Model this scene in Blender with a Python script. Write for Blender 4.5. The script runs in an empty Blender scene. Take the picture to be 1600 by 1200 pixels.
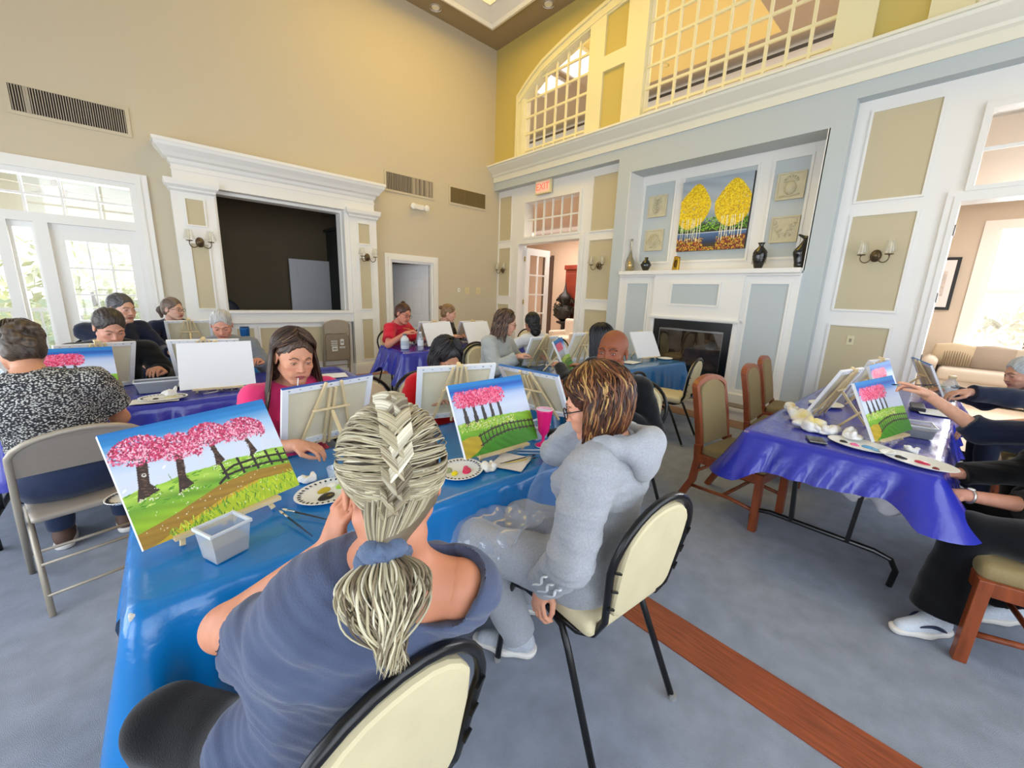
import bpy, math, random
import numpy as np
from mathutils import Matrix, Vector
random.seed(7); np.random.seed(7)
C = bpy.context.scene.collection
PI = math.pi
# ---------------------------------------------------------------- camera, world, light, exposure
sc = bpy.context.scene
sc.view_settings.view_transform = 'Standard'; sc.view_settings.look = 'None'
sc.view_settings.gamma = 1; sc.view_settings.use_curve_mapping = False
sc.view_settings.exposure = 0.1
F_PX = 628.08
yaw, pitch, roll = math.radians(42.3), math.radians(12.552), math.radians(2.054)
fw = Vector((math.sin(yaw)*math.cos(pitch), math.cos(yaw)*math.cos(pitch), -math.sin(pitch)))
rt = Vector((math.cos(yaw), -math.sin(yaw), 0)); up = rt.cross(fw)
r2 = rt*math.cos(roll) + up*math.sin(roll); u2 = -rt*math.sin(roll) + up*math.cos(roll)
cam_d = bpy.data.cameras.new('camera'); cam_d.sensor_width = 36; cam_d.lens = 36*F_PX/1600; cam_d.clip_start = .02
cam = bpy.data.objects.new('camera', cam_d); C.objects.link(cam)
cam.matrix_world = Matrix(((r2.x, u2.x, -fw.x, 0), (r2.y, u2.y, -fw.y, 0), (r2.z, u2.z, -fw.z, 1.5), (0, 0, 0, 1)))
sc.camera = cam
world = bpy.data.worlds.new('world'); sc.world = world; world.use_nodes = True
wn = world.node_tree.nodes; wl = world.node_tree.links
bg = wn['Background']
sky = wn.new('ShaderNodeTexSky'); sky.sky_type = 'HOSEK_WILKIE'; sky.sun_direction = (-.4, .2, .85); sky.turbidity = 4
hsv = wn.new('ShaderNodeHueSaturation'); hsv.inputs['Saturation'].default_value = .45
wl.new(sky.outputs[0], hsv.inputs['Color']); wl.new(hsv.outputs[0], bg.inputs[0]); bg.inputs[1].default_value = 10
def area(name, loc, rot, sx, sy, power, col):
    l = bpy.data.lights.new(name, 'AREA'); l.shape = 'RECTANGLE'; l.size = sx; l.size_y = sy
    l.energy = power; l.color = col
    o = bpy.data.objects.new(name, l); C.objects.link(o); o.location = loc; o.rotation_euler = rot; return o
# fill lamps added at unseen west and south windows; daylight at patio, sitting room
area('west_fill', (-3.15, 2.4, 1.6), (0, -PI/2, 0), 2.8, 6.5, 215, (.82, .91, 1))
area('south_fill', (1.6, -2.1, 2.3), (PI/2, 0, 0), 6.5, 3.6, 170, (.84, .92, 1))
area('daylight_patio', (-.7, 7.55, 1.7), (-PI/2, 0, 0), 1.9, 1.9, 70, (.88, .95, 1))
area('daylight_sitting_room', (11.2, -1.1, 1.8), (0, PI/2, 0), 2.1, 2.1, 260, (.95, .97, 1))
area('ceiling_warm_fill', (3.7, 4.9, 6.5), (0, 0, 0), 2.8, 3.2, 110, (1, .64, .04))  # yellow lamp, not a visible fixture, added to warm the upper walls
# ---------------------------------------------------------------- materials
def lin(h):
    if isinstance(h, str):
        h = h.lstrip('#'); c = [int(h[i:i+2], 16)/255 for i in (0, 2, 4)]
    else: c = h
    return tuple((x/12.92 if x <= .04045 else ((x+.055)/1.055)**2.4) for x in c)
MATS = {}
def mat(name, col, rough=.6, metal=0, noise=0, scale=20, bump=0, bscale=60, spec=.5, col2=None, vcol=False, sheen=0, stretch=None, emit=0, trans=0, coat=0, detail=3):
    if name in MATS: return MATS[name]
    m = bpy.data.materials.new(name); m.use_nodes = True; N = m.node_tree.nodes; L = m.node_tree.links
    b = N['Principled BSDF']; c = lin(col); b.inputs['Base Color'].default_value = (*c, 1)
    b.inputs['Roughness'].default_value = rough; b.inputs['Metallic'].default_value = metal
    b.inputs['Specular IOR Level'].default_value = spec
    if sheen: b.inputs['Sheen Weight'].default_value = sheen
    if coat: b.inputs['Coat Weight'].default_value = coat
    if trans: b.inputs['Transmission Weight'].default_value = trans
    if emit: b.inputs['Emission Color'].default_value = (*c, 1); b.inputs['Emission Strength'].default_value = emit
    tc = N.new('ShaderNodeTexCoord'); src = tc.outputs['Object']
    if stretch:
        mp = N.new('ShaderNodeMapping'); mp.inputs['Scale'].default_value = stretch; L.new(src, mp.inputs[0]); src = mp.outputs[0]
    last = None
    if vcol:
        a = N.new('ShaderNodeAttribute'); a.attribute_name = 'Col'; last = a.outputs['Color']
    if noise or col2:
        n = N.new('ShaderNodeTexNoise'); n.inputs['Scale'].default_value = scale; n.inputs['Detail'].default_value = detail; L.new(src, n.inputs['Vector'])
        if col2:
            r = N.new('ShaderNodeMapRange'); r.inputs[1].default_value = .38; r.inputs[2].default_value = .62; L.new(n.outputs['Fac'], r.inputs[0])
            mx = N.new('ShaderNodeMix'); mx.data_type = 'RGBA'; L.new(r.outputs[0], mx.inputs[0])
            mx.inputs[6].default_value = (*c, 1); mx.inputs[7].default_value = (*lin(col2), 1); last = mx.outputs[2]
        if noise:
            r = N.new('ShaderNodeMapRange'); r.inputs[1].default_value = .3; r.inputs[2].default_value = .7
            r.inputs[3].default_value = 1-noise; r.inputs[4].default_value = 1+noise; L.new(n.outputs['Fac'], r.inputs[0])
            mx = N.new('ShaderNodeVectorMath'); mx.operation = 'SCALE'; L.new(r.outputs[0], mx.inputs['Scale'])
            if last is None: mx.inputs[0].default_value = c
            else: L.new(last, mx.inputs[0])
            last = mx.outputs[0]
    if last is not None: L.new(last, b.inputs['Base Color'])
    if bump:
        n2 = N.new('ShaderNodeTexNoise'); n2.inputs['Scale'].default_value = bscale; n2.inputs['Detail'].default_value = 4; L.new(src, n2.inputs['Vector'])
        bp = N.new('ShaderNodeBump'); bp.inputs['Strength'].default_value = bump; bp.inputs['Distance'].default_value = .01
        L.new(n2.outputs['Fac'], bp.inputs['Height']); L.new(bp.outputs[0], b.inputs['Normal'])
    MATS[name] = m; return m
def glassmat(name, tint=(1, 1, 1), gloss=.07, rough=.02, extra=None, efac=0):
    if name in MATS: return MATS[name]
    m = bpy.data.materials.new(name); m.use_nodes = True; N = m.node_tree.nodes; L = m.node_tree.links
    N.remove(N['Principled BSDF']); o = N['Material Output']
    t = N.new('ShaderNodeBsdfTransparent'); t.inputs[0].default_value = (*tint, 1)
    g = N.new('ShaderNodeBsdfGlossy'); g.inputs['Roughness'].default_value = rough
    mx = N.new('ShaderNodeMixShader'); mx.inputs[0].default_value = gloss; L.new(t.outputs[0], mx.inputs[1]); L.new(g.outputs[0], mx.inputs[2])
    out = mx.outputs[0]
    if extra:
        d = N.new('ShaderNodeBsdfDiffuse'); d.inputs[0].default_value = (*lin(extra), 1)
        m2 = N.new('ShaderNodeMixShader'); m2.inputs[0].default_value = efac; L.new(out, m2.inputs[1]); L.new(d.outputs[0], m2.inputs[2]); out = m2.outputs[0]
    L.new(out, o.inputs[0]); MATS[name] = m; return m
M = dict(
 wall=lambda: mat('beige wall paint', '#c9bda4', .8, bump=.05, bscale=200),
 trim=lambda: mat('white trim paint', '#e9e7e2', .45),
 blue=lambda: mat('blue grey paint', '#bcc4c6', .6),
 olive=lambda: mat('olive panel paint', '#c4b898', .7, bump=.05, bscale=200),
 ceil=lambda: mat('ceiling paint', '#9a8764', .85),
 carpet=lambda: mat('blue grey carpet', '#a9b0bf', 1, noise=.12, scale=9, bump=.9, bscale=420, spec=.1, detail=8),
 wood=lambda: mat('reddish wood floor', '#8d4526', .4, noise=.3, scale=6, stretch=(14, 1, 1), spec=.5),
 dark=lambda: mat('dark unlit paint', '#4b4238', .9),
 glass=lambda: glassmat('window glass'),
 black=lambda: mat('black metal', '#0c0c0d', .3),
 beige=lambda: mat('beige vinyl', '#d9cba4', .55, noise=.05, scale=8, bump=.05, bscale=300),
 easel=lambda: mat('pale easel wood', '#dcc597', .6, noise=.08, scale=12, stretch=(1, 1, .1)),
 canvasback=lambda: mat('raw canvas back', '#ddd2b4', .9, noise=.04, scale=8, bump=.2, bscale=700),
 canvaswhite=lambda: mat('white primed canvas', '#e8e8ea', .8, bump=.1, bscale=900),
 bronze=lambda: mat('antique bronze', '#6b5b45', .35, .8),
)
def MM(k): return M[k]() if isinstance(k, str) else k
# ---------------------------------------------------------------- objects
def tag(o, label=None, cat=None, group=None, kind=None):
    if label: o['label'] = label
    if cat: o['category'] = cat
    if group: o['group'] = group
    if kind: o['kind'] = kind
    return o
def thing(name, label, cat, loc=(0, 0, 0), rz=0, group=None):
    o = bpy.data.objects.new(name, None); C.objects.link(o); o.location = loc; o.rotation_euler = (0, 0, rz); o.empty_display_size = .1
    return tag(o, label, cat, group)
def copy_tree(o, parent=None):
    c = o.copy(); C.objects.link(c); c.parent = parent
    for ch in list(o.children): copy_tree(ch, c)
    return c
def link(name, me, m=None, parent=None):
    o = bpy.data.objects.new(name, me); C.objects.link(o)
    if m is not None: me.materials.append(MM(m))
    if parent is not None: o.parent = parent
    return o
def V3(*a): return np.array(a, float)
def nrm(v): v = np.asarray(v, float); return v/(np.linalg.norm(v)+1e-12)
class MB:
    """collects shapes; build() links them as ONE mesh object"""
    def __init__(s): s.v = []; s.f = []; s.T = None
    def add(s, vs, fs):
        n = len(s.v)
        s.v += [tuple(map(float, p)) for p in vs]; s.f += [tuple(i+n for i in f) for f in fs]; return s
    def box(s, x0, x1, y0, y1, z0, z1):
        x0, x1 = sorted((x0, x1)); y0, y1 = sorted((y0, y1)); z0, z1 = sorted((z0, z1)); e = .0011*((len(s.v)*.0773) % 1)
        x0 -= e; y0 -= e; z0 -= e; x1 += e; y1 += e; z1 += e
        return s.add([(x0, y0, z0), (x1, y0, z0), (x1, y1, z0), (x0, y1, z0), (x0, y0, z1), (x1, y0, z1), (x1, y1, z1), (x0, y1, z1)],
                     [(0, 3, 2, 1), (4, 5, 6, 7), (0, 1, 5, 4), (1, 2, 6, 5), (2, 3, 7, 6), (3, 0, 4, 7)])
    def bar(s, a, b, w, h, upv=(0, 0, 1)):
        a, b = V3(*a), V3(*b); d = nrm(b-a); u = np.cross(upv, d)
        if np.linalg.norm(u) < 1e-4: u = np.cross((0, 1, 0), d)
        u = nrm(u); v = np.cross(d, u); P = []
        for q in (a, b):
            for i, j in ((-1, -1), (1, -1), (1, 1), (-1, 1)): P.append(q+u*w/2*i+v*h/2*j)
        return s.add(P, [(0, 3, 2, 1), (4, 5, 6, 7), (0, 1, 5, 4), (1, 2, 6, 5), (2, 3, 7, 6), (3, 0, 4, 7)])
    def tube(s, pts, r, n=8, cap=True, closed=False, flat=1):
        pts = [V3(*p) for p in pts]; m = len(pts); rs = r if hasattr(r, '__len__') else [r]*m; base = len(s.v); u = None; vs = []; fs = []
        for i, p in enumerate(pts):
            if closed: d = nrm(pts[(i+1) % m]-pts[i-1])
            else: d = nrm(pts[min(i+1, m-1)]-pts[max(i-1, 0)])
            if u is None:
                u = np.cross(d, (0, 0, 1))
                if np.linalg.norm(u) < .1: u = np.cross(d, (0, 1, 0))
            u = nrm(u-d*np.dot(u, d)); w = np.cross(d, u)
            for k in range(n):
                a = 2*PI*k/n; vs.append(p+u*math.cos(a)*rs[i]+w*math.sin(a)*rs[i]*flat)
        for i in range(m if closed else m-1):
            j = (i+1) % m
            for k in range(n): l = (k+1) % n; fs.append((i*n+k, i*n+l, j*n+l, j*n+k))
        if cap and not closed: fs.append(tuple(range(n))[::-1]); fs.append(tuple((m-1)*n+k for k in range(n)))
        return s.add(vs, fs)
    def lathe(s, prof, c=(0, 0, 0), n=24, ax=None, cap=True):
        vs = []; fs = []; m = len(prof)
        for r, z in prof:
            for k in range(n): a = 2*PI*k/n; vs.append((c[0]+r*math.cos(a), c[1]+r*math.sin(a), c[2]+z))
        for i in range(m-1):
            for k in range(n): l = (k+1) % n; fs.append((i*n+k, i*n+l, (i+1)*n+l, (i+1)*n+k))
        if cap: fs.append(tuple(range(n))[::-1]); fs.append(tuple((m-1)*n+k for k in range(n)))
        return s.add(vs, fs)
    def prism(s, poly, fn, t0, t1):
        """poly: 2D points; fn(u,v,t)->xyz"""
        n = len(poly); vs = [fn(u, v, t0) for u, v in poly]+[fn(u, v, t1) for u, v in poly]
        return s.add(vs, [tuple(range(n)), tuple(range(2*n-1, n-1, -1))]+[(i, i+n, (i+1) % n+n, (i+1) % n) for i in range(n)])
    def ell(s, c, r, n=12, m=8, R=None):
        vs = []; fs = []
        for i in range(m+1):
            t = PI*i/m
            for k in range(n):
                a = 2*PI*k/n; p = V3(r[0]*math.sin(t)*math.cos(a), r[1]*math.sin(t)*math.sin(a), r[2]*math.cos(t))
                if R is not None: p = R@p
                vs.append(p+V3(*c))
        for i in range(m):
            for k in range(n): l = (k+1) % n; fs.append((i*n+k, (i+1)*n+k, (i+1)*n+l, i*n+l))
        return s.add(vs, fs)
    def xf(s, R, t=(0, 0, 0)):
        a = np.array(s.v)@np.array(R).T+np.array(t); s.v = [tuple(p) for p in a]; return s
    def mesh(s, name, smooth=False, recalc=True):
        me = bpy.data.meshes.new(name); me.from_pydata(s.v, [], s.f)
        if recalc:
            import bmesh
            b = bmesh.new(); b.from_mesh(me); bmesh.ops.recalc_face_normals(b, faces=b.faces); b.to_mesh(me); b.free()
        if smooth: me.shade_smooth()
        me.update(); return me
    def build(s, name, m, parent=None, smooth=False, bevel=0, recalc=True, loc=None):
        o = link(name, s.mesh(name, smooth, recalc), m, parent)
        if bevel:
            b = o.modifiers.new('bevel', 'BEVEL'); b.width = bevel; b.segments = 2; b.limit_method = 'ANGLE'
        if loc: o.location = loc
        return o
def npmesh(name, V, Fq, smooth=True, col=None):
    me = bpy.data.meshes.new(name); n = len(V); Fq = np.asarray(Fq, np.int32); k = Fq.shape[1]; nf = len(Fq)
    me.vertices.add(n); me.vertices.foreach_set('co', np.asarray(V, np.float32).ravel())
    me.loops.add(nf*k); me.loops.foreach_set('vertex_index', Fq.ravel())
    me.polygons.add(nf); me.polygons.foreach_set('loop_start', np.arange(0, nf*k, k, dtype=np.int32))
    me.update(calc_edges=True)
    if smooth: me.polygons.foreach_set('use_smooth', np.ones(nf, bool))
    if col is not None:
        a = me.color_attributes.new('Col', 'FLOAT_COLOR', 'POINT'); c = np.ones((n, 4), np.float32); c[:, :3] = col; a.data.foreach_set('color', c.ravel())
    me.validate(); me.update(); return me
# ---------------------------------------------------------------- signed-distance sculpting
def Raxes(x, y, z): return np.array([x, y, z], float).T
class SDF:
    def __init__(s): s.ops = []
    def cap(s, a, b, ra, rb=None, k=.02, sub=False, cut=False):
        a = V3(*a); b = V3(*b); rb = ra if rb is None else rb; m = max(ra, rb)
        s.ops.append(('cap', a, b, ra, rb, k, sub, cut, np.minimum(a, b)-m, np.maximum(a, b)+m)); return s
    def ell(s, c, r, R=None, k=.02, sub=False):
        c = V3(*c); m = max(r); s.ops.append(('ell', c, V3(*r), R, None, k, sub, False, c-m, c+m)); return s
    def box(s, c, h, R=None, k=.005, rad=.01, sub=False):
        c = V3(*c); h = V3(*h); m = np.linalg.norm(h); s.ops.append(('box', c, h, R, rad, k, sub, False, c-m, c+m)); return s
    def plane(s, c, n): s.ops.append(('plane', V3(*c), nrm(n), 0, 0, 0, True, False, None, None)); return s
    def inflate(s, d):
        t = SDF()
        for o in s.ops:
            o = list(o)
            if o[0] == 'cap': o[3] += d; o[4] += d
            elif o[0] == 'ell': o[2] = o[2]+d
            elif o[0] == 'box': o[2] = o[2]+d
            if o[8] is not None: o[8] = o[8]-d; o[9] = o[9]+d
            t.ops.append(tuple(o))
        return t
    def mesh(s, vox, disp=None, dispfield=None, lo=None, hi=None):
        pos = [o for o in s.ops if not o[6]]
        if lo is None:
            lo = np.min([o[8] for o in pos], 0); hi = np.max([o[9] for o in pos], 0)
        lo = np.asarray(lo)-2.5*vox; hi = np.asarray(hi)+2.5*vox
        n = np.ceil((hi-lo)/vox).astype(int)+1
        X = [lo[i]+vox*np.arange(n[i]) for i in range(3)]
        F = np.full(n, .2, np.float32)
        for t, a, b, c, d, k, sub, cut, bl, bh in s.ops:
            if t == 'plane':
                dd = ((X[0]-a[0])*b[0])[:, None, None]+((X[1]-a[1])*b[1])[None, :, None]+((X[2]-a[2])*b[2])[None, None, :]
                F = np.maximum(F, dd); continue
            m = k+3*vox; i0 = np.clip(np.floor((bl-m-lo)/vox).astype(int), 0, n); i1 = np.clip(np.ceil((bh+m-lo)/vox).astype(int)+1, 0, n)
            if np.any(i1 <= i0): continue
            sl = tuple(slice(i0[i], i1[i]) for i in range(3))
            x = X[0][sl[0]][:, None, None]-a[0]; y = X[1][sl[1]][None, :, None]-a[1]; z = X[2][sl[2]][None, None, :]-a[2]
            if t == 'cap':
                e = b-a; L = np.dot(e, e)+1e-9; h = np.clip((x*e[0]+y*e[1]+z*e[2])/L, 0, 1)
                D = np.sqrt((x-h*e[0])**2+(y-h*e[1])**2+(z-h*e[2])**2)-(c+h*(d-c))
                if cut:
                    en = e/math.sqrt(L); D = np.maximum(D, (x*en[0]+y*en[1]+z*en[2])-math.sqrt(L))
            else:
                if c is not None:
                    x, y, z = (c[0, 0]*x+c[1, 0]*y+c[2, 0]*z, c[0, 1]*x+c[1, 1]*y+c[2, 1]*z, c[0, 2]*x+c[1, 2]*y+c[2, 2]*z)
                if t == 'ell':
                    k0 = np.sqrt((x/b[0])**2+(y/b[1])**2+(z/b[2])**2); k1 = np.sqrt((x/b[0]**2)**2+(y/b[1]**2)**2+(z/b[2]**2)**2)
                    D = k0*(k0-1)/(k1+1e-9)
                else:
                    qx = np.abs(x)-b[0]+d; qy = np.abs(y)-b[1]+d; qz = np.abs(z)-b[2]+d
                    D = np.sqrt(np.maximum(qx, 0)**2+np.maximum(qy, 0)**2+np.maximum(qz, 0)**2)+np.minimum(np.maximum(qx, np.maximum(qy, qz)), 0)-d
            G = F[sl]
            if sub:
                D = -D; hh = np.clip(.5+.5*(D-G)/k, 0, 1); F[sl] = G+(D-G)*hh+k*hh*(1-hh)
            else:
                hh = np.clip(.5+.5*(G-D)/k, 0, 1); F[sl] = G+(D-G)*hh-k*hh*(1-hh)
        if dispfield is not None: F = F+dispfield(X[0][:, None, None], X[1][None, :, None], X[2][None, None, :])
        F[0], F[-1] = .1, .1; F[:, 0], F[:, -1] = .1, .1; F[:, :, 0], F[:, :, -1] = .1, .1
        return surfnets(F, lo, vox)
def surfnets(F, lo, vox):
    ins = F < 0; c = np.zeros(np.array(F.shape)-1, np.int8)
    offs = [(i, j, k) for i in (0, 1) for j in (0, 1) for k in (0, 1)]; nx, ny, nz = F.shape
    for i, j, k in offs: c += ins[i:nx-1+i, j:ny-1+j, k:nz-1+k]
    act = (c > 0) & (c < 8); ac = np.argwhere(act)
    if len(ac) == 0: return np.zeros((0, 3)), np.zeros((0, 4), int)
    vals = np.stack([F[ac[:, 0]+i, ac[:, 1]+j, ac[:, 2]+k] for i, j, k in offs], 1)
    P = np.zeros((len(ac), 3)); W = np.zeros(len(ac)); O = np.array(offs, float)
    for p in range(8):
        for q in range(p+1, 8):
            if np.abs(O[p]-O[q]).sum() != 1: continue
            m = (vals[:, p] < 0) != (vals[:, q] < 0); t = np.where(m, vals[:, p]/np.where(m, vals[:, p]-vals[:, q], 1), 0)
            P += m[:, None]*(O[p]+t[:, None]*(O[q]-O[p])); W += m
    V = lo+vox*(ac+P/W[:, None]); idx = np.full(c.shape, -1, np.int64); idx[tuple(ac.T)] = np.arange(len(ac)); Q = []
    for a in range(3):
        s0 = [slice(None)]*3; s1 = [slice(None)]*3; s0[a] = slice(0, -1); s1[a] = slice(1, None)
        d = ins[tuple(s0)] != ins[tuple(s1)]; e = np.argwhere(d); b1, b2 = (a+1) % 3, (a+2) % 3
        e = e[(e[:, b1] > 0) & (e[:, b2] > 0)]
        if len(e) == 0: continue
        g = []
        for o1, o2 in ((-1, -1), (0, -1), (0, 0), (-1, 0)):
            f = e.copy(); f[:, b1] += o1; f[:, b2] += o2
            f = np.minimum(f, np.array(c.shape)-1); g.append(idx[tuple(f.T)])
        g = np.stack(g, 1); fl = ~ins[tuple(e.T)]; g[fl] = g[fl][:, ::-1]; Q.append(g)
    Q = np.concatenate(Q); return V, Q[(Q >= 0).all(1)]
def smooth_noise(V, s, seed=0):
    """cheap band-limited noise for folds"""
    rs = np.random.RandomState(seed); o = np.zeros(len(V))
    for i in range(7):
        d = rs.randn(3)*s; o += np.sin(V@d+rs.rand()*6.28)
    return o/4
def vnormals(V, Q):
    a = V[Q[:, 2]]-V[Q[:, 0]]; b = V[Q[:, 3]]-V[Q[:, 1]]; n = np.cross(a, b); N = np.zeros_like(V)
    for i in range(Q.shape[1]): np.add.at(N, Q[:, i], n)
    return N/(np.linalg.norm(N, axis=1, keepdims=True)+1e-12)
def tubes(paths, rad, n=5, flat=1.):
    """paths (N,m,3), rad (m,) or (N,m) -> verts, quads"""
    P = np.asarray(paths, float); N, m, _ = P.shape; rad = np.broadcast_to(rad, (N, m))
    D = np.gradient(P, axis=1); D /= np.linalg.norm(D, axis=2, keepdims=True)+1e-9
    ref = np.broadcast_to(np.array([.31, .52, .79]), D.shape); U = np.cross(D, ref); U /= np.linalg.norm(U, axis=2, keepdims=True)+1e-9; Wv = np.cross(D, U)
    a = 2*PI*np.arange(n)/n
    Vv = P[:, :, None, :]+rad[:, :, None, None]*(np.cos(a)[None, None, :, None]*U[:, :, None, :]+flat*np.sin(a)[None, None, :, None]*Wv[:, :, None, :])
    i, j, k = np.meshgrid(np.arange(N), np.arange(m-1), np.arange(n), indexing='ij'); l = (k+1) % n
    f = lambda a_, b_, c_: (a_*m+b_)*n+c_
    Q = np.stack([f(i, j, k), f(i, j, l), f(i, j+1, l), f(i, j+1, k)], -1).reshape(-1, 4)
    return Vv.reshape(-1, 3), Q
# ================================================================ THE SETTING
YA, XB, XR, XW, YS, ZC = 7.26, 5.88, 6.03, -3.0, -1.95, 6.26
def cells(u0, u1, v0, v1, holes):
    us = sorted({u0, u1, *[min(max(h[i], u0), u1) for h in holes for i in (0, 1)]})
    vs = sorted({v0, v1, *[min(max(h[i], v0), v1) for h in holes for i in (2, 3)]})
    for i in range(len(us)-1):
        run = None
        for j in range(len(vs)-1):
            cu, cv = (us[i]+us[i+1])/2, (vs[j]+vs[j+1])/2
            inh = any(h[0] < cu < h[1] and h[2] < cv < h[3] for h in holes)
            if inh:
                if run: yield (us[i], us[i+1], run[0], run[1]); run = None
            else: run = (run[0], vs[j+1]) if run else (vs[j], vs[j+1])
        if run: yield (us[i], us[i+1], run[0], run[1])
def struct(name, mb, m, parent=None, **k):
    o = mb.build(name, m, parent, **k)
    if parent is None: o['kind'] = 'structure'
    return o
# floor
mb = MB(); mb.box(XW-.3, XB+.6, YS-.3, YA+.2, -.1, 0); floor = struct('floor', mb, 'carpet')
mb = MB(); mb.box(1.545, 1.75, YS, 6.9, 0, .006); strip = mb.build('wood_strip', 'wood', floor)
mb = MB(); mb.box(1.75, XB, 6.9, YA, 0, .005); mb.box(XW, 1.545, 6.9, YA, 0, .005); mb.build('wood_strip', mat('reddish wood floor edge', '#8d5c48', .45, noise=.2, scale=5, stretch=(1, 14, 1)), floor)
mb = MB(); mb.box(5.2, XB, YS, 6.9, 0, .006); mb.build('wood_strip', mat('brown hearth floor', '#8a6a52', .45, noise=.2, scale=5), floor)
# ceiling with a tray recess
TX0, TX1, TY0, TY1 = -2.4, 5.36, -1.35, 6.76
mb = MB()
for a in cells(XW-.2, XB+.2, YS-.2, YA+.2, [(TX0, TX1, TY0, TY1)]): mb.box(a[0], a[1], a[2], a[3], ZC, ZC+.25)
ceil = struct('ceiling', mb, 'ceil')
crown = MB()
prof = [(0, ZC-.0), (0, ZC-.05), (.06, ZC-.07), (.09, ZC-.02), (.30, ZC+.08), (.34, ZC+.06), (.37, ZC+.13), (.37, ZC+.25), (0, ZC+.25)]
def ring(mb, prof, x0, x1, y0, y1):
    n = len(prof); vs = []
    for t, z in prof: vs += [(x0+t, y0+t, z), (x1-t, y0+t, z), (x1-t, y1-t, z), (x0+t, y1-t, z)]
    fs = []
    for i in range(n-1):
        for k in range(4): l = (k+1) % 4; fs.append((i*4+k, i*4+l, i*4+4+l, i*4+4+k))
    mb.add(vs, fs)
ring(crown, prof, TX0, TX1, TY0, TY1); crown.build('crown_molding', 'trim', ceil)
mb = MB(); mb.box(TX0, TX1, TY0, TY1, ZC+.75, ZC+.8)
mb.box(TX0-.02, TX0, TY0, TY1, ZC+.2, ZC+.8); mb.box(TX1, TX1+.02, TY0, TY1, ZC+.2, ZC+.8); mb.box(TX0, TX1, TY0-.02, TY0, ZC+.2, ZC+.8); mb.box(TX0, TX1, TY1, TY1+.02, ZC+.2, ZC+.8)
mb.build('tray_lining', mat('tray lining', '#d8d3bd', .7), ceil)
for k, (x, y) in enumerate([(4.33, 7.05), (5.63, 5.62), (2.2, 7.05), (0, 7.05), (5.63, 3.6), (5.63, 1.6)]):
    t = thing('recessed_downlight', 'white ringed downlight set in the ceiling border '+['nearest the corner, along the vent wall', 'nearest the corner, above the arched interior window', 'above the painted niche', 'above the patio door', 'above the fireplace wall', 'above the sitting-room side'][k], 'ceiling light', (x, y, ZC))
    MB().lathe([(.10, -.012), (.10, .0), (.065, .0), (.065, -.012)], n=24, cap=False).add([], []).build('ring', 'trim', t, smooth=True)
    MB().lathe([(.07, -.001), (.05, -.002), (.001, -.004)], n=20, cap=False).build('lens', mat('frosted lens', '#efe6c8', .4), t, smooth=True)
# ---- wall A (left wall) : boxes in (x, z) with depth d into the room
def AX(mb, x0, x1, z0, z1, d0, d1): return mb.box(x0, x1, YA-d0, YA-d1, z0, z1)
patio = (-2.3, .09, 0, 2.68); niche = (.88, 2.64, 1.10, 2.76); doorA = (3.46, 4.36, 0, 2.05)
mb = MB()
for a in cells(XW-.2, XB+.3, 0, ZC, [patio, niche, doorA]): AX(mb, *a, 0, -.2)
wA = struct('wall_left', mb, 'wall')
# door casing and door ajar
def casing(mb, u0, u1, zt, w, d, box, z0=0):
    box(mb, u0-w, u0, z0, zt+w, 0, d); box(mb, u1, u1+w, z0, zt+w, 0, d); box(mb, u0, u1, zt, zt+w, 0, d)
    box(mb, u0-w*.45, u0, z0, zt+w*.45, d, d+.012); box(mb, u1, u1+w*.45, z0, zt+w*.45, d, d+.012); box(mb, u0, u1, zt, zt+w*.45, d, d+.012)
mb = MB(); casing(mb, 3.46, 4.36, 2.05, .11, .025, AX); AX(mb, 3.46, 3.50, 0, 2.05, 0, -.2); AX(mb, 4.32, 4.36, 0, 2.05, 0, -.2); AX(mb, 3.46, 4.36, 2.01, 2.05, 0, -.2)
mb.build('trim_1', 'trim', None)['kind'] = 'structure'
def panel_door(name, w, h, m, lowpanel=True):
    """6-panel door leaf in local x (0..w), z, thickness along y"""
    mb = MB(); mb.box(0, w, -.012, .012, 0, h)
    s = .11; cw = (w-3*s)/2; rows = [(.22, .80), (1.0, 1.58), (1.70, h-.12)]
    for zz in [(0, .22), (.80, 1.0), (1.58, 1.70), (h-.12, h)]: mb.box(0, w, -.02, .02, *zz)
    for xx in (0, s+cw, w-s): mb.box(xx, xx+s, -.02, .02, 0, h)
    leaf = mb.build(name, m, None)
    for c in (0, 1):
        for z0, z1 in rows:
            x0 = s+c*(cw+s); MB().box(x0+.035, x0+cw-.035, -.018, .018, z0+.035, z1-.035).build('panel', m, leaf, bevel=.006)
    return leaf
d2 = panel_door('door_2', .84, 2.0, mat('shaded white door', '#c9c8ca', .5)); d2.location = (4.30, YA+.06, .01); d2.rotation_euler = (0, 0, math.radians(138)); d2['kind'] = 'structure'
h = MB(); h.ell((.76, -.05, .95), (.03, .03, .03)); h.build('door_handle', mat('brass', '#b99a4e', .3, .9), d2, smooth=True)
for z in (.25, 1.02, 1.8): MB().box(-.012, .012, -.03, -.018, z, z+.09).build('hinge', mat('steel hinge', '#9a9a98', .35, .9), d2)
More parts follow.
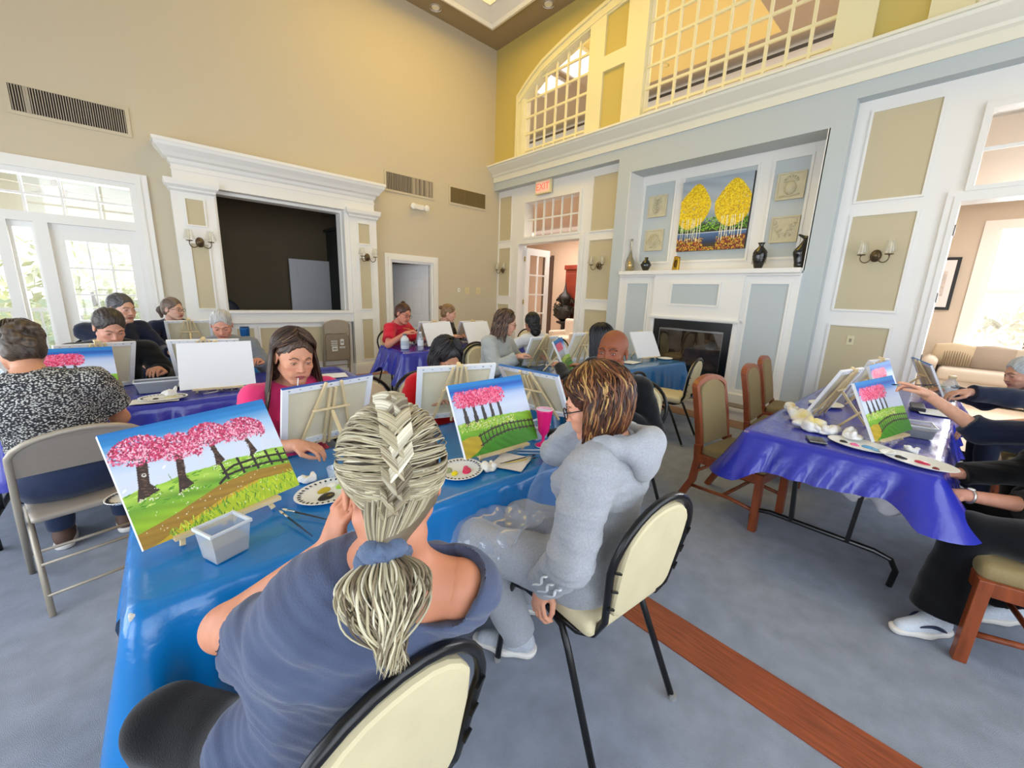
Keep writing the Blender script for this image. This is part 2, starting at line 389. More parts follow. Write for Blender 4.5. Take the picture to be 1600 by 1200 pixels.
# dark corridor behind door, dark room behind niche
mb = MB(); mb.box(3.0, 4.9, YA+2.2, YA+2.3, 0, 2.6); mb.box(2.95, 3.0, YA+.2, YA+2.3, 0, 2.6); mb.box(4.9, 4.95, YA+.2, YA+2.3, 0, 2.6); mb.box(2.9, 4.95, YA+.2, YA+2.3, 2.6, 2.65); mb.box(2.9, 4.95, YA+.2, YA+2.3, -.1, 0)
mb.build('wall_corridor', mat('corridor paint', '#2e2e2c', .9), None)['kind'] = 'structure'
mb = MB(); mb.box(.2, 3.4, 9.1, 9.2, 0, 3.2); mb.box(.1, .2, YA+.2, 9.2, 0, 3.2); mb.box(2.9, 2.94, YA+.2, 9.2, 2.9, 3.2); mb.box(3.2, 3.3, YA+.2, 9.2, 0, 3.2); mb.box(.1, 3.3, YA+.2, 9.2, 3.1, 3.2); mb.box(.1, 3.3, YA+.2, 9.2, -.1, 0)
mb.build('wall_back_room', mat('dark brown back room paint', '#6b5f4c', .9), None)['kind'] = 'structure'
d3 = panel_door('door_3', .86, 2.03, mat('grey white door', '#d8d8de', .5)); d3.location = (2.19, 9.0, 0); d3['kind'] = 'structure'; d3.rotation_euler = (0, 0, math.radians(2))
mb = MB(); mb.box(3.07, 3.17, 9.0, 9.1, 0, 2.1); mb.box(3.06, 3.25, 8.98, 9.1, 2.06, 2.14); mb.build('trim_2', mat('grey white trim', '#c8c8cc', .5), None)['kind'] = 'structure'
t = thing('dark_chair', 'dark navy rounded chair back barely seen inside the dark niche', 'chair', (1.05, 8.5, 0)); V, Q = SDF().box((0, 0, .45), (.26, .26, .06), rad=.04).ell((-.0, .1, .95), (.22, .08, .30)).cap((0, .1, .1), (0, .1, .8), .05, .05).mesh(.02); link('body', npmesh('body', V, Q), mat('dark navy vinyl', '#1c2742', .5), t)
# ---- niche surround (portico) on wall A
port = thing('trim_portico', None, None); port['kind'] = 'structure'
def entab(name, x0, x1, z0, steps, dmax):
    mb = MB()
    for (d, za, zb) in steps: AX(mb, x0-d, x1+d, za, zb, -.02, .16+d)
    return mb.build(name, 'trim', port)
# cornice with raked profile
def cornice_A(name, x0, x1, zb, prof, base):
    mb = MB(); vs = []; n = len(prof)
    for d, z in prof: vs += [(x0-d, YA, zb+z), (x0-d, YA-base-d, zb+z), (x1+d, YA-base-d, zb+z), (x1+d, YA, zb+z)]
    fs = []
    for i in range(n-1):
        for k in range(3): fs.append((i*4+k, i*4+k+1, i*4+5+k, i*4+4+k))
    fs.append((0, 1, 2, 3)); fs.append(tuple((n-1)*4+k for k in (3, 2, 1, 0)))
    mb.add(vs, fs); return mb.build(name, 'trim', port)
cornice_A('cornice', .46, 3.13, 3.0, [(0, -.02), (.02, 0), (.03, .04), (.07, .06), (.09, .10), (.14, .16), (.15, .20), (.16, .20), (.16, .24)], .14)
mb = MB(); AX(mb, .46, 3.13, 2.76, 3.0, 0, .14); AX(mb, .45, 3.14, 2.92, 2.94, .14, .15); mb.build('frieze', 'trim', port)
for x0, x1 in ((.42, .88), (2.70, 3.16)):
    cornice_A('capital', x0, x1, 2.66, [(0, 0), (.02, .02), (.02, .04), (.05, .07), (.06, .12), (.06, .14)], .16)
    mb = MB(); AX(mb, x0, x1, 0, 2.68, 0, .14); AX(mb, x0-.03, x1+.03, 0, .16, 0, .18); AX(mb, x0-.015, x1+.015, .16, .19, 0, .17)
    p = mb.build('pilaster', 'trim', port); xa, xb = x0+.14, x1-.13
    for z0, z1 in ((2.26, 2.58), (1.16, 2.02), (.27, .98)):
        MB().box(xa, xb, YA-.143, YA-.13, z0, z1).build('panel', 'olive', p)
        m2 = MB(); w = .018
        for b in ((xa-w, xb+w, z0-w, z0), (xa-w, xb+w, z1, z1+w), (xa-w, xa, z0, z1), (xb, xb+w, z0, z1)): AX(m2, *b, .14, .155)
        m2.build('molding', 'trim', p)
mb = MB(); AX(mb, .84, 2.70, .94, 1.13, 0, .10); AX(mb, .86, 2.68, 1.09, 1.13, -.02, .13); AX(mb, .86, 2.68, 0, .94, 0, .05); AX(mb, .86, 2.68, 0, .12, .05, .07); AX(mb, .88, .92, 1.13, 2.76, 0, -.2); AX(mb, 2.60, 2.64, 1.13, 2.76, 0, -.2); AX(mb, .88, 2.64, 2.72, 2.76, 0, -.2); AX(mb, 2.62, 2.70, 1.1, 2.76, 0, .12); AX(mb, .86, .9, 1.1, 2.76, 0, .12)
ap = mb.build('apron', 'trim', port)
for x0, x1 in ((.98, 1.20), (1.28, 2.34), (2.42, 2.6)):
    MB().box(x0, x1, YA-.053, YA-.04, .27, .86).build('panel', 'olive', ap)
    m2 = MB(); w = .02
    for b in ((x0-w, x1+w, .27-w, .27), (x0-w, x1+w, .86, .86+w), (x0-w, x0, .27, .86), (x1, x1+w, .27, .86)): AX(m2, *b, .05, .065)
    m2.build('molding', 'trim', ap)
mb = MB(); AX(mb, 3.2, 3.35, 0, .13, 0, .02); AX(mb, 4.47, 5.85, 0, .13, 0, .02); AX(mb, .2, .38, 0, .13, 0, .02); mb.build('baseboard_left', 'trim', None)['kind'] = 'structure'
# ---- patio unit in wall A
pat = thing('window_1', None, None); pat['kind'] = 'structure'
mb = MB(); casing(mb, -2.3, .09, 2.68, .12, .03, AX); AX(mb, -2.3, .09, 2.12, 2.22, .02, -.12); AX(mb, -2.3, .09, 2.62, 2.68, .02, -.12); AX(mb, .03, .09, 0, 2.68, .02, -.12)
AX(mb, -1.12, -1.03, 0, 2.12, .02, -.12); AX(mb, -.83, -.72, 0, 2.12, .03, -.12); mb.build('window_frame', 'trim', pat)
# glazed door leaf (three lites wide) and side lite
mb = MB(); x0, x1, z0, z1 = -.61, -.06, 1.0, 1.94
AX(mb, -.72, x0, 0, 2.12, -.02, -.07); AX(mb, x1, .03, 0, 2.12, -.02, -.07); AX(mb, x0, x1, 0, z0, -.02, -.07); AX(mb, x0, x1, z1, 2.12, -.02, -.07); mb.build('door_leaf', 'trim', pat)
mb = MB()
for i in (1, 2): x = x0+(x1-x0)*i/3; AX(mb, x-.009, x+.009, z0, z1, -.03, -.055)
for i in (1, 2): z = z0+(z1-z0)*i/3; AX(mb, x0, x1, z-.009, z+.009, -.03, -.055)
mb.build('muntins', 'trim', pat)
mb = MB(); AX(mb, -1.03, -.83, .0, .55, -.03, -.08); AX(mb, -1.03, -1.0, .5, 2.12, -.03, -.08); AX(mb, -.86, -.83, .5, 2.12, -.03, -.08); AX(mb, -1.03, -.83, 2.05, 2.12, -.03, -.08); AX(mb, -2.3, -1.12, 0, .6, -.03, -.08); mb.build('sash', 'trim', pat)
def panes(parent, us, vs, fn, d, clip=None):
    for i in range(len(us)-1):
        for j in range(len(vs)-1):
            if clip and not clip(us[i], us[i+1], vs[j], vs[j+1]): continue
            m = MB(); fn(m, us[i], us[i+1], vs[j], vs[j+1], d, d-.003); m.build('pane', 'glass', parent)
panes(pat, [x0+(x1-x0)*i/3 for i in range(4)], [z0+(z1-z0)*i/3 for i in range(4)], AX, -.04)
panes(pat, [-1.0, -.86], [.55, 2.05], AX, -.05)
tx = [.03-.3*i for i in range(8)][::-1]
panes(pat, tx, [2.22, 2.42, 2.62], AX, -.05)
mb = MB()
for x in tx[1:-1]: AX(mb, x-.012, x+.012, 2.22, 2.62, -.03, -.07)
AX(mb, tx[0], .03, 2.408, 2.432, -.03, -.07); mb.build('transom_muntins', 'trim', pat)
# ---- outdoors behind the patio door: porch, railing, shrubs
mb = MB(); mb.box(-5, .9, YA+.2, YA+3.2, -.25, -.05); mb.build('floor_porch', mat('porch boards', '#b9b2a4', .7), None)['kind'] = 'structure'
mb = MB(); mb.box(-5, .05, YA+.2, YA+2.6, 2.85, 2.95); mb.box(-5, .05, YA+2.5, YA+2.7, 2.45, 2.9); mb.build('ceiling_porch', mat('porch ceiling', '#efe9d4', .7), None)['kind'] = 'structure'
t = thing('porch_ceiling_fan', 'pale ceiling fan under the porch roof, seen through the transom lights', 'fan', (-.7, YA+1.1, 2.85))
MB().lathe([(.03, 0), (.03, -.15), (.1, -.17), (.11, -.25), (.06, -.3), (.001, -.31)], n=16).build('motor', mat('fan motor', '#e0d0c4', .5), t, smooth=True)
for k in range(4):
    a = k*PI/2+.4; MB().bar((.1*math.cos(a), .1*math.sin(a), -.2), (.55*math.cos(a), .55*math.sin(a), -.2), .12, .01).build('blade', mat('fan blade', '#e6d9cc', .5), t)
t = thing('porch_railing', 'white porch railing with square balusters beyond the patio door', 'railing', (-2.4, YA+2.6, -.05))
MB().box(-2.3, 2.4, -.03, .03, 1.02, 1.08).box(-2.3, 2.4, -.02, .02, .12, .16).build('rail', 'trim', t)
bal = MB().box(-.014, .014, -.014, .014, .12, 1.04).mesh('baluster')
for k in range(32): o = link('baluster', bal, 'trim' if k == 0 else None, t); o.location = (-2.25+k*.148, 0, 0)
mb = MB(); mb.box(-30, 9, YA+3.2, 60, -.6, -.5); mb.build('ground', mat('lawn', '#a9b07c', .9, noise=.2, scale=2), None)['kind'] = 'structure'
rs = np.random.RandomState(3)
def foliage(name, label, c, r, n, colr, leaf=.09, cat='shrub'):
    t = thing(name, label, cat, (c[0], c[1], -.5))
    P = rs.randn(n, 3); P /= np.linalg.norm(P, axis=1, keepdims=True); P *= (rs.rand(n, 1)**.4)*np.array(r); P += np.array([0, 0, c[2]+.5])
    A = rs.randn(n, 3)*leaf; B = rs.randn(n, 3)*leaf
    V = np.stack([P-A, P-B*.5, P+A, P+B*.5], 1).reshape(-1, 3); Q = np.arange(4*n).reshape(-1, 4)
    o = link('foliage', npmesh('foliage', V, Q, False), mat(name+' leaves', colr, .7, noise=.4, scale=1.5), t); o['kind'] = 'stuff'
    MB().tube([(0, 0, 0), (.05, 0, c[2]*.6+.3), (0, .05, c[2]+.5)], [.09, .06, .03]).build('trunk', mat('bark', '#6e5c48', .9), t)
foliage('garden_shrub', 'yellow green shrub beyond the porch rail, behind the patio door glass', (-.9, 14, 1.2), (2.0, 1.2, 1.5) , 800, '#f4f1cc')
foliage('garden_shrub', 'pale olive shrub beyond the porch rail, behind the side light', (-3.6, 13.5, 1.0), (1.7, 1.2, 1.4), 600, '#f4f0cf')
foliage('garden_tree', 'bare pale tree outside the sitting-room window', (17, -1.2, 1.2), (1.2, 3, 1.0), 900, '#f4ecd0', cat='tree')
# ---- wall vents and small fittings on wall A
def vent(label, x0, x1, z0, z1, slatcol, backcol, n, wide=()):
    t = thing('wall_vent', label, 'vent', ((x0+x1)/2, YA, (z0+z1)/2)); w, h = (x1-x0)/2, (z1-z0)/2; fr = .035
    m = MB(); m.box(-w-fr, w+fr, -.014, 0, h, h+fr); m.box(-w-fr, w+fr, -.014, 0, -h-fr, -h); m.box(-w-fr, -w, -.014, 0, -h, h); m.box(w, w+fr, -.014, 0, -h, h); m.build('frame', 'wall', t)
    MB().box(-w, w, -.004, 0, -h, h).build('backing', backcol, t)
    m = MB()
    for k in range(n):
        x = -w+(k+.5)*2*w/n; ww = .35 if k not in wide else .9
        m.box(x-w/n*ww, x+w/n*ww, -.02, -.004, -h, h)
    o = m.build('slats', slatcol, t); o['kind'] = 'stuff'
dk = lambda: mat('vent shadow', '#2c2622', .9)
vent('large louvred return vent above the patio door', -.81, .10, 3.25, 3.51, mat('vent slat', '#a89c8a', .5), dk(), 44, (5, 6))
vent('louvred vent with bent open slats above the emergency light', 3.43, 4.37, 3.25, 3.53, mat('vent slat', '#a89c8a', .5), dk(), 30, (16, 17, 19, 22, 25, 26, 28))
vent('brown louvred vent in the corner beside the big cornice', 4.77, 5.64, 3.25, 3.53, mat('brown vent slat', '#85734a', .6), mat('brown vent back', '#5c4d30', .8), 60)
t = thing('emergency_light', 'white twin-head emergency light above the open door', 'emergency light', (4.05, YA, 3.03))
MB().box(-.1, .1, -.06, 0, -.04, .05).build('housing', 'trim', t, bevel=.01)
for s in (-1, 1):
    MB().lathe([(.02, 0), (.055, .03), (.055, .06), (.045, .065), (.001, .065)], n=16).xf(np.array([[1, 0, 0], [0, 0, -1], [0, 1, 0]]), (s*.14, -.04, 0)).build('lamp_head', 'trim', t, smooth=True)
for x, lab, c, wd in ((4.99, 'small white wall button between door and corner', '#eeeeea', .03), (5.2, 'cream light switch plate nearer the door', '#d8c99a', .055), (5.5, 'cream switch plate nearest the corner', '#d8c99a', .055)):
    t = thing('wall_switch', lab, 'switch', (x, YA, 1.55)); MB().box(-wd, wd, -.008, 0, -wd*1.3, wd*1.3).build('plate', mat('plate '+c, c, .4), t, bevel=.004)
    MB().box(-.008, .008, -.016, -.008, -.015, .015).build('toggle', mat('toggle', '#c9bb90', .4), t)
# ---- wall B (right wall)
def BX(mb, y0, y1, z0, z1, d0, d1): return mb.box(XB-d0, XB-d1, y0, y1, z0, z1)
ARC = [(-3.93, 5.22), (-3.91, 5.23), (-3.6, 5.45), (-3.27, 5.62), (-2.9, 5.73), (-2.55, 5.82), (-1.93, 5.94), (-1.2, 6.03), (0, 6.08), (1.2, 6.03), (1.93, 5.94), (2.55, 5.82), (2.9, 5.73), (3.27, 5.62), (3.6, 5.45), (3.91, 5.23), (3.93, 5.22)]
def arc(y, off=0):
    t = abs(y-2.65)*(1+off*.05)
    xs = [a[0] for a in ARC if a[0] >= -.01]; zs = [a[1] for a in ARC if a[0] >= -.01]
    return float(np.interp(t, xs, zs))-off
mb = MB()
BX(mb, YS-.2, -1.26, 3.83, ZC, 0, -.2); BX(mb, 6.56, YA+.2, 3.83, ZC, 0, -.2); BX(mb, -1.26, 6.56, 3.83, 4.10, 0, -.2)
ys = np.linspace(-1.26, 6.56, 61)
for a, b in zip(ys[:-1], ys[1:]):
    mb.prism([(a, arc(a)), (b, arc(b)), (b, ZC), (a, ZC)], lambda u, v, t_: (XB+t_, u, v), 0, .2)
wB = struct('wall_right', mb, mat('warm lit upper wall paint', '#c7b468', .8))  # beige paint with the gold cast of warm light put into its colour
# blue-grey lower framework
mb = MB()
for a in cells(YS-.2, YA, 0, 3.83, [(4.12, YA+1, -1, 3.65), (1.39, 3.90, -1, 3.42), (YS-1, 1.19, -1, 3.65)]): BX(mb, *a, 0, -.36)
mb.build('frame_band', 'blue', wB)
# cornice along wall B
prof = [(0, 3.80), (.02, 3.80), (.02, 3.90), (.05, 3.92), (.06, 3.95), (.10, 3.98), (.17, 4.04), (.18, 4.07), (.21, 4.07), (.21, 4.10), (0, 4.12)]
mb = MB(); mb.prism([(XB-d, z) for d, z in prof], lambda u, v, t_: (u, t_, v), YS, YA); mb.build('cornice', mat('cornice paint', '#e8e5d4', .45), wB)
# recessed bays
def bay(y0, y1, openy, mirror=False):
    mb = MB(); zt = 3.65
    op = (openy[0], openy[1], 0, 2.53); tr = (openy[0]+.06, openy[1]-.16 if not mirror else openy[1]-.06, 2.66, 3.32)
    if mirror: tr = (openy[0]+.16, openy[1]-.06, 2.66, 3.32)
    for a in cells(y0, y1, 0, zt, [op, tr]): mb.box(XR, XR+.2, a[0], a[1], a[2], a[3])
    w = mb.build('bay_wall', 'trim', wB)
    # casing
    cs = MB(); fn = lambda m_, a, b, c_, d_, e, f: m_.box(XR-e, XR-f, a, b, c_, d_)
    casing(cs, openy[0], openy[1], 2.53, .10, .03, fn)
    for b in ((tr[0]-.05, tr[1]+.05, tr[3], tr[3]+.05), (tr[0]-.05, tr[1]+.05, tr[2]-.04, tr[2]), (tr[0]-.05, tr[0], tr[2], tr[3]), (tr[1], tr[1]+.05, tr[2], tr[3])): fn(cs, *b, 0, .04)
    cs.build('casing', 'trim', w)
    return w, tr
wL, trL = bay(4.12, YA, (4.92, 6.54)); wR, trR = bay(YS, 1.19, (-1.24, .24), True)
def wall_panel(parent, y0, y1, z0, z1, X=XR, m='olive', mw=.022):
    MB().box(X-.004, X+.01, y0, y1, z0, z1).build('panel', m, parent); k = MB()
    for b in ((y0-mw, y1+mw, z0-mw, z0), (y0-mw, y1+mw, z1, z1+mw), (y0-mw, y0, z0, z1), (y1, y1+mw, z0, z1)): k.box(X-.016, X, *b)
    k.build('molding', 'trim', parent)
for z0, z1 in ((.30, 1.28), (1.47, 2.48), (2.64, 3.52)):
    wall_panel(wL, 6.83, 7.20, z0, z1); wall_panel(wL, 4.21, 4.70, z0, z1); wall_panel(wR, .53, 1.05, z0, z1); wall_panel(wR, -1.9, -1.55, z0, z1)
def transom(name, tr, cols, rows):
    w = thing(name, None, None); w['kind'] = 'structure'; fn = lambda m_, a, b, c_, d_, e, f: m_.box(XR+.06-e, XR+.06-f, a, b, c_, d_)
    us = np.linspace(tr[0], tr[1], cols+1); vs = np.linspace(tr[2], tr[3], rows+1); m = MB()
    for u in us[1:-1]: fn(m, u-.014, u+.014, tr[2], tr[3], 0, .03)
    for v in vs[1:-1]: fn(m, tr[0], tr[1], v-.014, v+.014, 0, .03)
    m.build('muntins', 'trim', w); panes(w, us, vs, fn, .01)
transom('window_2', trL, 6, 2); transom('window_3', trR, 4, 2)
# upper interior windows: arch trim, mullions, rails, muntins
mb = MB()
def archband(mb, o0, o1, x0, x1):
    ya, yb = -1.26+o0, 6.56-o0
    yy = np.linspace(-1.26, 6.56, 61)
    for a, b in zip(yy[:-1], yy[1:]): mb.prism([(a, arc(a, o1)), (b, arc(b, o1)), (b, arc(b, o0)), (a, arc(a, o0))], lambda u, v, t_: (t_, u, v), x0, x1)
    for s in (0, 1):
        a0, a1 = (-1.26+o0, -1.26+o1) if s == 0 else (6.56-o1, 6.56-o0); mb.box(x0, x1, a0, a1, 4.10, 5.23-o0)
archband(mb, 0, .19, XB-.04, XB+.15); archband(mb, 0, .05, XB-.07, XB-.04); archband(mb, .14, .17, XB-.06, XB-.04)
cream = mat('warm lit upper trim', '#e8e0b8', .5); arch = struct('trim_arch', mb, cream)  # white trim, its colour creamed to carry the warm light
Y_ = lambda y: 5.30-y
mb = MB()
for a, b in ((4.54, 4.84), (3.80, 4.14)):
    for lo_, hi_ in ((a, b), (Y_(b), Y_(a))): mb.box(XB-.05, XB+.15, lo_, hi_, 4.10, arc((lo_+hi_)/2)-.05)
for z0, z1 in ((4.98, 5.19), (5.79, 5.95)):
    mb.box(XB-.05, XB+.15, 4.14, 4.54, z0, z1); mb.box(XB-.05, XB+.15, Y_(4.54), Y_(4.14), z0, z1)
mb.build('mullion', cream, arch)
for z0, z1 in ((4.10, 4.98), (5.19, 5.79)):
    for a, b in ((4.14, 4.54), (Y_(4.54), Y_(4.14))): mb = MB(); mb.box(XB-.01, XB+.1, a, b, z0, z1); mb.build('panel', mat('warm lit upper wall paint', '#c7b468', .8), arch)  # panels carry the same warm light in their colour
def muntins_grid(name, y0, y1, cols, top):
    w = thing(name, None, None); w['kind'] = 'structure'; us = np.linspace(y0, y1, cols+1); vs = [4.10, 4.25]+[4.25+.285*k for k in range(1, 8)]; m = MB()
    for u in us:
        zt = min(top(u), 6.0)
        if zt > 4.15: m.box(XB+.02, XB+.05, u-.016, u+.016, 4.10, zt)
    for v in vs[1:]:
        seg = [u for u in np.linspace(y0, y1, 60) if top(u) > v]
        if len(seg) > 1: m.box(XB+.02, XB+.05, min(seg), max(seg), v-.016, v+.016)
    m.build('muntins', mat('warm lit upper trim', '#e8e0b8', .5), w)
    for i in range(cols):
        for j in range(len(vs)-1):
            ta, tb = top(us[i]), top(us[i+1])
            if max(ta, tb) <= vs[j]+.03: continue
            p = MB(); p.prism([(us[i], vs[j]), (us[i+1], vs[j]), (us[i+1], min(max(tb, vs[j]), vs[j+1])), (us[i], min(max(ta, vs[j]), vs[j+1]))], lambda u, v, t_: (t_, u, v), XB+.034, XB+.037)
            p.build('pane', 'glass', w)
muntins_grid('window_4', 4.84, 6.37, 6, lambda y: arc(y, .19))
muntins_grid('window_5', 1.50, 3.80, 10, lambda y: 5.9)
muntins_grid('window_6', Y_(6.37), Y_(4.84), 6, lambda y: arc(y, .19))
# ---- fireplace bay
fb = MB(); fb.box(6.25, 6.35, 1.3, 4.0, 1.8, 3.5); fb.box(XB, 6.25, 1.38, 1.40, 1.9, 3.42); fb.box(XB, 6.25, 3.89, 3.90, 1.9, 3.42)
fbo = fb.build('mantel_wall', 'trim', wB)
for a in ((3.32, 3.82), (2.19, 3.17), (1.60, 1.98)): wall_panel(fbo, a[0], a[1], 2.10, 3.28, X=6.25, m='blue', mw=.03)
hearth = thing('fireplace', 'white panelled fireplace with black glass-fronted firebox and mantel shelf', 'fireplace', (XB, 2.65, 0))
HX = lambda m_, y0, y1, z0, z1, d0, d1: m_.box(-d0, -d1, y0-2.65, y1-2.65, z0, z1)
mb = MB()
for a in cells(1.39, 3.90, 0, 1.87, [(2.06, 3.20, .28, 1.22)]): HX(mb, *a, .02, -.36)
HX(mb, 2.0, 3.26, 1.22, 1.87, .02, .06); HX(mb, 2.0, 2.06, 0, 1.22, .02, .06); HX(mb, 3.20, 3.26, 0, 1.22, .02, .06); HX(mb, 2.0, 3.26, .18, .28, .02, .06)
mb.build('surround', 'trim', hearth)
mb = MB(); HX(mb, 1.40, 3.89, 1.87, 1.93, .09, -.36); HX(mb, 1.40, 3.89, 1.84, 1.87, .05, -.3); mb.build('mantel_shelf', 'trim', hearth, bevel=.006)
mb = MB(); HX(mb, 1.97, 3.29, 1.235, 1.265, .06, .10); mb.build('ledge', 'trim', hearth)
def hpanel(y0, y1, z0, z1, d):
    m = MB(); HX(m, y0, y1, z0, z1, d, d+.004); m.build('panel', 'blue', hearth); k = MB(); w = .025
    for b in ((y0-w, y1+w, z0-w, z0), (y0-w, y1+w, z1, z1+w), (y0-w, y0, z0, z1), (y1, y1+w, z0, z1)): HX(k, *b, d, d+.015)
    k.build('molding', 'trim', hearth)
hpanel(3.38, 3.74, .35, 1.74, .02); hpanel(1.5, 1.92, .35, 1.74, .02); hpanel(2.30, 2.96, 1.45, 1.73, .06)
blk = mat('black enamel', '#060606', .25)
mb = MB(); HX(mb, 2.07, 3.19, 1.10, 1.22, -.3, .055); HX(mb, 2.07, 2.16, .28, 1.22, -.3, .055); HX(mb, 3.10, 3.19, .28, 1.22, -.3, .055); HX(mb, 2.07, 3.19, .28, .42, -.3, .055); HX(mb, 2.07, 3.19, .28, 1.22, -.34, -.3); HX(mb, 2.45, 2.85, 1.15, 1.16, .055, .06)
mb.build('firebox', blk, hearth)
mb = MB(); HX(mb, 2.16, 3.10, .45, 1.10, -.28, -.29); mb.build('firebrick', mat('sooty brick', '#8d7568', .8, noise=.3, scale=8), hearth)
for k in range(3):
    y = -.25+k*.22; MB().tube([(.14+.03*k, y-.3, .52+.05*k), (.12, y+.2, .55+.04*k)], .045, 8).build('log', mat('gas log', '#8f7b66', .9, noise=.4, scale=10), hearth, smooth=True)
mb = MB(); HX(mb, 2.16, 3.10, .42, 1.10, .035, .038); mb.build('glass_door', glassmat('fire glass', (.75, .72, .7), .12), hearth)
mb = MB(); HX(mb, 2.15, 2.17, .42, 1.08, .04, .048); HX(mb, 3.09, 3.11, .42, 1.08, .04, .048); HX(mb, 2.16, 3.1, 1.07, 1.09, .04, .048); mb.build('door_trim', mat('dull chrome', '#8a8a88', .3, .9), hearth)
mb = MB(); HX(mb, 1.2, 4.12, 0, .17, .02, .36); HX(mb, 1.18, 4.14, .13, .17, .02, .38); HX(mb, 1.3, 4.0, .17, .30, .02, .16); mb.build('hearth_step', 'trim', hearth)
mb = MB(); HX(mb, 1.22, 4.10, .17, .185, .16, .36); mb.build('hearth_slab', mat('brown hearth tile', '#77695c', .4, noise=.15, scale=6), hearth)
# ---- other walls with tall windows, unseen, opened for the fill lamps
def winwall(name, u0, u1, wins, fn, zt):
    m = MB()
    for a in cells(u0, u1, 0, zt, wins): fn(m, *a, 0, -.15)
    w = struct(name, m, 'wall'); f = MB()
    for a, b, c_, d_ in wins:
        for q in ((a-.1, a, c_-.1, d_+.1), (b, b+.1, c_-.1, d_+.1), (a, b, d_, d_+.1), (a, b, c_-.1, c_)): fn(f, *q, .03, -.15)
        for k in range(1, 3): u = a+(b-a)*k/3; fn(f, u-.02, u+.02, c_, d_, -.02, -.08)
        for k in range(1, 5): v = c_+(d_-c_)*k/5; fn(f, a, b, v-.02, v+.02, -.02, -.08)
    f.build('window_frame', 'trim', w)
WX = lambda m_, y0, y1, z0, z1, d0, d1: m_.box(XW+d0, XW+d1, y0, y1, z0, z1)
SY = lambda m_, x0, x1, z0, z1, d0, d1: m_.box(x0, x1, YS+d0, YS+d1, z0, z1)
winwall('wall_west', YS, YA, [(-1.2, .9, .2, 3.6), (1.3, 3.4, .2, 3.6), (3.8, 5.9, .2, 3.6)], WX, ZC)
winwall('wall_south', XW, XB+.3, [(-2.0, .2, .5, 4.1), (.6, 2.8, .5, 4.1), (3.2, 5.0, .5, 4.1)], SY, ZC)
# ---- sitting room and hall beyond wall B
rose = mat('pinkish beige paint', '#dcc4ac', .8)
mb = MB(); HXF = 10.85
for a in cells(-3.2, 1.6, 0, 3.3, [(-2.2, -.10, .70, 2.85)]): mb.box(HXF, HXF+.15, *a)
mb.box(XR+.36, HXF, 1.5, 1.6, 0, 3.3); mb.box(XR+.2, HXF, -3.3, -3.2, 0, 3.3); mb.box(XR+.36, HXF+.15, -3.3, 1.6, 3.3, 3.4); mb.box(XR+.2, HXF+.15, -3.3, 1.15, 3.3, 3.4)
mb.build('wall_sitting_room', mat('sitting room paint', '#cdbfae', .8), None)['kind'] = 'structure'
mb = MB(); mb.box(XR, HXF+3, -3.4, 12, -.1, 0); mb.build('floor_beyond', mat('pale carpet', '#d9c8b4', .95, noise=.05, scale=20), None)['kind'] = 'structure'
w = thing('window_7', None, None); w['kind'] = 'structure'
SX = lambda m_, y0, y1, z0, z1, d0, d1: m_.box(HXF-d0, HXF-d1, y0, y1, z0, z1)
mb = MB()
for q in ((-.10, .07, .60, 3.0), (-2.36, -2.2, .60, 3.0), (-2.2, -.10, 2.85, 3.0), (-2.4, .10, .62, .70)): SX(mb, *q, .03, 0)
SX(mb, -2.2, -.10, 1.80, 1.88, .0, -.1); SX(mb, -.15, -.10, .70, 2.85, .01, -.1); SX(mb, -1.18, -1.12, .70, 2.85, .0, -.1); mb.build('window_frame', 'trim', w)
panes(w, [-2.2, -1.15, -.10], [.70, 1.84, 2.85], SX, -.05)
t = thing('framed_picture', 'black framed picture with white mat on the sitting-room wall', 'picture', (HXF, .47, 1.96))
MB().box(-.04, 0, -.24, .24, -.46, .46).build('frame', 'black', t); MB().box(-.045, -.04, -.19, .19, -.41, .41).build('mat_board', mat('mat board', '#e6dfe0', .7), t); MB().box(-.047, -.045, -.11, .11, -.22, .22).build('print', mat('faded print', '#c9c0bb', .7, noise=.2, scale=10), t)
# hall behind french door
mb = MB(); mb.box(9.2, 9.3, 1.6, 12, 0, 3.3)
mb.box(XR+.36, 9.3, 1.6, 1.7, 0, 3.3); mb.box(XR+.2, 9.3, 11.9, 12, 0, 3.3); mb.box(XR+.36, 9.3, 1.6, 12, 3.42, 3.5); mb.box(XR+.2, 9.3, 4.15, 12, 3.42, 3.5); mb.box(XR, XR+.2, YA, 12, 0, 3.4)
mb.build('wall_hall', rose, None)['kind'] = 'structure'
mb = MB(); mb.box(9.14, 9.2, 8.5, 8.85, 0, 2.62); mb.box(9.12, 9.2, 8.45, 8.52, 0, 2.66); mb.build('door_4', mat('dark doorway', '#5d4a3e', .8), None)['kind'] = 'structure'
# upper gallery beyond the interior windows
mb = MB(); mb.box(XB+.2, 12, -4, 12, 6.45, 6.5); mb.build('ceiling_gallery', mat('gallery ceiling', '#c9b496', .8), None)['kind'] = 'structure'
mb = MB(); mb.box(10.0, 10.1, -4, 12, 3.4, 5.95); mb.build('wall_gallery', mat('gallery wall', '#e0c7b4', .8), None)['kind'] = 'structure'
mb = MB(); mb.box(9.8, 10.0, -4, 12, 6.0, 6.22); mb.box(9.9, 10.0, -4, 12, 5.9, 6.0); mb.build('trim_gallery', 'trim', None)['kind'] = 'structure'
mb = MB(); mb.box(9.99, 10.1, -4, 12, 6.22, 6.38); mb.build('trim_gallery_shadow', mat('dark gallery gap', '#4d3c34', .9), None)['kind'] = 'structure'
t = thing('gallery_downlight', 'white ringed downlight in the gallery ceiling seen through the upper window', 'ceiling light', (9.0, 5.35, 6.45))
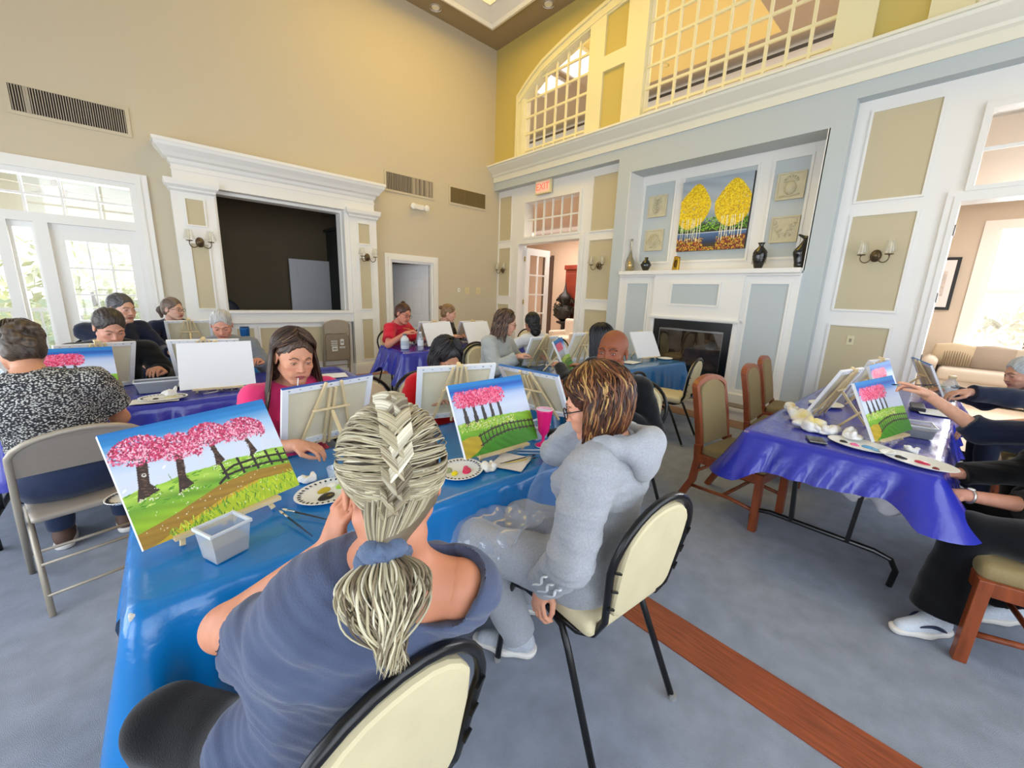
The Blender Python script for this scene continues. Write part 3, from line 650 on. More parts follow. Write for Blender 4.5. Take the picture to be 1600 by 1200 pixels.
MB().lathe([(.10, -.012), (.10, 0), (.065, 0), (.065, -.012)], n=20, cap=False).build('ring', 'trim', t, smooth=True)
for k, y in enumerate((6.6, 7.7)):
    t = thing('gallery_skylight', 'bright white skylight panel seen through the arched window, '+('nearer the pillar' if k == 0 else 'nearer the corner'), 'skylight', (7.6, y, 6.44)); MB().box(-.5, .5, -.4, .4, -.02, .0).build('panel', mat('skylight diffuser', '#ffffff', .5, emit=1.2), t); MB().box(-.55, .55, -.45, -.4, -.05, 0).box(-.55, .55, .4, .45, -.05, 0).build('frame', 'trim', t)
area('gallery_daylight', (8, 2.5, 6.3), (0, 0, 0), 2.5, 8, 120, (1, .93, .85))
for z_ in (2.27, 1.62, .98): MB().box(XR+.0, XR+.06, .228, .24, z_-.05, z_+.05).build('hinge_plate', mat('dull hinge', '#7d766e', .4, .6), wR)
# sofa, cushions and added fill light in the sitting room
so = mat('cream sofa fabric', '#cdc1b2', .9, bump=.2, bscale=300)
t = thing('sofa', 'cream upholstered sofa with rounded arm under the sitting-room window', 'sofa', (10.3, -.9, 0))
def sof(name, ops, parent=t, m_=None, vox=.02):
    V, Q = ops.mesh(vox); return link(name, npmesh(name, V, Q), m_ or so, parent)
sof('base', SDF().box((0, 0, .2), (.40, 1.15, .17), rad=.03)); sof('backrest', SDF().box((.33, 0, .6), (.12, 1.15, .30), rad=.08))
for k in (-1, 1): sof('seat_cushion', SDF().box((-.06, k*.53, .45), (.40, .53, .10), rad=.06)); sof('arm', SDF().box((-.03, k*1.18, .40), (.40, .09, .24), rad=.06).cap((-.42, k*1.18, .62), (.3, k*1.18, .62), .10, .10, k=.02))
def cushion(label, y, z, col, rx, extra=0, x=10.32):
    p = thing('throw_pillow', label, 'cushion', (x, y, z)); S_ = SDF().ell((0, 0, 0), (.10, .26, .21), k=.05).box((0, 0, 0), (.035, .25, .19), rad=.03, k=.06)
    V, Q = S_.mesh(.015); V = V@np.array(Matrix.Rotation(rx, 3, 'Y')).T; o = link('cover', npmesh('cover', V, Q), col, p)
    if extra:
        for j in range(12): MB().tube([(-.02-.08*(1-((y_)/.27)**2)*(1-((z_)/.23)**2)-.012, y_, z_) for y_, z_ in [(-.22+j*.03, w_) for w_ in np.linspace(-.17, .17, 8)]], .006, 5).build('stripe', mat('pillow stripe', '#8f7c66', .9), p)
    return p
cushion('striped beige throw pillow in the sofa corner', .02, .74, mat('striped pillow base', '#c9b89c', .9), -.2, 1)
cushion('plain taupe back cushion in the middle of the sofa', -.42, .74, mat('taupe cushion', '#a89a8c', .9), -.15)
cushion('pale cream back cushion at the picture edge of the sofa', -.88, .74, mat('pale cushion', '#c2b6a6', .9), -.15)
t = thing('hall_armchair', 'cream armchair back seen through the french door', 'chair', (7.8, 6.55, 0)); S_ = SDF().box((0, 0, .3), (.33, .33, .22), rad=.05).box((.28, 0, .6), (.08, .33, .35), rad=.06).box((0, .33, .42), (.33, .06, .24), rad=.05).box((0, -.33, .42), (.33, .06, .24), rad=.05)
V, Q = S_.mesh(.02); link('body', npmesh('body', V, Q), mat('cream linen', '#d6c6b4', .9), t)
area('hall_fill', (7.6, 6.8, 3.2), (0, 0, 0), 1.5, 3, 120, (1, .90, .82))  # unseen area lamp, its strength set to brighten the hall walls
area('sitting_room_fill', (8.6, -.9, 3.2), (0, 0, 0), 2, 2, 60, (1, .98, .95))  # unseen overhead fill, added to brighten the sitting room
# exit signs
red = mat('exit red', '#e2705c', .5, emit=.5)
def text(body, size, m, parent, loc, rot, ext=.002, align='CENTER'):
    cu = bpy.data.curves.new('lettering', 'FONT'); cu.body = body; cu.size = size; cu.extrude = ext; cu.align_x = align; cu.align_y = 'CENTER'
    cu.materials.append(MM(m)); o = bpy.data.objects.new('lettering', cu); C.objects.link(o); me = bpy.data.meshes.new_from_object(o.evaluated_get(bpy.context.evaluated_depsgraph_get())); bpy.data.objects.remove(o); o = bpy.data.objects.new('lettering', me); C.objects.link(o); o.parent = parent; o.location = loc; o.rotation_euler = rot; return o
for loc, lab, s in (((XR-.06, 5.86, 3.53), 'lit exit sign above the french door opening', 1), ((8.0, 8.35, 3.0), 'second exit sign in the hall seen through the transom', 1)):
    t = thing('exit_sign', lab, 'exit sign', loc)
    MB().box(-.03, .03, -.2, .2, -.12, .12).build('housing', mat('exit housing', '#e8d8a8', .4), t, bevel=.006)
    MB().box(-.034, -.03, -.17, .17, -.095, .095).build('face', mat('exit face', '#e9b9a4', .5, emit=.35), t)
    text('EXIT', .17, red, t, (-.036, 0, 0), (PI/2, 0, -PI/2))
# french door leaf, opened into the hall
fd = thing('door_1', None, None, (XR+.16, 6.50, 0), math.radians(3)); fd['kind'] = 'structure'
mb = MB(); Wd, Hd = .76, 2.48
for b in ((0, .11, 0, Hd), (Wd-.11, Wd, 0, Hd), (.11, Wd-.11, Hd-.14, Hd), (.11, Wd-.11, 0, .28)): mb.box(b[0], b[1], -.02, .02, b[2], b[3])
mb.box(Wd/2-.014, Wd/2+.014, -.015, .015, .28, Hd-.14)
for k in range(1, 5): z = .28+(Hd-.42)*k/5; mb.box(.11, Wd-.11, -.015, .015, z-.014, z+.014)
mb.build('door_leaf', 'trim', fd)
for i in range(2):
    for j in range(5): z0 = .28+(Hd-.42)*j/5; MB().box(.11+i*(Wd-.22)/2, .11+(i+1)*(Wd-.22)/2, -.002, .002, z0, z0+(Hd-.42)/5).build('pane', 'glass', fd)
for z in (.35, 1.3, 2.2): MB().box(-.02, .02, .015, .03, z, z+.1).build('hinge', mat('brass', '#b99a4e', .3, .9), fd)
# ================================================================ WALL PROPS
def sconce(label, loc, rz):
    """rz: 0 -> mounted on a wall facing -Y"""
    t = thing('wall_sconce', label, 'wall light', loc, rz, 'twin candle wall sconces')
    MB().lathe([(.001, 0), (.045, 0), (.05, .012), (.03, .03), (.001, .035)], n=18).xf([[1, 0, 0], [0, 0, -1], [0, 1, 0]]).xf([[1, 0, 0], [0, 1, 0], [0, 0, 1.3]]).build('backplate', 'bronze', t, smooth=True)
    MB().ell((0, -.05, 0), (.028, .028, .03)).build('boss', 'bronze', t, smooth=True)
    for s in (-1, 1):
        a = np.linspace(0, PI*1.15, 10); pts = [(s*(.03+.045*(1-math.cos(x))), -.05-.03*math.sin(x/2), -.02-.055*math.sin(x)) for x in a]
        arm = MB().tube(pts+[(s*.115, -.085, .0)], .006, 7).build('arm', 'bronze', t, smooth=True)
        x = s*.115
        MB().lathe([(.001, 0), (.035, .004), (.04, .012), (.012, .014)], (x, -.085, 0), n=14).build('drip_pan', 'bronze', arm, smooth=True)
        MB().lathe([(.011, .012), (.011, .11), (.004, .13), (.001, .14)], (x, -.085, 0), n=10).build('candle', mat('candle sleeve', '#f1ead2', .5), arm, smooth=True)
        MB().lathe([(.062, .03), (.058, .06), (.035, .15)], (x, -.085, 0), n=16, cap=False).build('glass_shade', glassmat('shade glass', (.97, .97, .95), .12, .1, '#e9e6da', .12), arm, smooth=True)
    return t
sconce('twin candle sconce on the left pilaster of the dark niche', (.66, YA-.143, 2.04), 0)
sconce('twin candle sconce on the right pilaster of the dark niche', (2.97, YA-.143, 2.04), 0)
sconce('twin candle sconce on the narrow panel in the room corner', (XR-.004, 7.05, 2.02), -PI/2)
sconce('twin candle sconce between french door and fireplace', (XR-.004, 4.46, 2.05), -PI/2)
sconce('twin candle sconce on the panel right of the fireplace', (XR-.004, .78, 2.05), -PI/2)
t = thing('wall_outlet', 'cream wall outlet low on the panel right of the fireplace', 'outlet', (XR-.004, .84, 1.12))
MB().box(-.008, 0, -.035, .035, -.055, .055).build('plate', mat('outlet plate', '#d6cba6', .4), t, bevel=.003); MB().box(-.011, -.008, -.012, .012, -.02, .02).build('socket', mat('outlet socket', '#8f876c', .5), t)
# ---- painter: pictures as arrays used for vertex colours on real canvas fronts
class Pic:
    def __init__(s, w, h, seed=0): s.w, s.h = w, h; s.a = np.ones((h, w, 3)); s.r = np.random.RandomState(seed); s.U, s.V = np.meshgrid(np.linspace(0, 1, w), np.linspace(0, 1, h)); s.asp = w/h
    def grad(s, stops, mask=None, par=None):
        par = s.V if par is None else par; k = [q[0] for q in stops]; c = np.array([lin(q[1]) for q in stops]); o = np.stack([np.interp(par, k, c[:, i]) for i in range(3)], -1)
        if mask is None: s.a = o
        else: s.a[mask] = o[mask]
    def streak(s, mask, amt, fu, fv, seed=1):
        r = np.random.RandomState(seed); n = sum(np.sin(s.U*fu*r.uniform(.5, 1.5)+s.V*fv*r.uniform(.5, 1.5)+r.rand()*6) for _ in range(5))/5; s.a[mask] *= (1+amt*n)[mask][:, None]
    def dab(s, u, v, ru, rv, col, ang=0):
        i0, i1 = int((v-max(ru, rv)*1.5)*s.h), int((v+max(ru, rv)*1.5)*s.h)+2; j0, j1 = int((u-max(ru, rv))*s.w), int((u+max(ru, rv))*s.w)+2
        i0, j0 = max(i0, 0), max(j0, 0)
        if i1 <= i0 or j1 <= j0: return
        U = s.U[i0:i1, j0:j1]-u; V = (s.V[i0:i1, j0:j1]-v)/s.asp; c, n = math.cos(ang), math.sin(ang)
        m = ((U*c+V*n)/ru)**2+((-U*n+V*c)/rv)**2 < 1; s.a[i0:i1, j0:j1][m] = lin(col)
    def line(s, pts, w, col):
        for (u0, v0), (u1, v1) in zip(pts[:-1], pts[1:]):
            n = max(2, int(math.hypot(u1-u0, v1-v0)/(w*.5))+1)
            for t in np.linspace(0, 1, n): s.dab(u0+(u1-u0)*t, v0+(v1-v0)*t, w, w, col)
    def poly(s, pts, col):
        m = np.zeros(s.U.shape, bool); n = len(pts)
        for i in range(n):
            (x0, y0), (x1, y1) = pts[i], pts[(i+1) % n]
            if y0 == y1: continue
            c = ((y0 > s.V) != (y1 > s.V)) & (s.U < (x1-x0)*(s.V-y0)/(y1-y0)+x0); m ^= c
        s.a[m] = lin(col); return m
SKY = [(0, '#dfe5f0'), (.55, '#c9d6ea'), (.72, '#8fb6dd'), (.86, '#2f86c6'), (1, '#0f6db4')]
def blossom(p, cu, cv, ru, rv, n, size, cols, arms=0):
    for k in range(n):
        if arms:
            a = p.r.randint(arms)/arms*PI*1.15-.1*PI+p.r.randn()*.13; t = p.r.rand()**.6; u = cu+ru*t*math.cos(a); v = cv+rv*(t*math.sin(a)*1.3-.25)
        else:
            a = p.r.rand()*2*PI; t = math.sqrt(p.r.rand()); u = cu+ru*t*math.cos(a); v = cv+rv*t*math.sin(a)
        p.dab(u, v, size*p.r.uniform(.7, 1.5), size*.55, cols[p.r.randint(len(cols))], p.r.rand()*PI)
PK = ['#c2305e', '#e0668f', '#f0a3bd', '#f6c6d6', '#d8446f', '#a01f48', '#f3b2c8']
def pic_big(w=300, h=220):
    p = Pic(w, h, 4); p.grad([(0, '#dfe5f0'), (.62, '#d3dcec'), (.78, '#9cc0e2'), (.9, '#2f86c6'), (1, '#0f6db4')])
    p.streak(p.V > .75, .12, 8, 90)
    g = p.V < .455+.03*np.sin(p.U*3.2)+.006*np.sin(p.U*23); p.grad([(0, '#9fbc1a'), (.2, '#8fb81f'), (.33, '#6da32a'), (.42, '#a8cc4a'), (.5, '#86ba2c')], g); p.streak(g, .25, 30, 55)
    path = p.poly([(0, 0), (.08, 0), (.25, .08), (.5, .17), (.73, .21), (1, .16), (1, .26), (.72, .31), (.5, .29), (.2, .18), (0, .13)], '#a07a22'); p.streak(path, .2, 20, 90)
    lo = p.poly([(.05, 0), (1, 0), (1, .165), (.73, .21), (.5, .17), (.25, .08)], '#b0c416'); p.streak(lo, .14, 40, 20); p.poly([(.05, 0), (.14, .0), (.3, .07), (.52, .145), (.74, .19), (.73, .21), (.5, .17), (.25, .08)], '#c9a81c')
    for k in range(150):
        u = p.r.uniform(.15, 1); v = p.r.uniform(0, min(.19, .02+u*.25)); c = ['#5f9a1e', '#7fb02a', '#3f7a20', '#d3e244'][p.r.randint(4)]; a = p.r.uniform(.9, 2.3); p.dab(u, v, .022, .003, c, a)
    for k in range(90): u = p.r.rand(); p.dab(u, p.r.uniform(.3, .47), .018, .0035, ['#5f9a1e', '#c3dd66', '#4a8a1c'][p.r.randint(3)], p.r.uniform(-.3, .5))
    for cu, cv, ru, rv, tw, tb in ((.16, .80, .17, .17, .045, (.115, .40)), (.35, .75, .14, .17, .034, (.31, .36)), (.54, .79, .14, .15, .024, (.55, .48)), (.76, .76, .17, .15, .020, (.78, .47))):
        tt = (tb[0]+(cu-tb[0])*.8, cv-.10)
        p.poly([(tb[0]-tw*1.3, tb[1]-.02), (tb[0]+tw*1.5, tb[1]+.02), (tb[0]+tw*.7, tb[1]+.1), (tt[0]+tw*.6, tt[1]), (tt[0]-tw*.7, tt[1]), (tb[0]-tw*.6, tb[1]+.1)], '#3a2720')
        for q in range(20): p.dab(tb[0]+(tt[0]-tb[0])*q/20+p.r.uniform(-.5, .5)*tw, tb[1]+(tt[1]-tb[1])*q/20, .003, .012, ['#5a3c2c', '#22150f', '#6b5140'][p.r.randint(3)], 1.3)
        for k in range(11): a = k/10*PI*1.1-.1; p.line([tt, (cu+ru*.78*math.cos(a), cv+rv*(.72*math.sin(a)-.05))], .0045, '#4a2c2a')
        blossom(p, cu, cv-.02, ru*.96, rv*.80, int(1150*ru/.2), .0078, PK[:-1]+['#b52a55', '#8a1c3c', '#d8446f'], 11)
        blossom(p, cu, cv-.06, ru*.72, rv*.42, int(330*ru/.2), .007, PK)
        for k in range(14): p.dab(tb[0]+p.r.uniform(-.05, .06), tb[1]+p.r.uniform(-.04, .0), .004, .004, '#e9e6c8')
    F = '#2b211c'; lo_ = [(.50, .30), (.56, .35), (.68, .36), (.85, .34), (1, .30)]; hi = [(.54, .38), (.62, .42), (.75, .42), (.88, .40), (1, .37)]; p.line(lo_, .0085, F); p.line(hi, .008, F)
    for u, v in ((.55, .47), (.66, .475), (.76, .47), (.86, .46), (.94, .44), (1, .42)): p.line([(u, v), (u+.01, v-.15)], .009, F)
    p.dab(.135, .58, .012, .012, '#d8d3c8'); p.dab(.135, .583, .006, .006, '#4a3a2e')
    for k in range(60): u = p.r.rand(); p.dab(u, p.r.uniform(.05, .45), .003, .003, '#f2f0d0')
    for u, v in ((.02, .50), (.245, .60)): p.dab(u, v, .014, .007, '#eef0ee', .6)
    p.line([(.25, .53), (.255, .47)], .002, '#6a8a3a')
    return p
def pic_fence(w=150, h=112, seed=2, flip=False):
    p = Pic(w, h, seed); p.grad([(0, '#c3cfe4'), (.6, '#d3dcee'), (.74, '#b9c9ea'), (.84, '#3f86d0'), (.90, '#1450ae'), (.95, '#1a7ac0'), (1, '#1a7ac0')]); p.streak(p.V > .8, .2, 6, 120)
    g = p.V < .455+.02*np.sin(p.U*4); p.grad([(0, '#3f8a14'), (.2, '#4a9414'), (.32, '#7cb428'), (.46, '#8fc030')], g); p.streak(g, .18, 30, 60)
    pa = p.poly([(0, 0), (.09, 0), (.24, .11), (.22, .25), (.1, .27), (0, .24)], '#c0a424'); p.streak(pa, .25, 40, 40)
    m = p.poly([(.05, 0), (1, 0), (1, .19), (.62, .2), (.26, .09)], '#3f8a14'); p.streak(m, .2, 60, 50)
    for i, (u, v) in enumerate(((.125, .41), (.245, .43), (.355, .45), (.465, .47), (.575, .47))): p.poly([(u-.032+i*.003, v-.01), (u+.034-i*.003, v+.01), (u+.010, .68), (u-.018, .68)], '#3d3632')
    for k in range(330): p.dab(p.r.uniform(.02, .75), p.r.uniform(.34, .45), .006, .004, ['#e8e06a', '#c9d44a', '#f0eec0'][p.r.randint(3)])
    for cu in np.linspace(.10, .60, 8): blossom(p, cu, .775, .085, .115, 240, .010, ['#f0527c', '#f48aa6', '#d8285a', '#f76d92', '#c81c4a'])
    F = '#3a2a24'; fy = lambda u: np.interp(u, [.22, .4, .6, .8, 1], [.12, .20, .235, .225, .20]); fz = lambda u: np.interp(u, [.22, .4, .6, .8, 1], [.25, .305, .33, .315, .29])
    U = np.linspace(.22, 1, 20); p.line([(u, fy(u)) for u in U], .008, F); p.line([(u, fz(u)) for u in U], .008, F)
    for k in range(15): u = .245+.053*k; p.line([(u, fy(u)-.02), (u-.008, fz(u)+.02)], .007, F)
    return p
def pic_yellow(w=170, h=170):
    p = Pic(w, h, 9); p.grad([(0, '#3b2c20'), (.3, '#3a3a22'), (.45, '#8b9aa6'), (.6, '#aab4bc'), (1, '#9aa6b2')]); p.streak(p.V > .4, .15, 12, 40)
    p.grad([(.28, '#1f2a14'), (.5, '#5c8a1c')], (p.V > .27) & (p.V < .40+.06*np.sin(p.U*9)))
    for k in range(700): u = p.r.rand(); p.dab(u, p.r.uniform(.28, .46), .012, .006, ['#3f6a16', '#6fae1e', '#22380f', '#93c93a'][p.r.randint(4)], p.r.rand()*3)
    p.grad([(.12, '#20304e'), (.24, '#4f6f9e')], (p.V > .10) & (p.V < .255)); p.line([(0, .255), (1, .25)], .006, '#b9c9d9')
    p.poly([(0, 0), (1, 0), (1, .2), (.66, .17), (.56, .02), (.48, .02), (.36, .12), (0, .17)], '#6d2f1c')
    for k in range(900):
        u = p.r.rand(); v = p.r.uniform(0, .18)
        if .4 < u < .6 and v > .05: continue
        p.dab(u, v, .009, .006, ['#c9a01c', '#8f2c1c', '#d8742a', '#3a2214', '#e2c63a'][p.r.randint(5)], p.r.rand()*3)
    Y = ['#f0cf00', '#f7dc1e', '#e3b800', '#c9a200']
    for cu, ru in ((.19, .25), (.77, .25)):
        for k in range(4200):
            a = p.r.rand()*2*PI; t = math.sqrt(p.r.rand()); v = .63+.31*t*math.sin(a); taper = 1-.45*max(0, (v-.66)/.27); u = cu+ru*t*math.cos(a)*taper+(.06 if cu < .5 else .0)*(v-.5)*2
            p.dab(u, v, .011, .007, Y[p.r.randint(4)], p.r.rand()*3)
        for k in range(9): u = cu-.15+.036*k+p.r.uniform(-.01, .01); p.line([(u+.01, .12+p.r.uniform(0, .1)), (u+p.r.uniform(-.01, .02), .46)], .0045, '#efe9c8')
    return p
PICS = {}
def picmesh(key, W, H):
    """canvas front: a dense grid coloured per vertex, local x across, z up, facing -y"""
    if (key, W, H) in PICS: return PICS[(key, W, H)]
    p = {'big': pic_big, 'fence': pic_fence, 'fence2': lambda: pic_fence(110, 84, 8), 'yellow': pic_yellow}[key]()
    X, Z = np.meshgrid(np.linspace(-W/2, W/2, p.w), np.linspace(-H/2, H/2, p.h)); V = np.stack([X, np.full_like(X, -.0005), Z], -1).reshape(-1, 3)
    i, j = np.meshgrid(np.arange(p.h-1), np.arange(p.w-1), indexing='ij'); Q = np.stack([i*p.w+j, i*p.w+j+1, (i+1)*p.w+j+1, (i+1)*p.w+j], -1).reshape(-1, 4)
    me = npmesh('painting', V, Q, False, p.a.reshape(-1, 3)); me.materials.append(mat('acrylic paint', '#ffffff', .5, vcol=True, bump=.15, bscale=300)); PICS[(key, W, H)] = me; return me
# picture over the mantel, reliefs, vases
t = thing('landscape_painting', 'large square painting of two yellow autumn tree groves over the mantel', 'painting', (6.20, 2.685, 2.72), -PI/2)
MB().box(-.485, .485, .0, .05, -.49, .49).build('canvas', mat('dark canvas edge', '#33302c', .7), t)
link('painted_face', picmesh('yellow', .97, .98), None, t).location = (0, -.002, 0)
plaster = lambda: mat('cream plaster relief', '#c9c1a3', .7, noise=.06, scale=20)
for k, (y, z, lab) in enumerate(((3.575, 2.94, 'leaf frond plaque, upper of the two beside the long-necked vase'), (3.575, 2.43, 'fan leaf plaque just above the small black vase'), (1.77, 2.955, 'potted plant plaque, topmost beside the yellow tree painting'), (1.76, 2.435, 'curling acanthus plaque above the black mantel vase'))):
    t = thing('relief_plaque', 'square cream plaster '+lab, 'plaque', (6.245, y, z), -PI/2, 'plaster plaques beside the painting')
    m = MB(); m.box(-.155, .155, -.025, 0, -.16, .16)
    for b in ((-.155, .155, -.16, -.14), (-.155, .155, .14, .16), (-.155, -.135, -.14, .14), (.135, .155, -.14, .14)): m.box(b[0], b[1], -.035, -.025, b[2], b[3])
    m.build('tile', plaster(), t, bevel=.003); r = MB()
    if k == 0:
        r.tube([(-.02, -.03, -.12), (0, -.03, .1)], .006, 6)
        for i in range(6): z0 = -.09+.035*i; r.tube([(-.01, -.03, z0), (-.08+.006*i, -.03, z0+.05)], [.012, .004], 6); r.tube([(0, -.03, z0), (.09-.006*i, -.03, z0+.05)], [.012, .004], 6)
    elif k == 1:
        for i in range(9): a = .35+i*.31; r.tube([(0, -.03, -.09), (.12*math.cos(a), -.03, -.09+.19*math.sin(a))], [.006, .014], 6)
        r.tube([(-.06, -.03, -.11), (0, -.03, -.09), (.06, -.03, -.11)], .008, 6)
    elif k == 2:
        r.lathe([(.02, 0), (.06, .04), (.07, .09), (.05, .14), (.03, .16)], (0, -.02, -.11), n=14)
        for i in range(7): a = .2+i*.46; r.tube([(0, -.03, .05), (.08*math.cos(a), -.035, .05+.07*math.sin(a))], [.006, .015], 6)
        r.tube([(-.11, -.03, -.12), (.11, -.03, -.11)], .01, 6)
    else:
        for s in (-1, 1):
            for i in range(5): a = np.linspace(0, 4.2, 9); R_ = .045-.004*i; r.tube([(s*(.03+.022*i)+R_*math.cos(x+i)*(1-x/6), -.03, -.08+.045*i+R_*math.sin(x+i)*(1-x/6)) for x in a], [.012-.001*q for q in range(9)], 6)
    r.build('relief', plaster(), t, smooth=True)
MZ = 1.932
vb = lambda: mat('black glazed ceramic', '#15171b', .18, coat=.5)
def vase(label, y, prof, m, group=None, extra=None, X=6.02, n=24):
    t = thing('vase', label, 'vase', (X, y, MZ), 0, group); MB().lathe(prof, n=n).build('body', m, t, smooth=True); return t
t = vase('silver gold teardrop bottle vase with a long thin neck', 3.84, [(.03, 0), (.062, .02), (.085, .09), (.07, .16), (.03, .24), (.013, .33), (.011, .46), (.02, .51), (.018, .512), (.009, .47)], mat('champagne metal', '#b3ab96', .25, .9))
MB().ell((-.055, -.03, .10), (.035, .04, .06)).build('recess', mat('gold inner', '#c9b27a', .3, .8), t, smooth=True)
vase('small squat black vase with narrow neck on the mantel', 3.55, [(.03, 0), (.05, .03), (.085, .10), (.05, .16), (.025, .18), (.03, .215), (.026, .215), (.02, .18)], vb())
t = thing('vase', 'gold faceted open-front vase below the painting', 'vase', (6.0, 3.04, MZ)); m = MB(); m.add([(-.03, -.05, 0), (.03, -.05, 0), (.03, .05, 0), (-.03, .05, 0), (-.025, -.05, .19), (.025, -.05, .2), (.025, .03, .22), (-.025, .03, .21)], [(0, 3, 2, 1), (4, 5, 6, 7), (0, 1, 5, 4), (1, 2, 6, 5), (2, 3, 7, 6), (3, 0, 4, 7)]); m.build('body', mat('polished gold', '#c9a23c', .2, .95), t, bevel=.008)
MB().ell((-.03, -.005, .1), (.006, .025, .06)).build('opening', mat('gold shadow', '#5c4416', .4, .8), t, smooth=True)
t = vase('tall black ridged vase with pinched neck and flared lip', 1.93, [(.04, 0), (.055, .04), (.085, .16), (.075, .23), (.03, .28), (.025, .30), (.045, .33), (.04, .33), (.02, .30)], vb())
m = MB()
for k in range(6): z = .08+.025*k; m.tube([(.081*math.cos(a), .081*math.sin(a), z+.01*math.sin(3*a)) for a in np.linspace(0, 2*PI, 20)[:-1]], .003, 5, closed=True)
m.build('ridges', vb(), t, smooth=True)
S = SDF().cap((0, 0, .05), (0, .02, .20), .06, .07, .03).cap((0, .02, .20), (0, -.03, .36), .065, .03, .03).cap((0, -.03, .36), (0, .06, .41), .025, .012, .02).cap((0, 0, .02), (0, 0, .05), .045, .06, .02)
v, q = S.mesh(.008); t = thing('vase', 'tallest black vase, swan-curved, at the right end of the mantel', 'vase', (6.02, 1.47, MZ-.015)); link('body', npmesh('body', v, q), vb(), t)
# hall furniture: armoire, carved plant urn, cream chair
t = thing('armoire', 'reddish wooden armoire seen in the hall through the french door', 'cabinet', (8.9, 7.15, 0)); wd = mat('cherry wood', '#7d2f1e', .4, noise=.2, scale=4)
m = MB(); m.box(-.3, .3, -.6, .3, 0, 2.25).box(-.33, .33, -.63, .33, 2.2, 2.32).box(-.32, .32, -.62, .32, 0, .1); m.build('body', wd, t, bevel=.01)
for s in (-.38, .08): MB().box(-.33, -.3, s-.18, s+.18, .2, 2.1).build('door', wd, t, bevel=.008)
t = thing('topiary_urn', 'dark carved urn with a pointed leafy finial in the hall', 'urn', (8.4, 7.25, 0)); dku = mat('dark urn', '#1f1814', .5)
MB().lathe([(.18, 0), (.2, .05), (.08, .1), (.07, .75), (.2, .8), (.2, .84)], n=20).build('stand', dku, t, smooth=True)
MB().lathe([(.08, .84), (.24, .95), (.28, 1.1), (.16, 1.25), (.1, 1.3), (.2, 1.38), (.16, 1.52), (.05, 1.62), (.015, 1.8), (.001, 1.9)], n=20).build('urn_body', dku, t, smooth=True)
rr = np.random.RandomState(5); P = rr.randn(160, 3); P /= np.linalg.norm(P, axis=1, keepdims=True); P = P*[.27, .27, .3]+[0, 0, 1.2]; A = rr.randn(160, 3)*.05; B = rr.randn(160, 3)*.03
o = link('leaves', npmesh('leaves', np.stack([P-A, P-B, P+A, P+B], 1).reshape(-1, 3), np.arange(640).reshape(-1, 4), False), mat('dark leaves', '#2a2a1c', .6), t); o['kind'] = 'stuff'
# ================================================================ CHAIRS
def rrect(x0, x1, z0, z1, r, n=5, top_r=None):
    tr = top_r or r; P = []
    for cx, cz, a0, q in ((x1-r, z0+r, -PI/2, r), (x1-tr, z1-tr, 0, tr), (x0+tr, z1-tr, PI/2, tr), (x0+r, z0+r, PI, r)):
        for k in range(n+1): a = a0+PI/2*k/n; P.append((cx+q*math.cos(a), cz+q*math.sin(a)))
    return P
def banquet(label, x, y, rz, group='black framed banquet chairs', src=[None]):
    """faces local +y; back at -y"""
    if src[0] is None:
        t = thing('banquet_chair', label, 'chair'); Bk = lambda z: -.20-.16*(z-.46)   # back plane y at height z
        seat = SDF().box((0, .02, .455), (.205, .205, .035), k=.01, rad=.03); v, q = seat.mesh(.012); link('seat', npmesh('seat', v, q), 'beige', t)
        poly = rrect(-.19, .19, .50, .86, .05, 6, .17); m = MB(); m.prism([(u*(.80+.35*(v_-.5)) if v_ < .75 else u*.95, v_) for u, v_ in poly], lambda u, v_, t_: (u, Bk(v_)+t_, v_), -.016, .03)
        m.build('backrest', 'beige', t, bevel=.012, smooth=False)
        # outer tube: up the sides and over the top
        pts = []
        for a in np.linspace(0, PI, 15): u = .205*math.cos(a); z = .70+.185*math.sin(a); pts.append((u, Bk(z), z))
        lo_ = lambda s: [(s*.17, Bk(.46)+.03, .43), (s*.165, Bk(.5), .50), (s*.185, Bk(.6), .60)]
        full = lo_(1)+pts+lo_(-1)[::-1]; MB().tube(full, .0125, 8, flat=1).build('back_frame', 'black', t, smooth=True)
        m = MB(); m.tube([(.17, Bk(.46)+.03, .43), (.19, -.12, .415), (.20, .15, .415), (.18, .215, .415), (-.18, .215, .415), (-.20, .15, .415), (-.19, -.12, .415), (-.17, Bk(.46)+.03, .43)], .012, 8); m.build('seat_frame', 'black', t, smooth=True)
        for s in (-1, 1):
            MB().tube([(s*.195, .12, .415), (s*.205, .19, .40), (s*.21, .225, .33), (s*.225, .26, 0)], .0125, 8).build('leg', 'black', t, smooth=True)
            MB().tube([(s*.195, .02, .415), (s*.2, -.06, .40), (s*.205, -.10, .34), (s*.225, -.27, 0)], .0125, 8).build('leg', 'black', t, smooth=True)
        m = MB()
        for s in (-1, 1):
            for z in (.56, .63, .70): m.bar((s*(.165+.02*(z-.56)*5), Bk(z)-.018, z), (s*(.19+.02*(z-.56)*5), Bk(z)-.014, z+.012), .008, .006)
        m.build('staples', 'black', t)['kind'] = 'stuff'
        m = MB()
        for s in (-1, 1): m.lathe([(.016, 0), (.014, .02), (.0125, .022)], (s*.225, .26, 0), n=10); m.lathe([(.016, 0), (.014, .02)], (s*.225, -.27, 0), n=10)
        m.build('feet', mat('grey foot', '#8a8a88', .4), t); src[0] = t
    else: t = copy_tree(src[0]); t['label'] = label
    t.location = (x, y, 0); t.rotation_euler = (0, 0, rz); t['group'] = group; t['category'] = 'chair'; return t
banquet('black framed beige chair with stapled back, under the grey-braided woman', .200, .755, math.radians(6)).scale = (1, 1, 1.03)
banquet('black framed beige chair under the woman in the grey hoodie', 1.13, .77, math.radians(-4))
banquet('empty beige chair between the two women in pink and red', 1.07, 2.42, PI+math.radians(4))
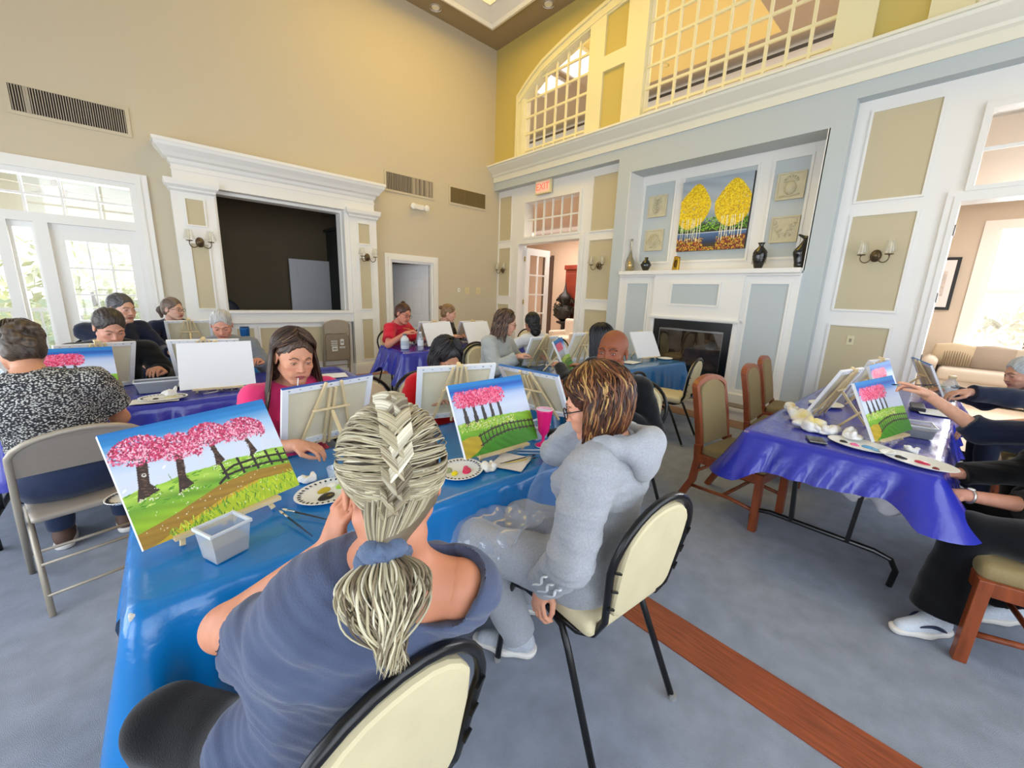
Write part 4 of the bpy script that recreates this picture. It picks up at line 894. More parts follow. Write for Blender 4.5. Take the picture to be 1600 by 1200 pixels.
banquet('chair of the black-haired woman in red, behind her propped canvas', 1.45, 2.38, PI)
banquet('chair under the long-haired woman in pink', .52, 2.30, PI)
banquet('black framed chair turned side-on behind the bald man', 2.42, 1.50, math.radians(88))
banquet('beige chair pulled up to the teal table end, beside the fireplace', 4.22, 2.04, math.radians(8))
banquet('rear view of a beige chair at the far purple table, behind the black hair', 3.0, 4.22, math.radians(-5))
banquet('beige chair under the person in the black cap', 3.9, 3.72, math.radians(5))
banquet('beige chair with black arc at the far purple table end, near the panel column', 4.72, 5.1, math.radians(95))
banquet('beige chair beyond the bald man, behind the blank canvas by the fireplace', 4.35, 3.55, PI)
for n_, x, y, r in (('chair under the woman at the teal table, hidden by her long black hair', 2.95, 1.98, 0), ('chair under the woman in the grey sweatshirt and glasses', 2.85, 3.5, PI), ('chair under the woman in the red shirt and glasses', 2.75, 5.6, PI), ('chair under the young woman with the bun', 3.4, 5.7, PI), ('chair under the older man in the black jacket', -.25, 4.5, PI), ('chair under the grey-haired man', .5, 4.52, PI), ('chair under the man in navy by the patio door', -.32, 5.75, PI+.5), ('chair under the ponytailed woman in navy', .25, 6.55, PI)):
    banquet(n_, x, y, r)
def wooden(label, x, y, rz, src=[None]):
    if src[0] is None:
        t = thing('upholstered_chair', label, 'chair'); W_ = mat('orange brown chair wood', '#8a4424', .35, noise=.25, scale=5, stretch=(6, 6, 1)); Fb = mat('olive tan upholstery', '#94825a', .9, bump=.4, bscale=500, noise=.06, scale=150)
        Bk = lambda z: -.22-.14*max(0, z-.46)-.10*max(0, z-.46)**2
        t['category'] = 'chair'
        out = [(.215, z) for z in (.46, .6, .75, .88)]; arcp = [(.215*math.cos(a), .93+.09*math.sin(a)) for a in np.linspace(.15, PI-.15, 12)]
        prof = [(s, z) for s, z in out]+arcp+[(-s, z) for s, z in out[::-1]]
        m = MB()
        def band(prof, wi):
            vs = []; fs = []; n = len(prof)
            for u, z in prof:
                d = nrm((u, (z-.72)*.9)); iu, iz = u-d[0]*wi, z-d[1]*wi if z > .9 else z
                if z <= .9: iu = u-math.copysign(wi, u)
                for (a, b, c_) in ((u, z, -.022), (iu, iz, -.022), (iu, iz, .022), (u, z, .022)): vs.append((a, Bk(b)+c_, b))
            for i in range(n-1):
                for k in range(4): l = (k+1) % 4; fs.append((i*4+k, i*4+l, i*4+4+l, i*4+4+k))
            m.add(vs, fs)
        band(prof, .042); m.build('back_frame', W_, t, bevel=.004)
        inn = [(.17, .50)]+[(.165*math.cos(a), .90+.085*math.sin(a)) for a in np.linspace(0, PI, 10)]+[(-.17, .50)]
        m = MB(); n = len(inn)
        vs = [(u, Bk(z)-.018, z) for u, z in inn]+[(u, Bk(z)+.03, z) for u, z in inn]; fs = [tuple(range(n)), tuple(range(2*n-1, n-1, -1))]+[(i, i+n, (i+1) % n+n, (i+1) % n) for i in range(n)]
        m.add(vs, fs); m.build('backrest', Fb, t, bevel=.01)
        v, q = SDF().box((0, .02, .455), (.215, .22, .04), rad=.03).mesh(.012); link('seat', npmesh('seat', v, q), Fb, t)
        m = MB(); m.box(-.22, .22, .215, .24, .36, .43).box(-.22, .22, -.23, -.205, .36, .43).box(-.235, -.21, -.22, .23, .36, .43).box(.21, .235, -.22, .23, .36, .43); m.build('seat_rail', W_, t, bevel=.004)
        for s in (-1, 1):
            m = MB(); m.bar((s*.215, .22, .43), (s*.215, .225, 0), .045, .045); m.build('leg', W_, t, bevel=.004)
            m = MB(); P = [(s*.215, -.22, .50), (s*.215, -.21, .38), (s*.215, -.23, .2), (s*.215, -.32, 0)]
            for a, b in zip(P[:-1], P[1:]): m.bar(a, b, .045, .042, (0, 1, 0))
            m.build('leg', W_, t)
            m = MB(); m.tube([(s*.215, .22, .15), (s*.215, .05, .17), (s*.215, -.25, .15)], .014, 8); m.tube([(s*.215, -.12, .36), (s*.215, -.21, .28), (s*.215, -.235, .17)], .012, 8); m.build('stretcher', W_, t, smooth=True)
        MB().tube([(-.215, .0, .165), (.215, .0, .165)], .013, 8).build('cross_stretcher', W_, t, smooth=True); src[0] = t
    else: t = copy_tree(src[0]); t['label'] = label
    t.location = (x, y, 0); t.rotation_euler = (0, 0, rz); t.scale = (1, 1, .94); t['group'] = 'orange brown upholstered chairs'; return t
wooden('tall-backed wood chair tucked under the corner of the right purple table', 3.11, .90, PI+math.radians(-6))
wooden('tall-backed wood chair, middle of the three in front of the fireplace', 4.10, .92, PI+math.radians(3))
wooden('tall-backed wood chair farthest along, by the fireplace end', 4.90, 1.04, PI+math.radians(5))
wooden('wood chair at the picture edge, under the person in white sneakers', 2.75, -.42, math.radians(14))
wooden('wood chair under the painter reaching with a brush', 3.45, -.62, math.radians(2))
wooden('wood chair under the grey-haired person at the far end', 4.75, -.62, 0)
def folding(label, x, y, rz, folded=False):
    Mt = mat('tan enamel steel', '#a89d8c', .35, .2); Ms = mat('tan steel sheet', '#a3988a', .4, .1)
    t = thing('folding_chair', label, 'chair', (x, y, 0), rz, 'tan metal folding chairs')
    if not folded:
        F = lambda z: .22-.42*z/.8         # front legs rise to the back; y at height z
        pts = [(-.225, F(0)+.02, 0), (-.225, F(.4), .4), (-.22, F(.74), .74)]+[(.22*math.cos(a), F(.74+.10*math.sin(a)), .74+.10*math.sin(a)) for a in np.linspace(PI-.1, .1, 11)]+[(.22, F(.74), .74), (.225, F(.4), .4), (.225, F(0)+.02, 0)]
        MB().tube(pts, .0135, 8).build('frame', Mt, t, smooth=True)
        for s in (-1, 1): MB().tube([(s*.195, .10, .42), (s*.2, -.05, .28), (s*.205, -.25, 0)], .012, 8).build('leg', Mt, t, smooth=True)
        MB().tube([(-.205, -.20, .08), (.205, -.20, .08)], .007, 6).tube([(-.2, -.12, .2), (.2, -.12, .2)], .007, 6).tube([(-.22, .16, .14), (.22, .16, .14)], .008, 6).build('crossbar', Mt, t, smooth=True)
        v, q = SDF().box((0, .04, .435), (.20, .20, .017), rad=.016).mesh(.009); link('seat', npmesh('seat', v, q), Ms, t)
        m = MB(); bt = [(-.21, .635), (.21, .635), (.21, .75)]+[(.205*math.cos(a), .745+.085*math.sin(a)) for a in np.linspace(.1, PI-.1, 9)]+[(-.21, .75)]
        m.prism(bt, lambda u, v_, t_: (u, F(v_)+t_-.015*(1-(u/.21)**2), v_), -.004, .006); m.build('backrest', Ms, t)
    else:
        m = MB(); pts = [(-.22, -.05, 0), (-.225, -.10, .5), (-.215, -.14, .88)]+[(.215*math.cos(a), -.145, .88+.09*math.sin(a)) for a in np.linspace(PI-.1, .1, 9)]+[(.215, -.14, .88), (.225, -.10, .5), (.22, -.05, 0)]
        m.tube(pts, .0125, 8).build('frame', Mt, t, smooth=True)
        for s in (-1, 1): MB().tube([(s*.20, -.02, 0), (s*.2, -.10, .45)], .012, 8).build('leg', Mt, t, smooth=True)
        MB().tube([(-.22, -.07, .19), (.22, -.07, .19)], .01, 6).tube([(-.2, -.05, .27), (.2, -.05, .27)], .008, 6).build('crossbar', Mt, t, smooth=True)
        m = MB(); m.prism([(u, v_) for u, v_ in rrect(-.2, .2, .75, .96, .03, 4, .08)], lambda u, v_, t_: (u, -.15+t_, v_), -.004, .006); m.build('backrest', Ms, t)
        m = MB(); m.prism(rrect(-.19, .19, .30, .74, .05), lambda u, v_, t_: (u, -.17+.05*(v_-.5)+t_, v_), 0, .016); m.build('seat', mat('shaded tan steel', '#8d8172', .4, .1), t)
        for k, (x_, z_, w_, h_) in enumerate(((-.06, .62, .10, .018), (-.06, .585, .10, .018), (-.06, .55, .10, .018), (-.055, .49, .09, .08), (.07, .60, .06, .10), (.07, .51, .09, .03))):
            l = MB().box(x_-w_/2, x_+w_/2, -.178, -.174, z_-h_/2, z_+h_/2).build('sticker', mat('paper sticker', '#e2e2de', .7), t)
            MB().box(x_-w_/3, x_+w_/3, -.1795, -.178, z_-h_/6, z_+h_/6).build('print_line', mat('sticker print', '#9a9a9a', .7), l)
    return t
folding('tan metal folding chair under the woman in the patterned top', -.33, 2.80, math.radians(12))
folding('folded tan metal chair with paper stickers leaning on the niche wall', 2.38, YA-.02, 0, True)
# ================================================================ TABLES AND CLOTHS
TZ = .74
def table(label, cx, cy, rot, hx, hy, legs_at):
    t = thing('folding_table', label, 'table', (cx, cy, 0), rot)
    MB().box(-hx, hx, -hy, hy, TZ-.035, TZ-.004).build('tabletop', mat('table laminate', '#c9c3b6', .5), t, bevel=.006)
    for k, x in enumerate(legs_at):
        leg = MB().tube([(x, -hy+.07, 0), (x, -hy+.06, .10), (x, -hy+.09, .155), (x, -hy+.16, .17), (x, hy-.16, .17), (x, hy-.09, .155), (x, hy-.06, .10), (x, hy-.07, 0)], .015, 10)
        leg.bar((x, -.14, .17), (x, -.17, .70), .035, .022); leg.bar((x, .14, .17), (x, .17, .70), .035, .022); leg.build('leg', 'black', t, smooth=False)
    return t
def plastic(name, col, rough=.22): return mat(name, col, rough, bump=.25, bscale=18, noise=.05, scale=3, spec=.6, coat=.15)
def cloth(label, cx, cy, rot, hx, hy, col, drop=.32, corner=.14, flare=.05, seed=0, fold=.03, ends=None, z=TZ):
    rs = np.random.RandomState(seed); r = .03; P = []; step = .02
    def side(a, b):
        n = max(2, int(np.linalg.norm(np.subtract(b, a))/step)); return [(a[0]+(b[0]-a[0])*i/n, a[1]+(b[1]-a[1])*i/n) for i in range(n)]
    for (ax, ay), (bx, by), (ccx, ccy), a0 in (((-hx+r, -hy), (hx-r, -hy), (hx-r, -hy+r), -PI/2), ((hx, -hy+r), (hx, hy-r), (hx-r, hy-r), 0), ((hx-r, hy), (-hx+r, hy), (-hx+r, hy-r), PI/2), ((-hx, hy-r), (-hx, -hy+r), (-hx+r, -hy+r), PI)):
        for q in side((ax, ay), (bx, by)): P.append((q, 0))
        for k in range(7): a = a0+PI/2*(k)/7; P.append(((ccx+r*math.cos(a), ccy+r*math.sin(a)), 1))
    pts = np.array([p[0] for p in P]); n = len(pts); nx_ = np.roll(pts, -1, 0)-np.roll(pts, 1, 0); N = np.stack([nx_[:, 1], -nx_[:, 0]], 1); N /= np.linalg.norm(N, axis=1, keepdims=True)
    s = np.concatenate([[0], np.cumsum(np.linalg.norm(np.diff(pts, axis=0), axis=1))]); Ltot = s[-1]
    cd = np.min([np.hypot(pts[:, 0]-sx*hx, pts[:, 1]-sy*hy) for sx in (-1, 1) for sy in (-1, 1)], 0); cw = np.exp(-(cd/.10)**2)
    wave = sum(np.sin(s/Ltot*2*PI*k+rs.rand()*6.28)*rs.uniform(.4, 1) for k in (5, 9, 13, 17, 23, 31, 41))/3
    wv2 = sum(np.sin(s/Ltot*2*PI*k+rs.rand()*6.28) for k in (3, 7, 12))/3
    dr = drop*(1+.10*wv2)+corner*cw
    if ends: 
        for (ex, ey, rad, amt) in ends: dr = dr+amt*np.exp(-((pts[:, 0]-ex)**2+(pts[:, 1]-ey)**2)/rad**2)
    rows = 12; V = []
    for k in range(rows+1):
        t = k/rows; out = r*.3*(1 if k else 0)+flare*t+fold*(t**.8)*(wave+.6)+.10*cw*t**1.2+.008*np.sin(s*60+4*t)*t
        q = pts+N*out[:, None]; V.append(np.stack([q[:, 0], q[:, 1], np.full(n, z+.002)-dr*t], 1))
    V = np.concatenate(V); Q = []
    i = np.arange(n); j = (i+1) % n
    for k in range(rows): Q.append(np.stack([k*n+i, (k+1)*n+i, (k+1)*n+j, k*n+j], 1))
    # top: rings shrinking to the centre line
    base = len(V); rings = 14; TV = []; TQ = []
    for k in range(1, rings+1):
        f = 1-k/rings; sp = np.stack([pts[:, 0]*f+np.clip(pts[:, 0], -(hx-hy), hx-hy)*(1-f), pts[:, 1]*f], 1); zz = z+.002+.0025*smooth_noise(np.stack([sp[:, 0], sp[:, 1], np.zeros(n)], 1), 14, seed)*(f < .97); zz = np.maximum(zz, z+.0005); TV.append(np.stack([sp[:, 0], sp[:, 1], zz], 1))
    for k in range(rings):
        a = 0 if k == 0 else base+(k-1)*n; b = base+k*n; TQ.append(np.stack([a+i, a+j, b+j, b+i], 1))
    V = np.concatenate([V]+TV); Q = np.concatenate(Q+TQ)
    o = link('tablecloth', npmesh('tablecloth', V, Q), col); o.location = (cx, cy, 0); o.rotation_euler = (0, 0, rot)
    return tag(o, label, 'tablecloth', 'plastic tablecloths')
teal = plastic('teal blue plastic', '#0a74bc'); purple = plastic('purple blue plastic', '#2d33a4'); teal2 = plastic('deep teal plastic', '#0d5f9a')
T1 = (.73, 1.55, math.radians(-1), .84, .39); T2 = (.18, 3.70, 0, 1.17, .40); T3 = (.50, 6.02, 0, .52, .33); T4 = (3.35, 4.95, math.radians(-4), .98, .40); T5 = (3.88, 2.72, math.radians(-4), 1.16, .38); T6 = (4.10, .36, 0, 1.45, .42); T0 = (-1.75, 4.9, 0, .80, .40)
for lab, T, legs in (('folding table under the bright teal cloth in front', T1, (-.62, .62)), ('folding table under the long purple cloth at left', T2, (-.95, .95)), ('small folding table under the teal cloth near the niche', T3, (-.4, .4)), ('folding table under the far purple cloth by the open door', T4, (-.8, .8)), ('folding table under the teal cloth by the fireplace', T5, (-.95, .95)), ('folding table with black legs under the right purple cloth', T6, (-1.22, 1.2)), ('folding table at the left picture edge under teal and purple plastic', T0, (-.6, .6))):
    table(lab, T[0], T[1], T[2], T[3], T[4], legs)
cloth('bright teal plastic cloth with a pointed corner, nearest the camera', *T1, teal, .40, .22, .04, 1, .03, ends=[(-.87, -.39, .3, .10)])
cloth('purple plastic cloth on the long table behind the cherry tree painting', *T2, purple, .34, .12, .04, 2)
cloth('small teal plastic cloth under the blue tumbler near the niche', *T3, teal2, .30, .10, .04, 3)
cloth('purple plastic cloth on the far table by the open door', *T4, purple, .30, .12, .05, 4)
cloth('teal plastic cloth on the table beside the fireplace', *T5, teal2, .34, .12, .05, 5)
cloth('wrinkled purple plastic cloth on the right table, black legs below', *T6, purple, .19, .09, .06, 6, .025, ends=[(-1.45, -.42, .25, -.04)])
cloth('teal cloth at the far left picture edge', *T0, teal, .34, .1, .04, 7)
# ================================================================ EASELS AND CANVASES
CW, CH = .445, .345
def easel(label, x, y, zc, yaw, tilt, group='small wooden tabletop easels', clamp=True):
    """stands at table height; the canvas leans on it. yaw 0: canvas faces -Y"""
    t = thing('tabletop_easel', label, 'easel', (x, y, TZ+.003), yaw, group)
    h0 = zc-TZ; c, s_ = math.cos(tilt), math.sin(tilt)
    up_ = lambda d, off=0: (0, s_*d+c*off, h0+c*d-s_*off)   # point on the canvas plane, d along up, off behind
    lean = lambda x_, d, off: (x_, up_(d, off)[1], max(up_(d, off)[2], .004))
    dbot = -(h0-.006)/c; w = .012
    for sx in (-1, 1): MB().bar(lean(sx*.13, dbot, .03), lean(sx*.035, .17, .03), w, w, (1, 0, 0)).build('leg', 'easel', t)
    m = MB(); mt_ = .19 if clamp else .14; m.bar(lean(-.012, -.20, .03), lean(-.012, mt_, .03), .010, .012, (1, 0, 0)); m.bar(lean(.012, -.20, .03), lean(.012, mt_, .03), .010, .012, (1, 0, 0)); m.build('mast', 'easel', t)
    MB().bar(lean(0, .02, .045), (0, up_(.02, .045)[1]+.16, .004), .013, .013, (1, 0, 0)).build('leg', 'easel', t)
    MB().bar(lean(-.09, .03, .037), lean(.09, .03, .037), .010, .010).build('crossbar', 'easel', t)
    m = MB(); m.bar(lean(-.15, -CH/2-.008, .002), lean(.15, -CH/2-.008, .002), .03, .012); m.build('ledge', 'easel', t)
    if clamp: MB().bar(lean(0, CH/2+.008, -.004), lean(0, CH/2+.008, .036), .02, .012).build('top_clamp', 'easel', t)
    return t
def canvas(label, x, y, zc, yaw, tilt, roll_=0, pic=None, scale=1, edge='canvaswhite', group=None, name='canvas', topedge=None):
    t = thing(name, label, 'canvas' if pic is None else 'painting', (x, y, zc), 0, group); t.rotation_euler = (Matrix.Rotation(yaw, 3, 'Z')@Matrix.Rotation(-tilt, 3, 'X')@Matrix.Rotation(-roll_, 3, 'Y')).to_euler()
    t.scale = (scale,)*3; W, H, D = CW/2, CH/2, .017
    MB().box(-W, W, 0, .002, -H, H).build('front', edge, t)
    b = .028
    for q in ((-W, W, H-b, H), (-W, W, -H, -H+b), (-W, -W+b, -H+b, H-b), (W-b, W, -H+b, H-b)): MB().box(q[0], q[1], .002, D, q[2], q[3]).build('stretcher_bar', edge, t)
    m = MB(); m.box(-W+b, W-b, .003, .0045, -H+b, H-b).build('canvas_back', 'canvasback', t)
    m = MB()
    for k in range(9):
        for s in (-1, 1): u = -W+.03+k*(2*W-.06)/8; m.box(u-.004, u+.004, D, D+.001, s*(H-.012)-.001, s*(H-.012)+.001)
    m.build('staples', mat('staple steel', '#8f8f8c', .3, .9), t)['kind'] = 'stuff'
    if topedge: MB().box(-W-.0008, W+.0008, -.0008, D+.0005, H, H+.0008).build('painted_edge', mat('edge paint '+topedge, topedge, .5), t)
    if pic: link('painted_face', picmesh(pic, CW, CH), None, t).location = (0, -.0008, 0)
    return t
R_ = math.radians
CV = [  # label, x, y, z, yaw, tilt, roll, picture, scale, easel label
 ('finished painting of four pink cherry trees and a dark curved fence, nearest', .10, 1.53, .935, 16, 31, 2, 'big', 1, 'easel under the large cherry tree painting'),
 ('canvas with blue painted top edge seen from behind, in front of the woman in pink', .60, 1.98, .925, 187, 20, -2, 'fence2', .95, 'easel behind the blue-edged canvas, its long prop leg toward the camera'),
 ('raw-backed canvas hiding the chin of the black-haired woman in red', 1.29, 1.91, .94, 163, 20, -1, None, 1.02, 'easel behind the canvas of the woman in red'),
 ('painting of five straight pink trees with a ladder-like curved fence', 1.20, 1.43, .935, -2, 26, 1, 'fence', .99, 'easel under the five-tree painting beside the pink goblet'),
 ('raw-backed canvas turned side-on behind the pink goblet', 1.73, 1.69, .93, 100, 32, 1, 'fence2', .97, 'easel holding the side-on canvas behind the goblet'),
 ('raw-backed canvas propped before the woman in the grey sweatshirt', 3.12, 3.00, .925, 181, 21, 0, None, .95, 'easel before the woman in the grey sweatshirt'),
 ('raw-backed canvas in the middle of the teal table by the fireplace', 3.72, 2.92, .94, 179, 20, 2, None, 1.02, 'easel in the middle of the fireplace table'),
 ('small slanted painting with pink tree and tall grass near the bald man', 3.08, 2.62, .93, 30, 27, 1, 'fence2', .97, 'easel under the slanted painting near the bald man'),
 ('blank white canvas on the fireplace table beside the bald man', 4.70, 2.66, .94, -7, 28, 0, None, 1.01, 'easel under the blank canvas nearest the fireplace'),
 ('blank white canvas in front of the woman in red with glasses', 3.03, 4.88, .93, -3, 24, 3, None, .97, 'easel under the blank canvas by the woman in red with glasses'),
 ('blank white canvas nearest the corner panel on the far purple table', 3.68, 4.84, .93, -3, 27, 2, None, .98, 'easel under the blank canvas nearest the corner'),
 ('raw-backed canvas leaning toward the woman in red with glasses', 3.06, 5.16, .93, 177, 23, -1, None, .97, 'easel of the woman in red with glasses'),
 ('raw-backed canvas leaning toward the young woman with the bun', 3.72, 5.12, .93, 177, 23, -1, None, .97, 'easel of the young woman with the bun'),
 ('large blank white canvas on the left purple table, front side showing', .34, 3.56, .93, -9, 28, 1, None, 1, 'easel under the large blank canvas on the left purple table'),
 ('raw-backed canvas leaning toward the grey-haired man', .32, 3.90, .93, 166, 24, 0, None, 1, 'easel of the grey-haired man'),
 ('raw-backed canvas leaning toward the older man in black', -.30, 3.93, .92, 208, 15, 2, None, .97, 'easel of the older man in black'),
 ('blue sky and meadow painting beyond the patterned shoulder', -.40, 3.66, .92, 8, 21, -1, 'fence2', .95, 'easel of the woman in the patterned top'),
 ('white framed canvas back beside the ponytailed woman in navy', .36, 6.02, .93, 175, 23, -1, None, .96, 'easel near the niche on the small teal table'),
 ('brown-backed canvas leaning steeply, nearer one behind the crumpled napkins', 3.42, .51, .94, 173, 24, 2, None, 1.03, 'easel nearest the crumpled napkins'),
 ('brown-backed canvas farther along, second behind the napkins', 4.40, .46, .93, 170, 17, 1, None, .98, 'easel second behind the napkins'),
 ('painting of pink tree and fence being touched by the reaching hand', 3.12, .22, .94, -17, 26, 3, 'fence', .97, 'easel under the painting with the reaching hand'),
 ('blue topped painting seen edge-on beside the plastic bottle', 5.05, .12, .92, 20, 27, 3, 'fence2', .9, 'easel under the edge-on painting by the bottle'),
 ('blue topped painting partly hidden behind the reaching hand', 3.98, .30, .95, -10, 22, 2, 'fence2', .95, 'easel partly hidden behind the reaching hand'),
]
for lab, x, y, z, yw, tl, ro, pc, s_, el in CV:
    canvas(lab, x, y, z, R_(yw), R_(tl), R_(ro), pc, s_, topedge='#1c4aa0' if 'blue painted top' in lab else ('#1a66b0' if pc else None), name='canvas' if pc is None else 'canvas_painting')
    easel(el, x, y, z, R_(yw), R_(tl), clamp=pc is None)
# ================================================================ PEOPLE
def rotz(a): c, s = math.cos(a), math.sin(a); return np.array([[c, -s, 0], [s, c, 0], [0, 0, 1.]])
def axang(ax, a):
    ax = nrm(ax); K = np.array([[0, -ax[2], ax[1]], [ax[2], 0, -ax[0]], [-ax[1], ax[0], 0]]); return np.eye(3)+math.sin(a)*K+(1-math.cos(a))*K@K
def headR(face_deg, pitch_deg=0, roll_deg=0):
    """columns: right, forward, up. face_deg = world direction looked at; pitch>0 looks down; roll>0 tips toward own right"""
    a = R_(face_deg); f = V3(math.cos(a), math.sin(a), 0); r = V3(f[1], -f[0], 0); u = V3(0, 0, 1)
    P = axang(r, -R_(pitch_deg)); f, u = P@f, P@u; Q = axang(f, R_(roll_deg)); return np.array([Q@r, f, Q@u]).T
def head_sdf(S, H, R, k=1., female=True, gaze_open=1.):
    W = lambda *p: H+R@(V3(*p)*k)
    e = lambda c, r, **q: S.ell(W(*c), [x*k for x in r], R=R, **q)
    e((0, -.018, .036), (.074, .094, .082), k=.02); e((0, .030, -.012), (.064, .062, .078), k=.03); e((0, .035, -.055), (.050, .052, .05), k=.03)
    e((0, .072, -.098), (.021, .018, .015) if female else (.027, .02, .018), k=.022)
    for s in (-1, 1):
        S.cap(W(s*.052, .0, -.055), W(s*.020, .068, -.098), .016*k, .014*k, k=.022)
        e((s*.040, .066, -.022), (.020, .018, .017), k=.018); e((s*.030, .074, -.055), (.016, .016, .018), k=.02)
        S.cap(W(s*.012, .088, .024), W(s*.042, .076, .024), .0075*k, .006*k, k=.012)
    S.cap(W(0, .086, .016), W(0, .101, -.026), .0065*k, .0085*k, k=.010); e((0, .105, -.031), (.0095, .009, .0085), k=.006)
    for s in (-1, 1): e((s*.012, .096, -.033), (.0075, .009, .0065), k=.006)
    for s in (-1, 1):
        e((s*.031, .097, .0), (.016, .012, .011), k=.014, sub=True); e((s*.031, .0775, .0), (.0145, .0125, .0125), k=.003)
        e((s*.031, .090, -.0005), (.0115, .008, .0042*gaze_open), k=.0015, sub=True)
        S.ell(W(s*.077, -.008, -.008), [.007*k, .018*k, .031*k], R=R@axang((1, 0, 0), -.15), k=.008)
        S.ell(W(s*.084, -.004, -.006), [.005*k, .010*k, .018*k], R=R, k=.006, sub=True)
    e((0, .087, -.060), (.021, .010, .0055), k=.006); e((0, .086, -.0705), (.018, .010, .0065), k=.006); e((0, .101, -.0648), (.022, .006, .0012), k=.003, sub=True)
    return S
def face_cols(V, H, R, k, base, lip, brow, blush=.35):
    L = (V-H)@R/k; x, y, z = np.abs(L[:, 0]), L[:, 1], L[:, 2]; c = np.tile(np.array(lin(base)), (len(V), 1))
    def mixc(w, col): w = np.clip(w, 0, 1)[:, None]; c[:] = c*(1-w)+np.array(lin(col))*w
    b = np.array(lin(base)); red = tuple(np.clip(b*[1.15, .72, .66], 0, 1)); front = y > .04
    w = blush*np.exp(-((x-.042)/.018)**2-((z+.03)/.018)**2)*front+blush*.7*np.exp(-(x/.012)**2-((z+.032)/.012)**2)*front; c[:] = c*(1-w[:, None])+np.array(red)*w[:, None]
    mixc(1.1*((x/.0235)**2+((z+.0655)/(.0105-.15*x))**2 < 1)*(y > .078), lip); mixc(.75*((x < .021) & (np.abs(z+.0648) < .0014) & (y > .07)), '#3a1a18')
    arch = .0215+.006*np.sin(np.clip((x-.012)/.036, 0, 1)*PI)-.004*(x > .04); mixc(.85*((x > .013) & (x < .048) & (np.abs(z-arch) < .0032) & front), brow)
    ex = (x-.031)/.0135; lid = .0045*np.sqrt(np.clip(1-ex**2, 0, 1)); mixc(.9*((np.abs(ex) < 1.05) & (np.abs(z-lid-.0008) < .0014) & (y > .07)), '#2a1a16')
    mixc(.35*((np.abs(ex) < 1.) & (np.abs(z+lid) < .0012) & (y > .07)), '#5a3328')
    return c
def eyes(H, R, k, parent, iris='#4a3020', look=(0, -.2)):
    for s in (-1, 1):
        m = MB().ell((0, 0, 0), (.0112*k,)*3, 16, 12); d = nrm((look[0], 1, look[1])); V = np.array(m.v); c = np.tile(lin('#e6dfdb'), (len(V), 1)); dd = V@d/(.0112*k)
        c[dd > .86] = lin(iris); c[dd > .955] = lin('#0c0808'); V = V@R.T+H+R@(V3(s*.031, .0775, 0)*k); Q = [f if len(f) == 4 else f for f in m.f]
        o = link('eye', npmesh('eye', V, np.array(m.f), True, c), mat('eye', '#ffffff', .15, vcol=True), parent)
def hand_sdf(S, W, d, n, side, curl=.5, k=1., spread=.012, thumb=.5, point=0):
    """W wrist, d finger direction, n palm normal (palm side), side=+1 right hand"""
    d = nrm(d); n = nrm(n-d*np.dot(n, d)); s = np.cross(d, n)*side   # toward little finger side flipped below
    R = Raxes(s, d, n); P = lambda a, b, c: W+R@(V3(a, b, c)*k)
    S.ell(P(0, .042, 0), [.036*k, .046*k, .014*k], R=R, k=.012); S.cap(P(0, -.01, 0), P(0, .03, 0), .022*k, .022*k, k=.015)
    S.ell(P(.022, .03, .008), [.016*k, .028*k, .013*k], R=R, k=.01)
    for i, (x, L) in enumerate(((.027, .068), (.009, .076), (-.009, .071), (-.026, .056))):
        p = P(x, .078-abs(x-.004)*.25, 0); a = 0.15; r = .0085*k*(1 if i < 3 else .88)
        for j, f in enumerate((.46, .31, .23)):
            cu = curl if not (point and i == 0) else .12; a += cu*(.75 if j == 0 else 1.); q = p+R@V3((x*.25+spread*(1.5-i))*f, math.cos(a), math.sin(a))*L*f*k
            S.cap(p, q, r, r*.9, k=.0035 if j == 0 else .003); p = q; r *= .9
    t0, t1 = P(.030, .022, .006), P(.050, .050, .012+.012*thumb); t2 = P(.052-.02*thumb, .080, .016+.03*thumb); t3 = P(.047-.035*thumb, .098, .018+.04*thumb)
    S.cap(t0, t1, .013*k, .0105*k, k=.01); S.cap(t1, t2, .0105*k, .009*k, k=.003); S.cap(t2, t3, .009*k, .0078*k, k=.003)
def ik(a, b, l1, l2, pole):
    d = b-a; L = np.linalg.norm(d); 
    if L > (l1+l2)*.999: b = a+d/L*(l1+l2)*.999; d = b-a; L = np.linalg.norm(d)
    x = (l1*l1-l2*l2+L*L)/(2*L); h = math.sqrt(max(l1*l1-x*x, 0)); u = d/L; p = nrm(pole-u*np.dot(pole, u)); return a+u*x+p*h, b
def hairmat(name, c1, rough=.4): return mat('hair '+name, '#ffffff', rough, vcol=True, spec=.35)
def haircap(H, R, k, parent, cols, t=.012, style='short', seed=0, vox=.004, rows=()):
    S = SDF(); W = lambda *p: H+R@(V3(*p)*k)
    S.ell(W(0, -.018, .040), [(.075+t)*k, (.094+t)*k, (.083+t)*k], R=R, k=.02)
    if style != 'top': S.ell(W(0, -.05, -.03), [(.062+t)*k, (.05+t)*k, (.05+t)*k], R=R, k=.03)
    for q in rows: S.ell(W(*q[0]), [x*k for x in q[1]], R=R, k=.03)
    S.ell(W(0, .12, -.03), [.080*k, .085*k, .124*k], R=R, k=.010, sub=True)
    for s in (-1, 1): S.ell(W(s*.085, .012, -.045), [.028*k, .034*k, .050*k], R=R, k=.008, sub=True) if style in ('short', 'top') else None
    if style == 'short': S.plane(W(0, 0, -.075), -R[:, 2]*1)
    V, Q = S.mesh(vox); L = (V-H)@R/k; n = smooth_noise(L*[1, .25, 1], 260, seed); n2 = smooth_noise(L*[1, .2, .5], 90, seed+3); N = vnormals(V, Q)
    V = V+N*((.0016*n+.0022*n2)*k)[:, None]; w = np.clip(.5+.35*n+.25*n2, 0, 1)[:, None]; c = np.array(lin(cols[0]))*(1-w)+np.array(lin(cols[-1]))*w
    o = link('hair', npmesh('hair', V, Q, True, c), hairmat('x', None), parent); return o
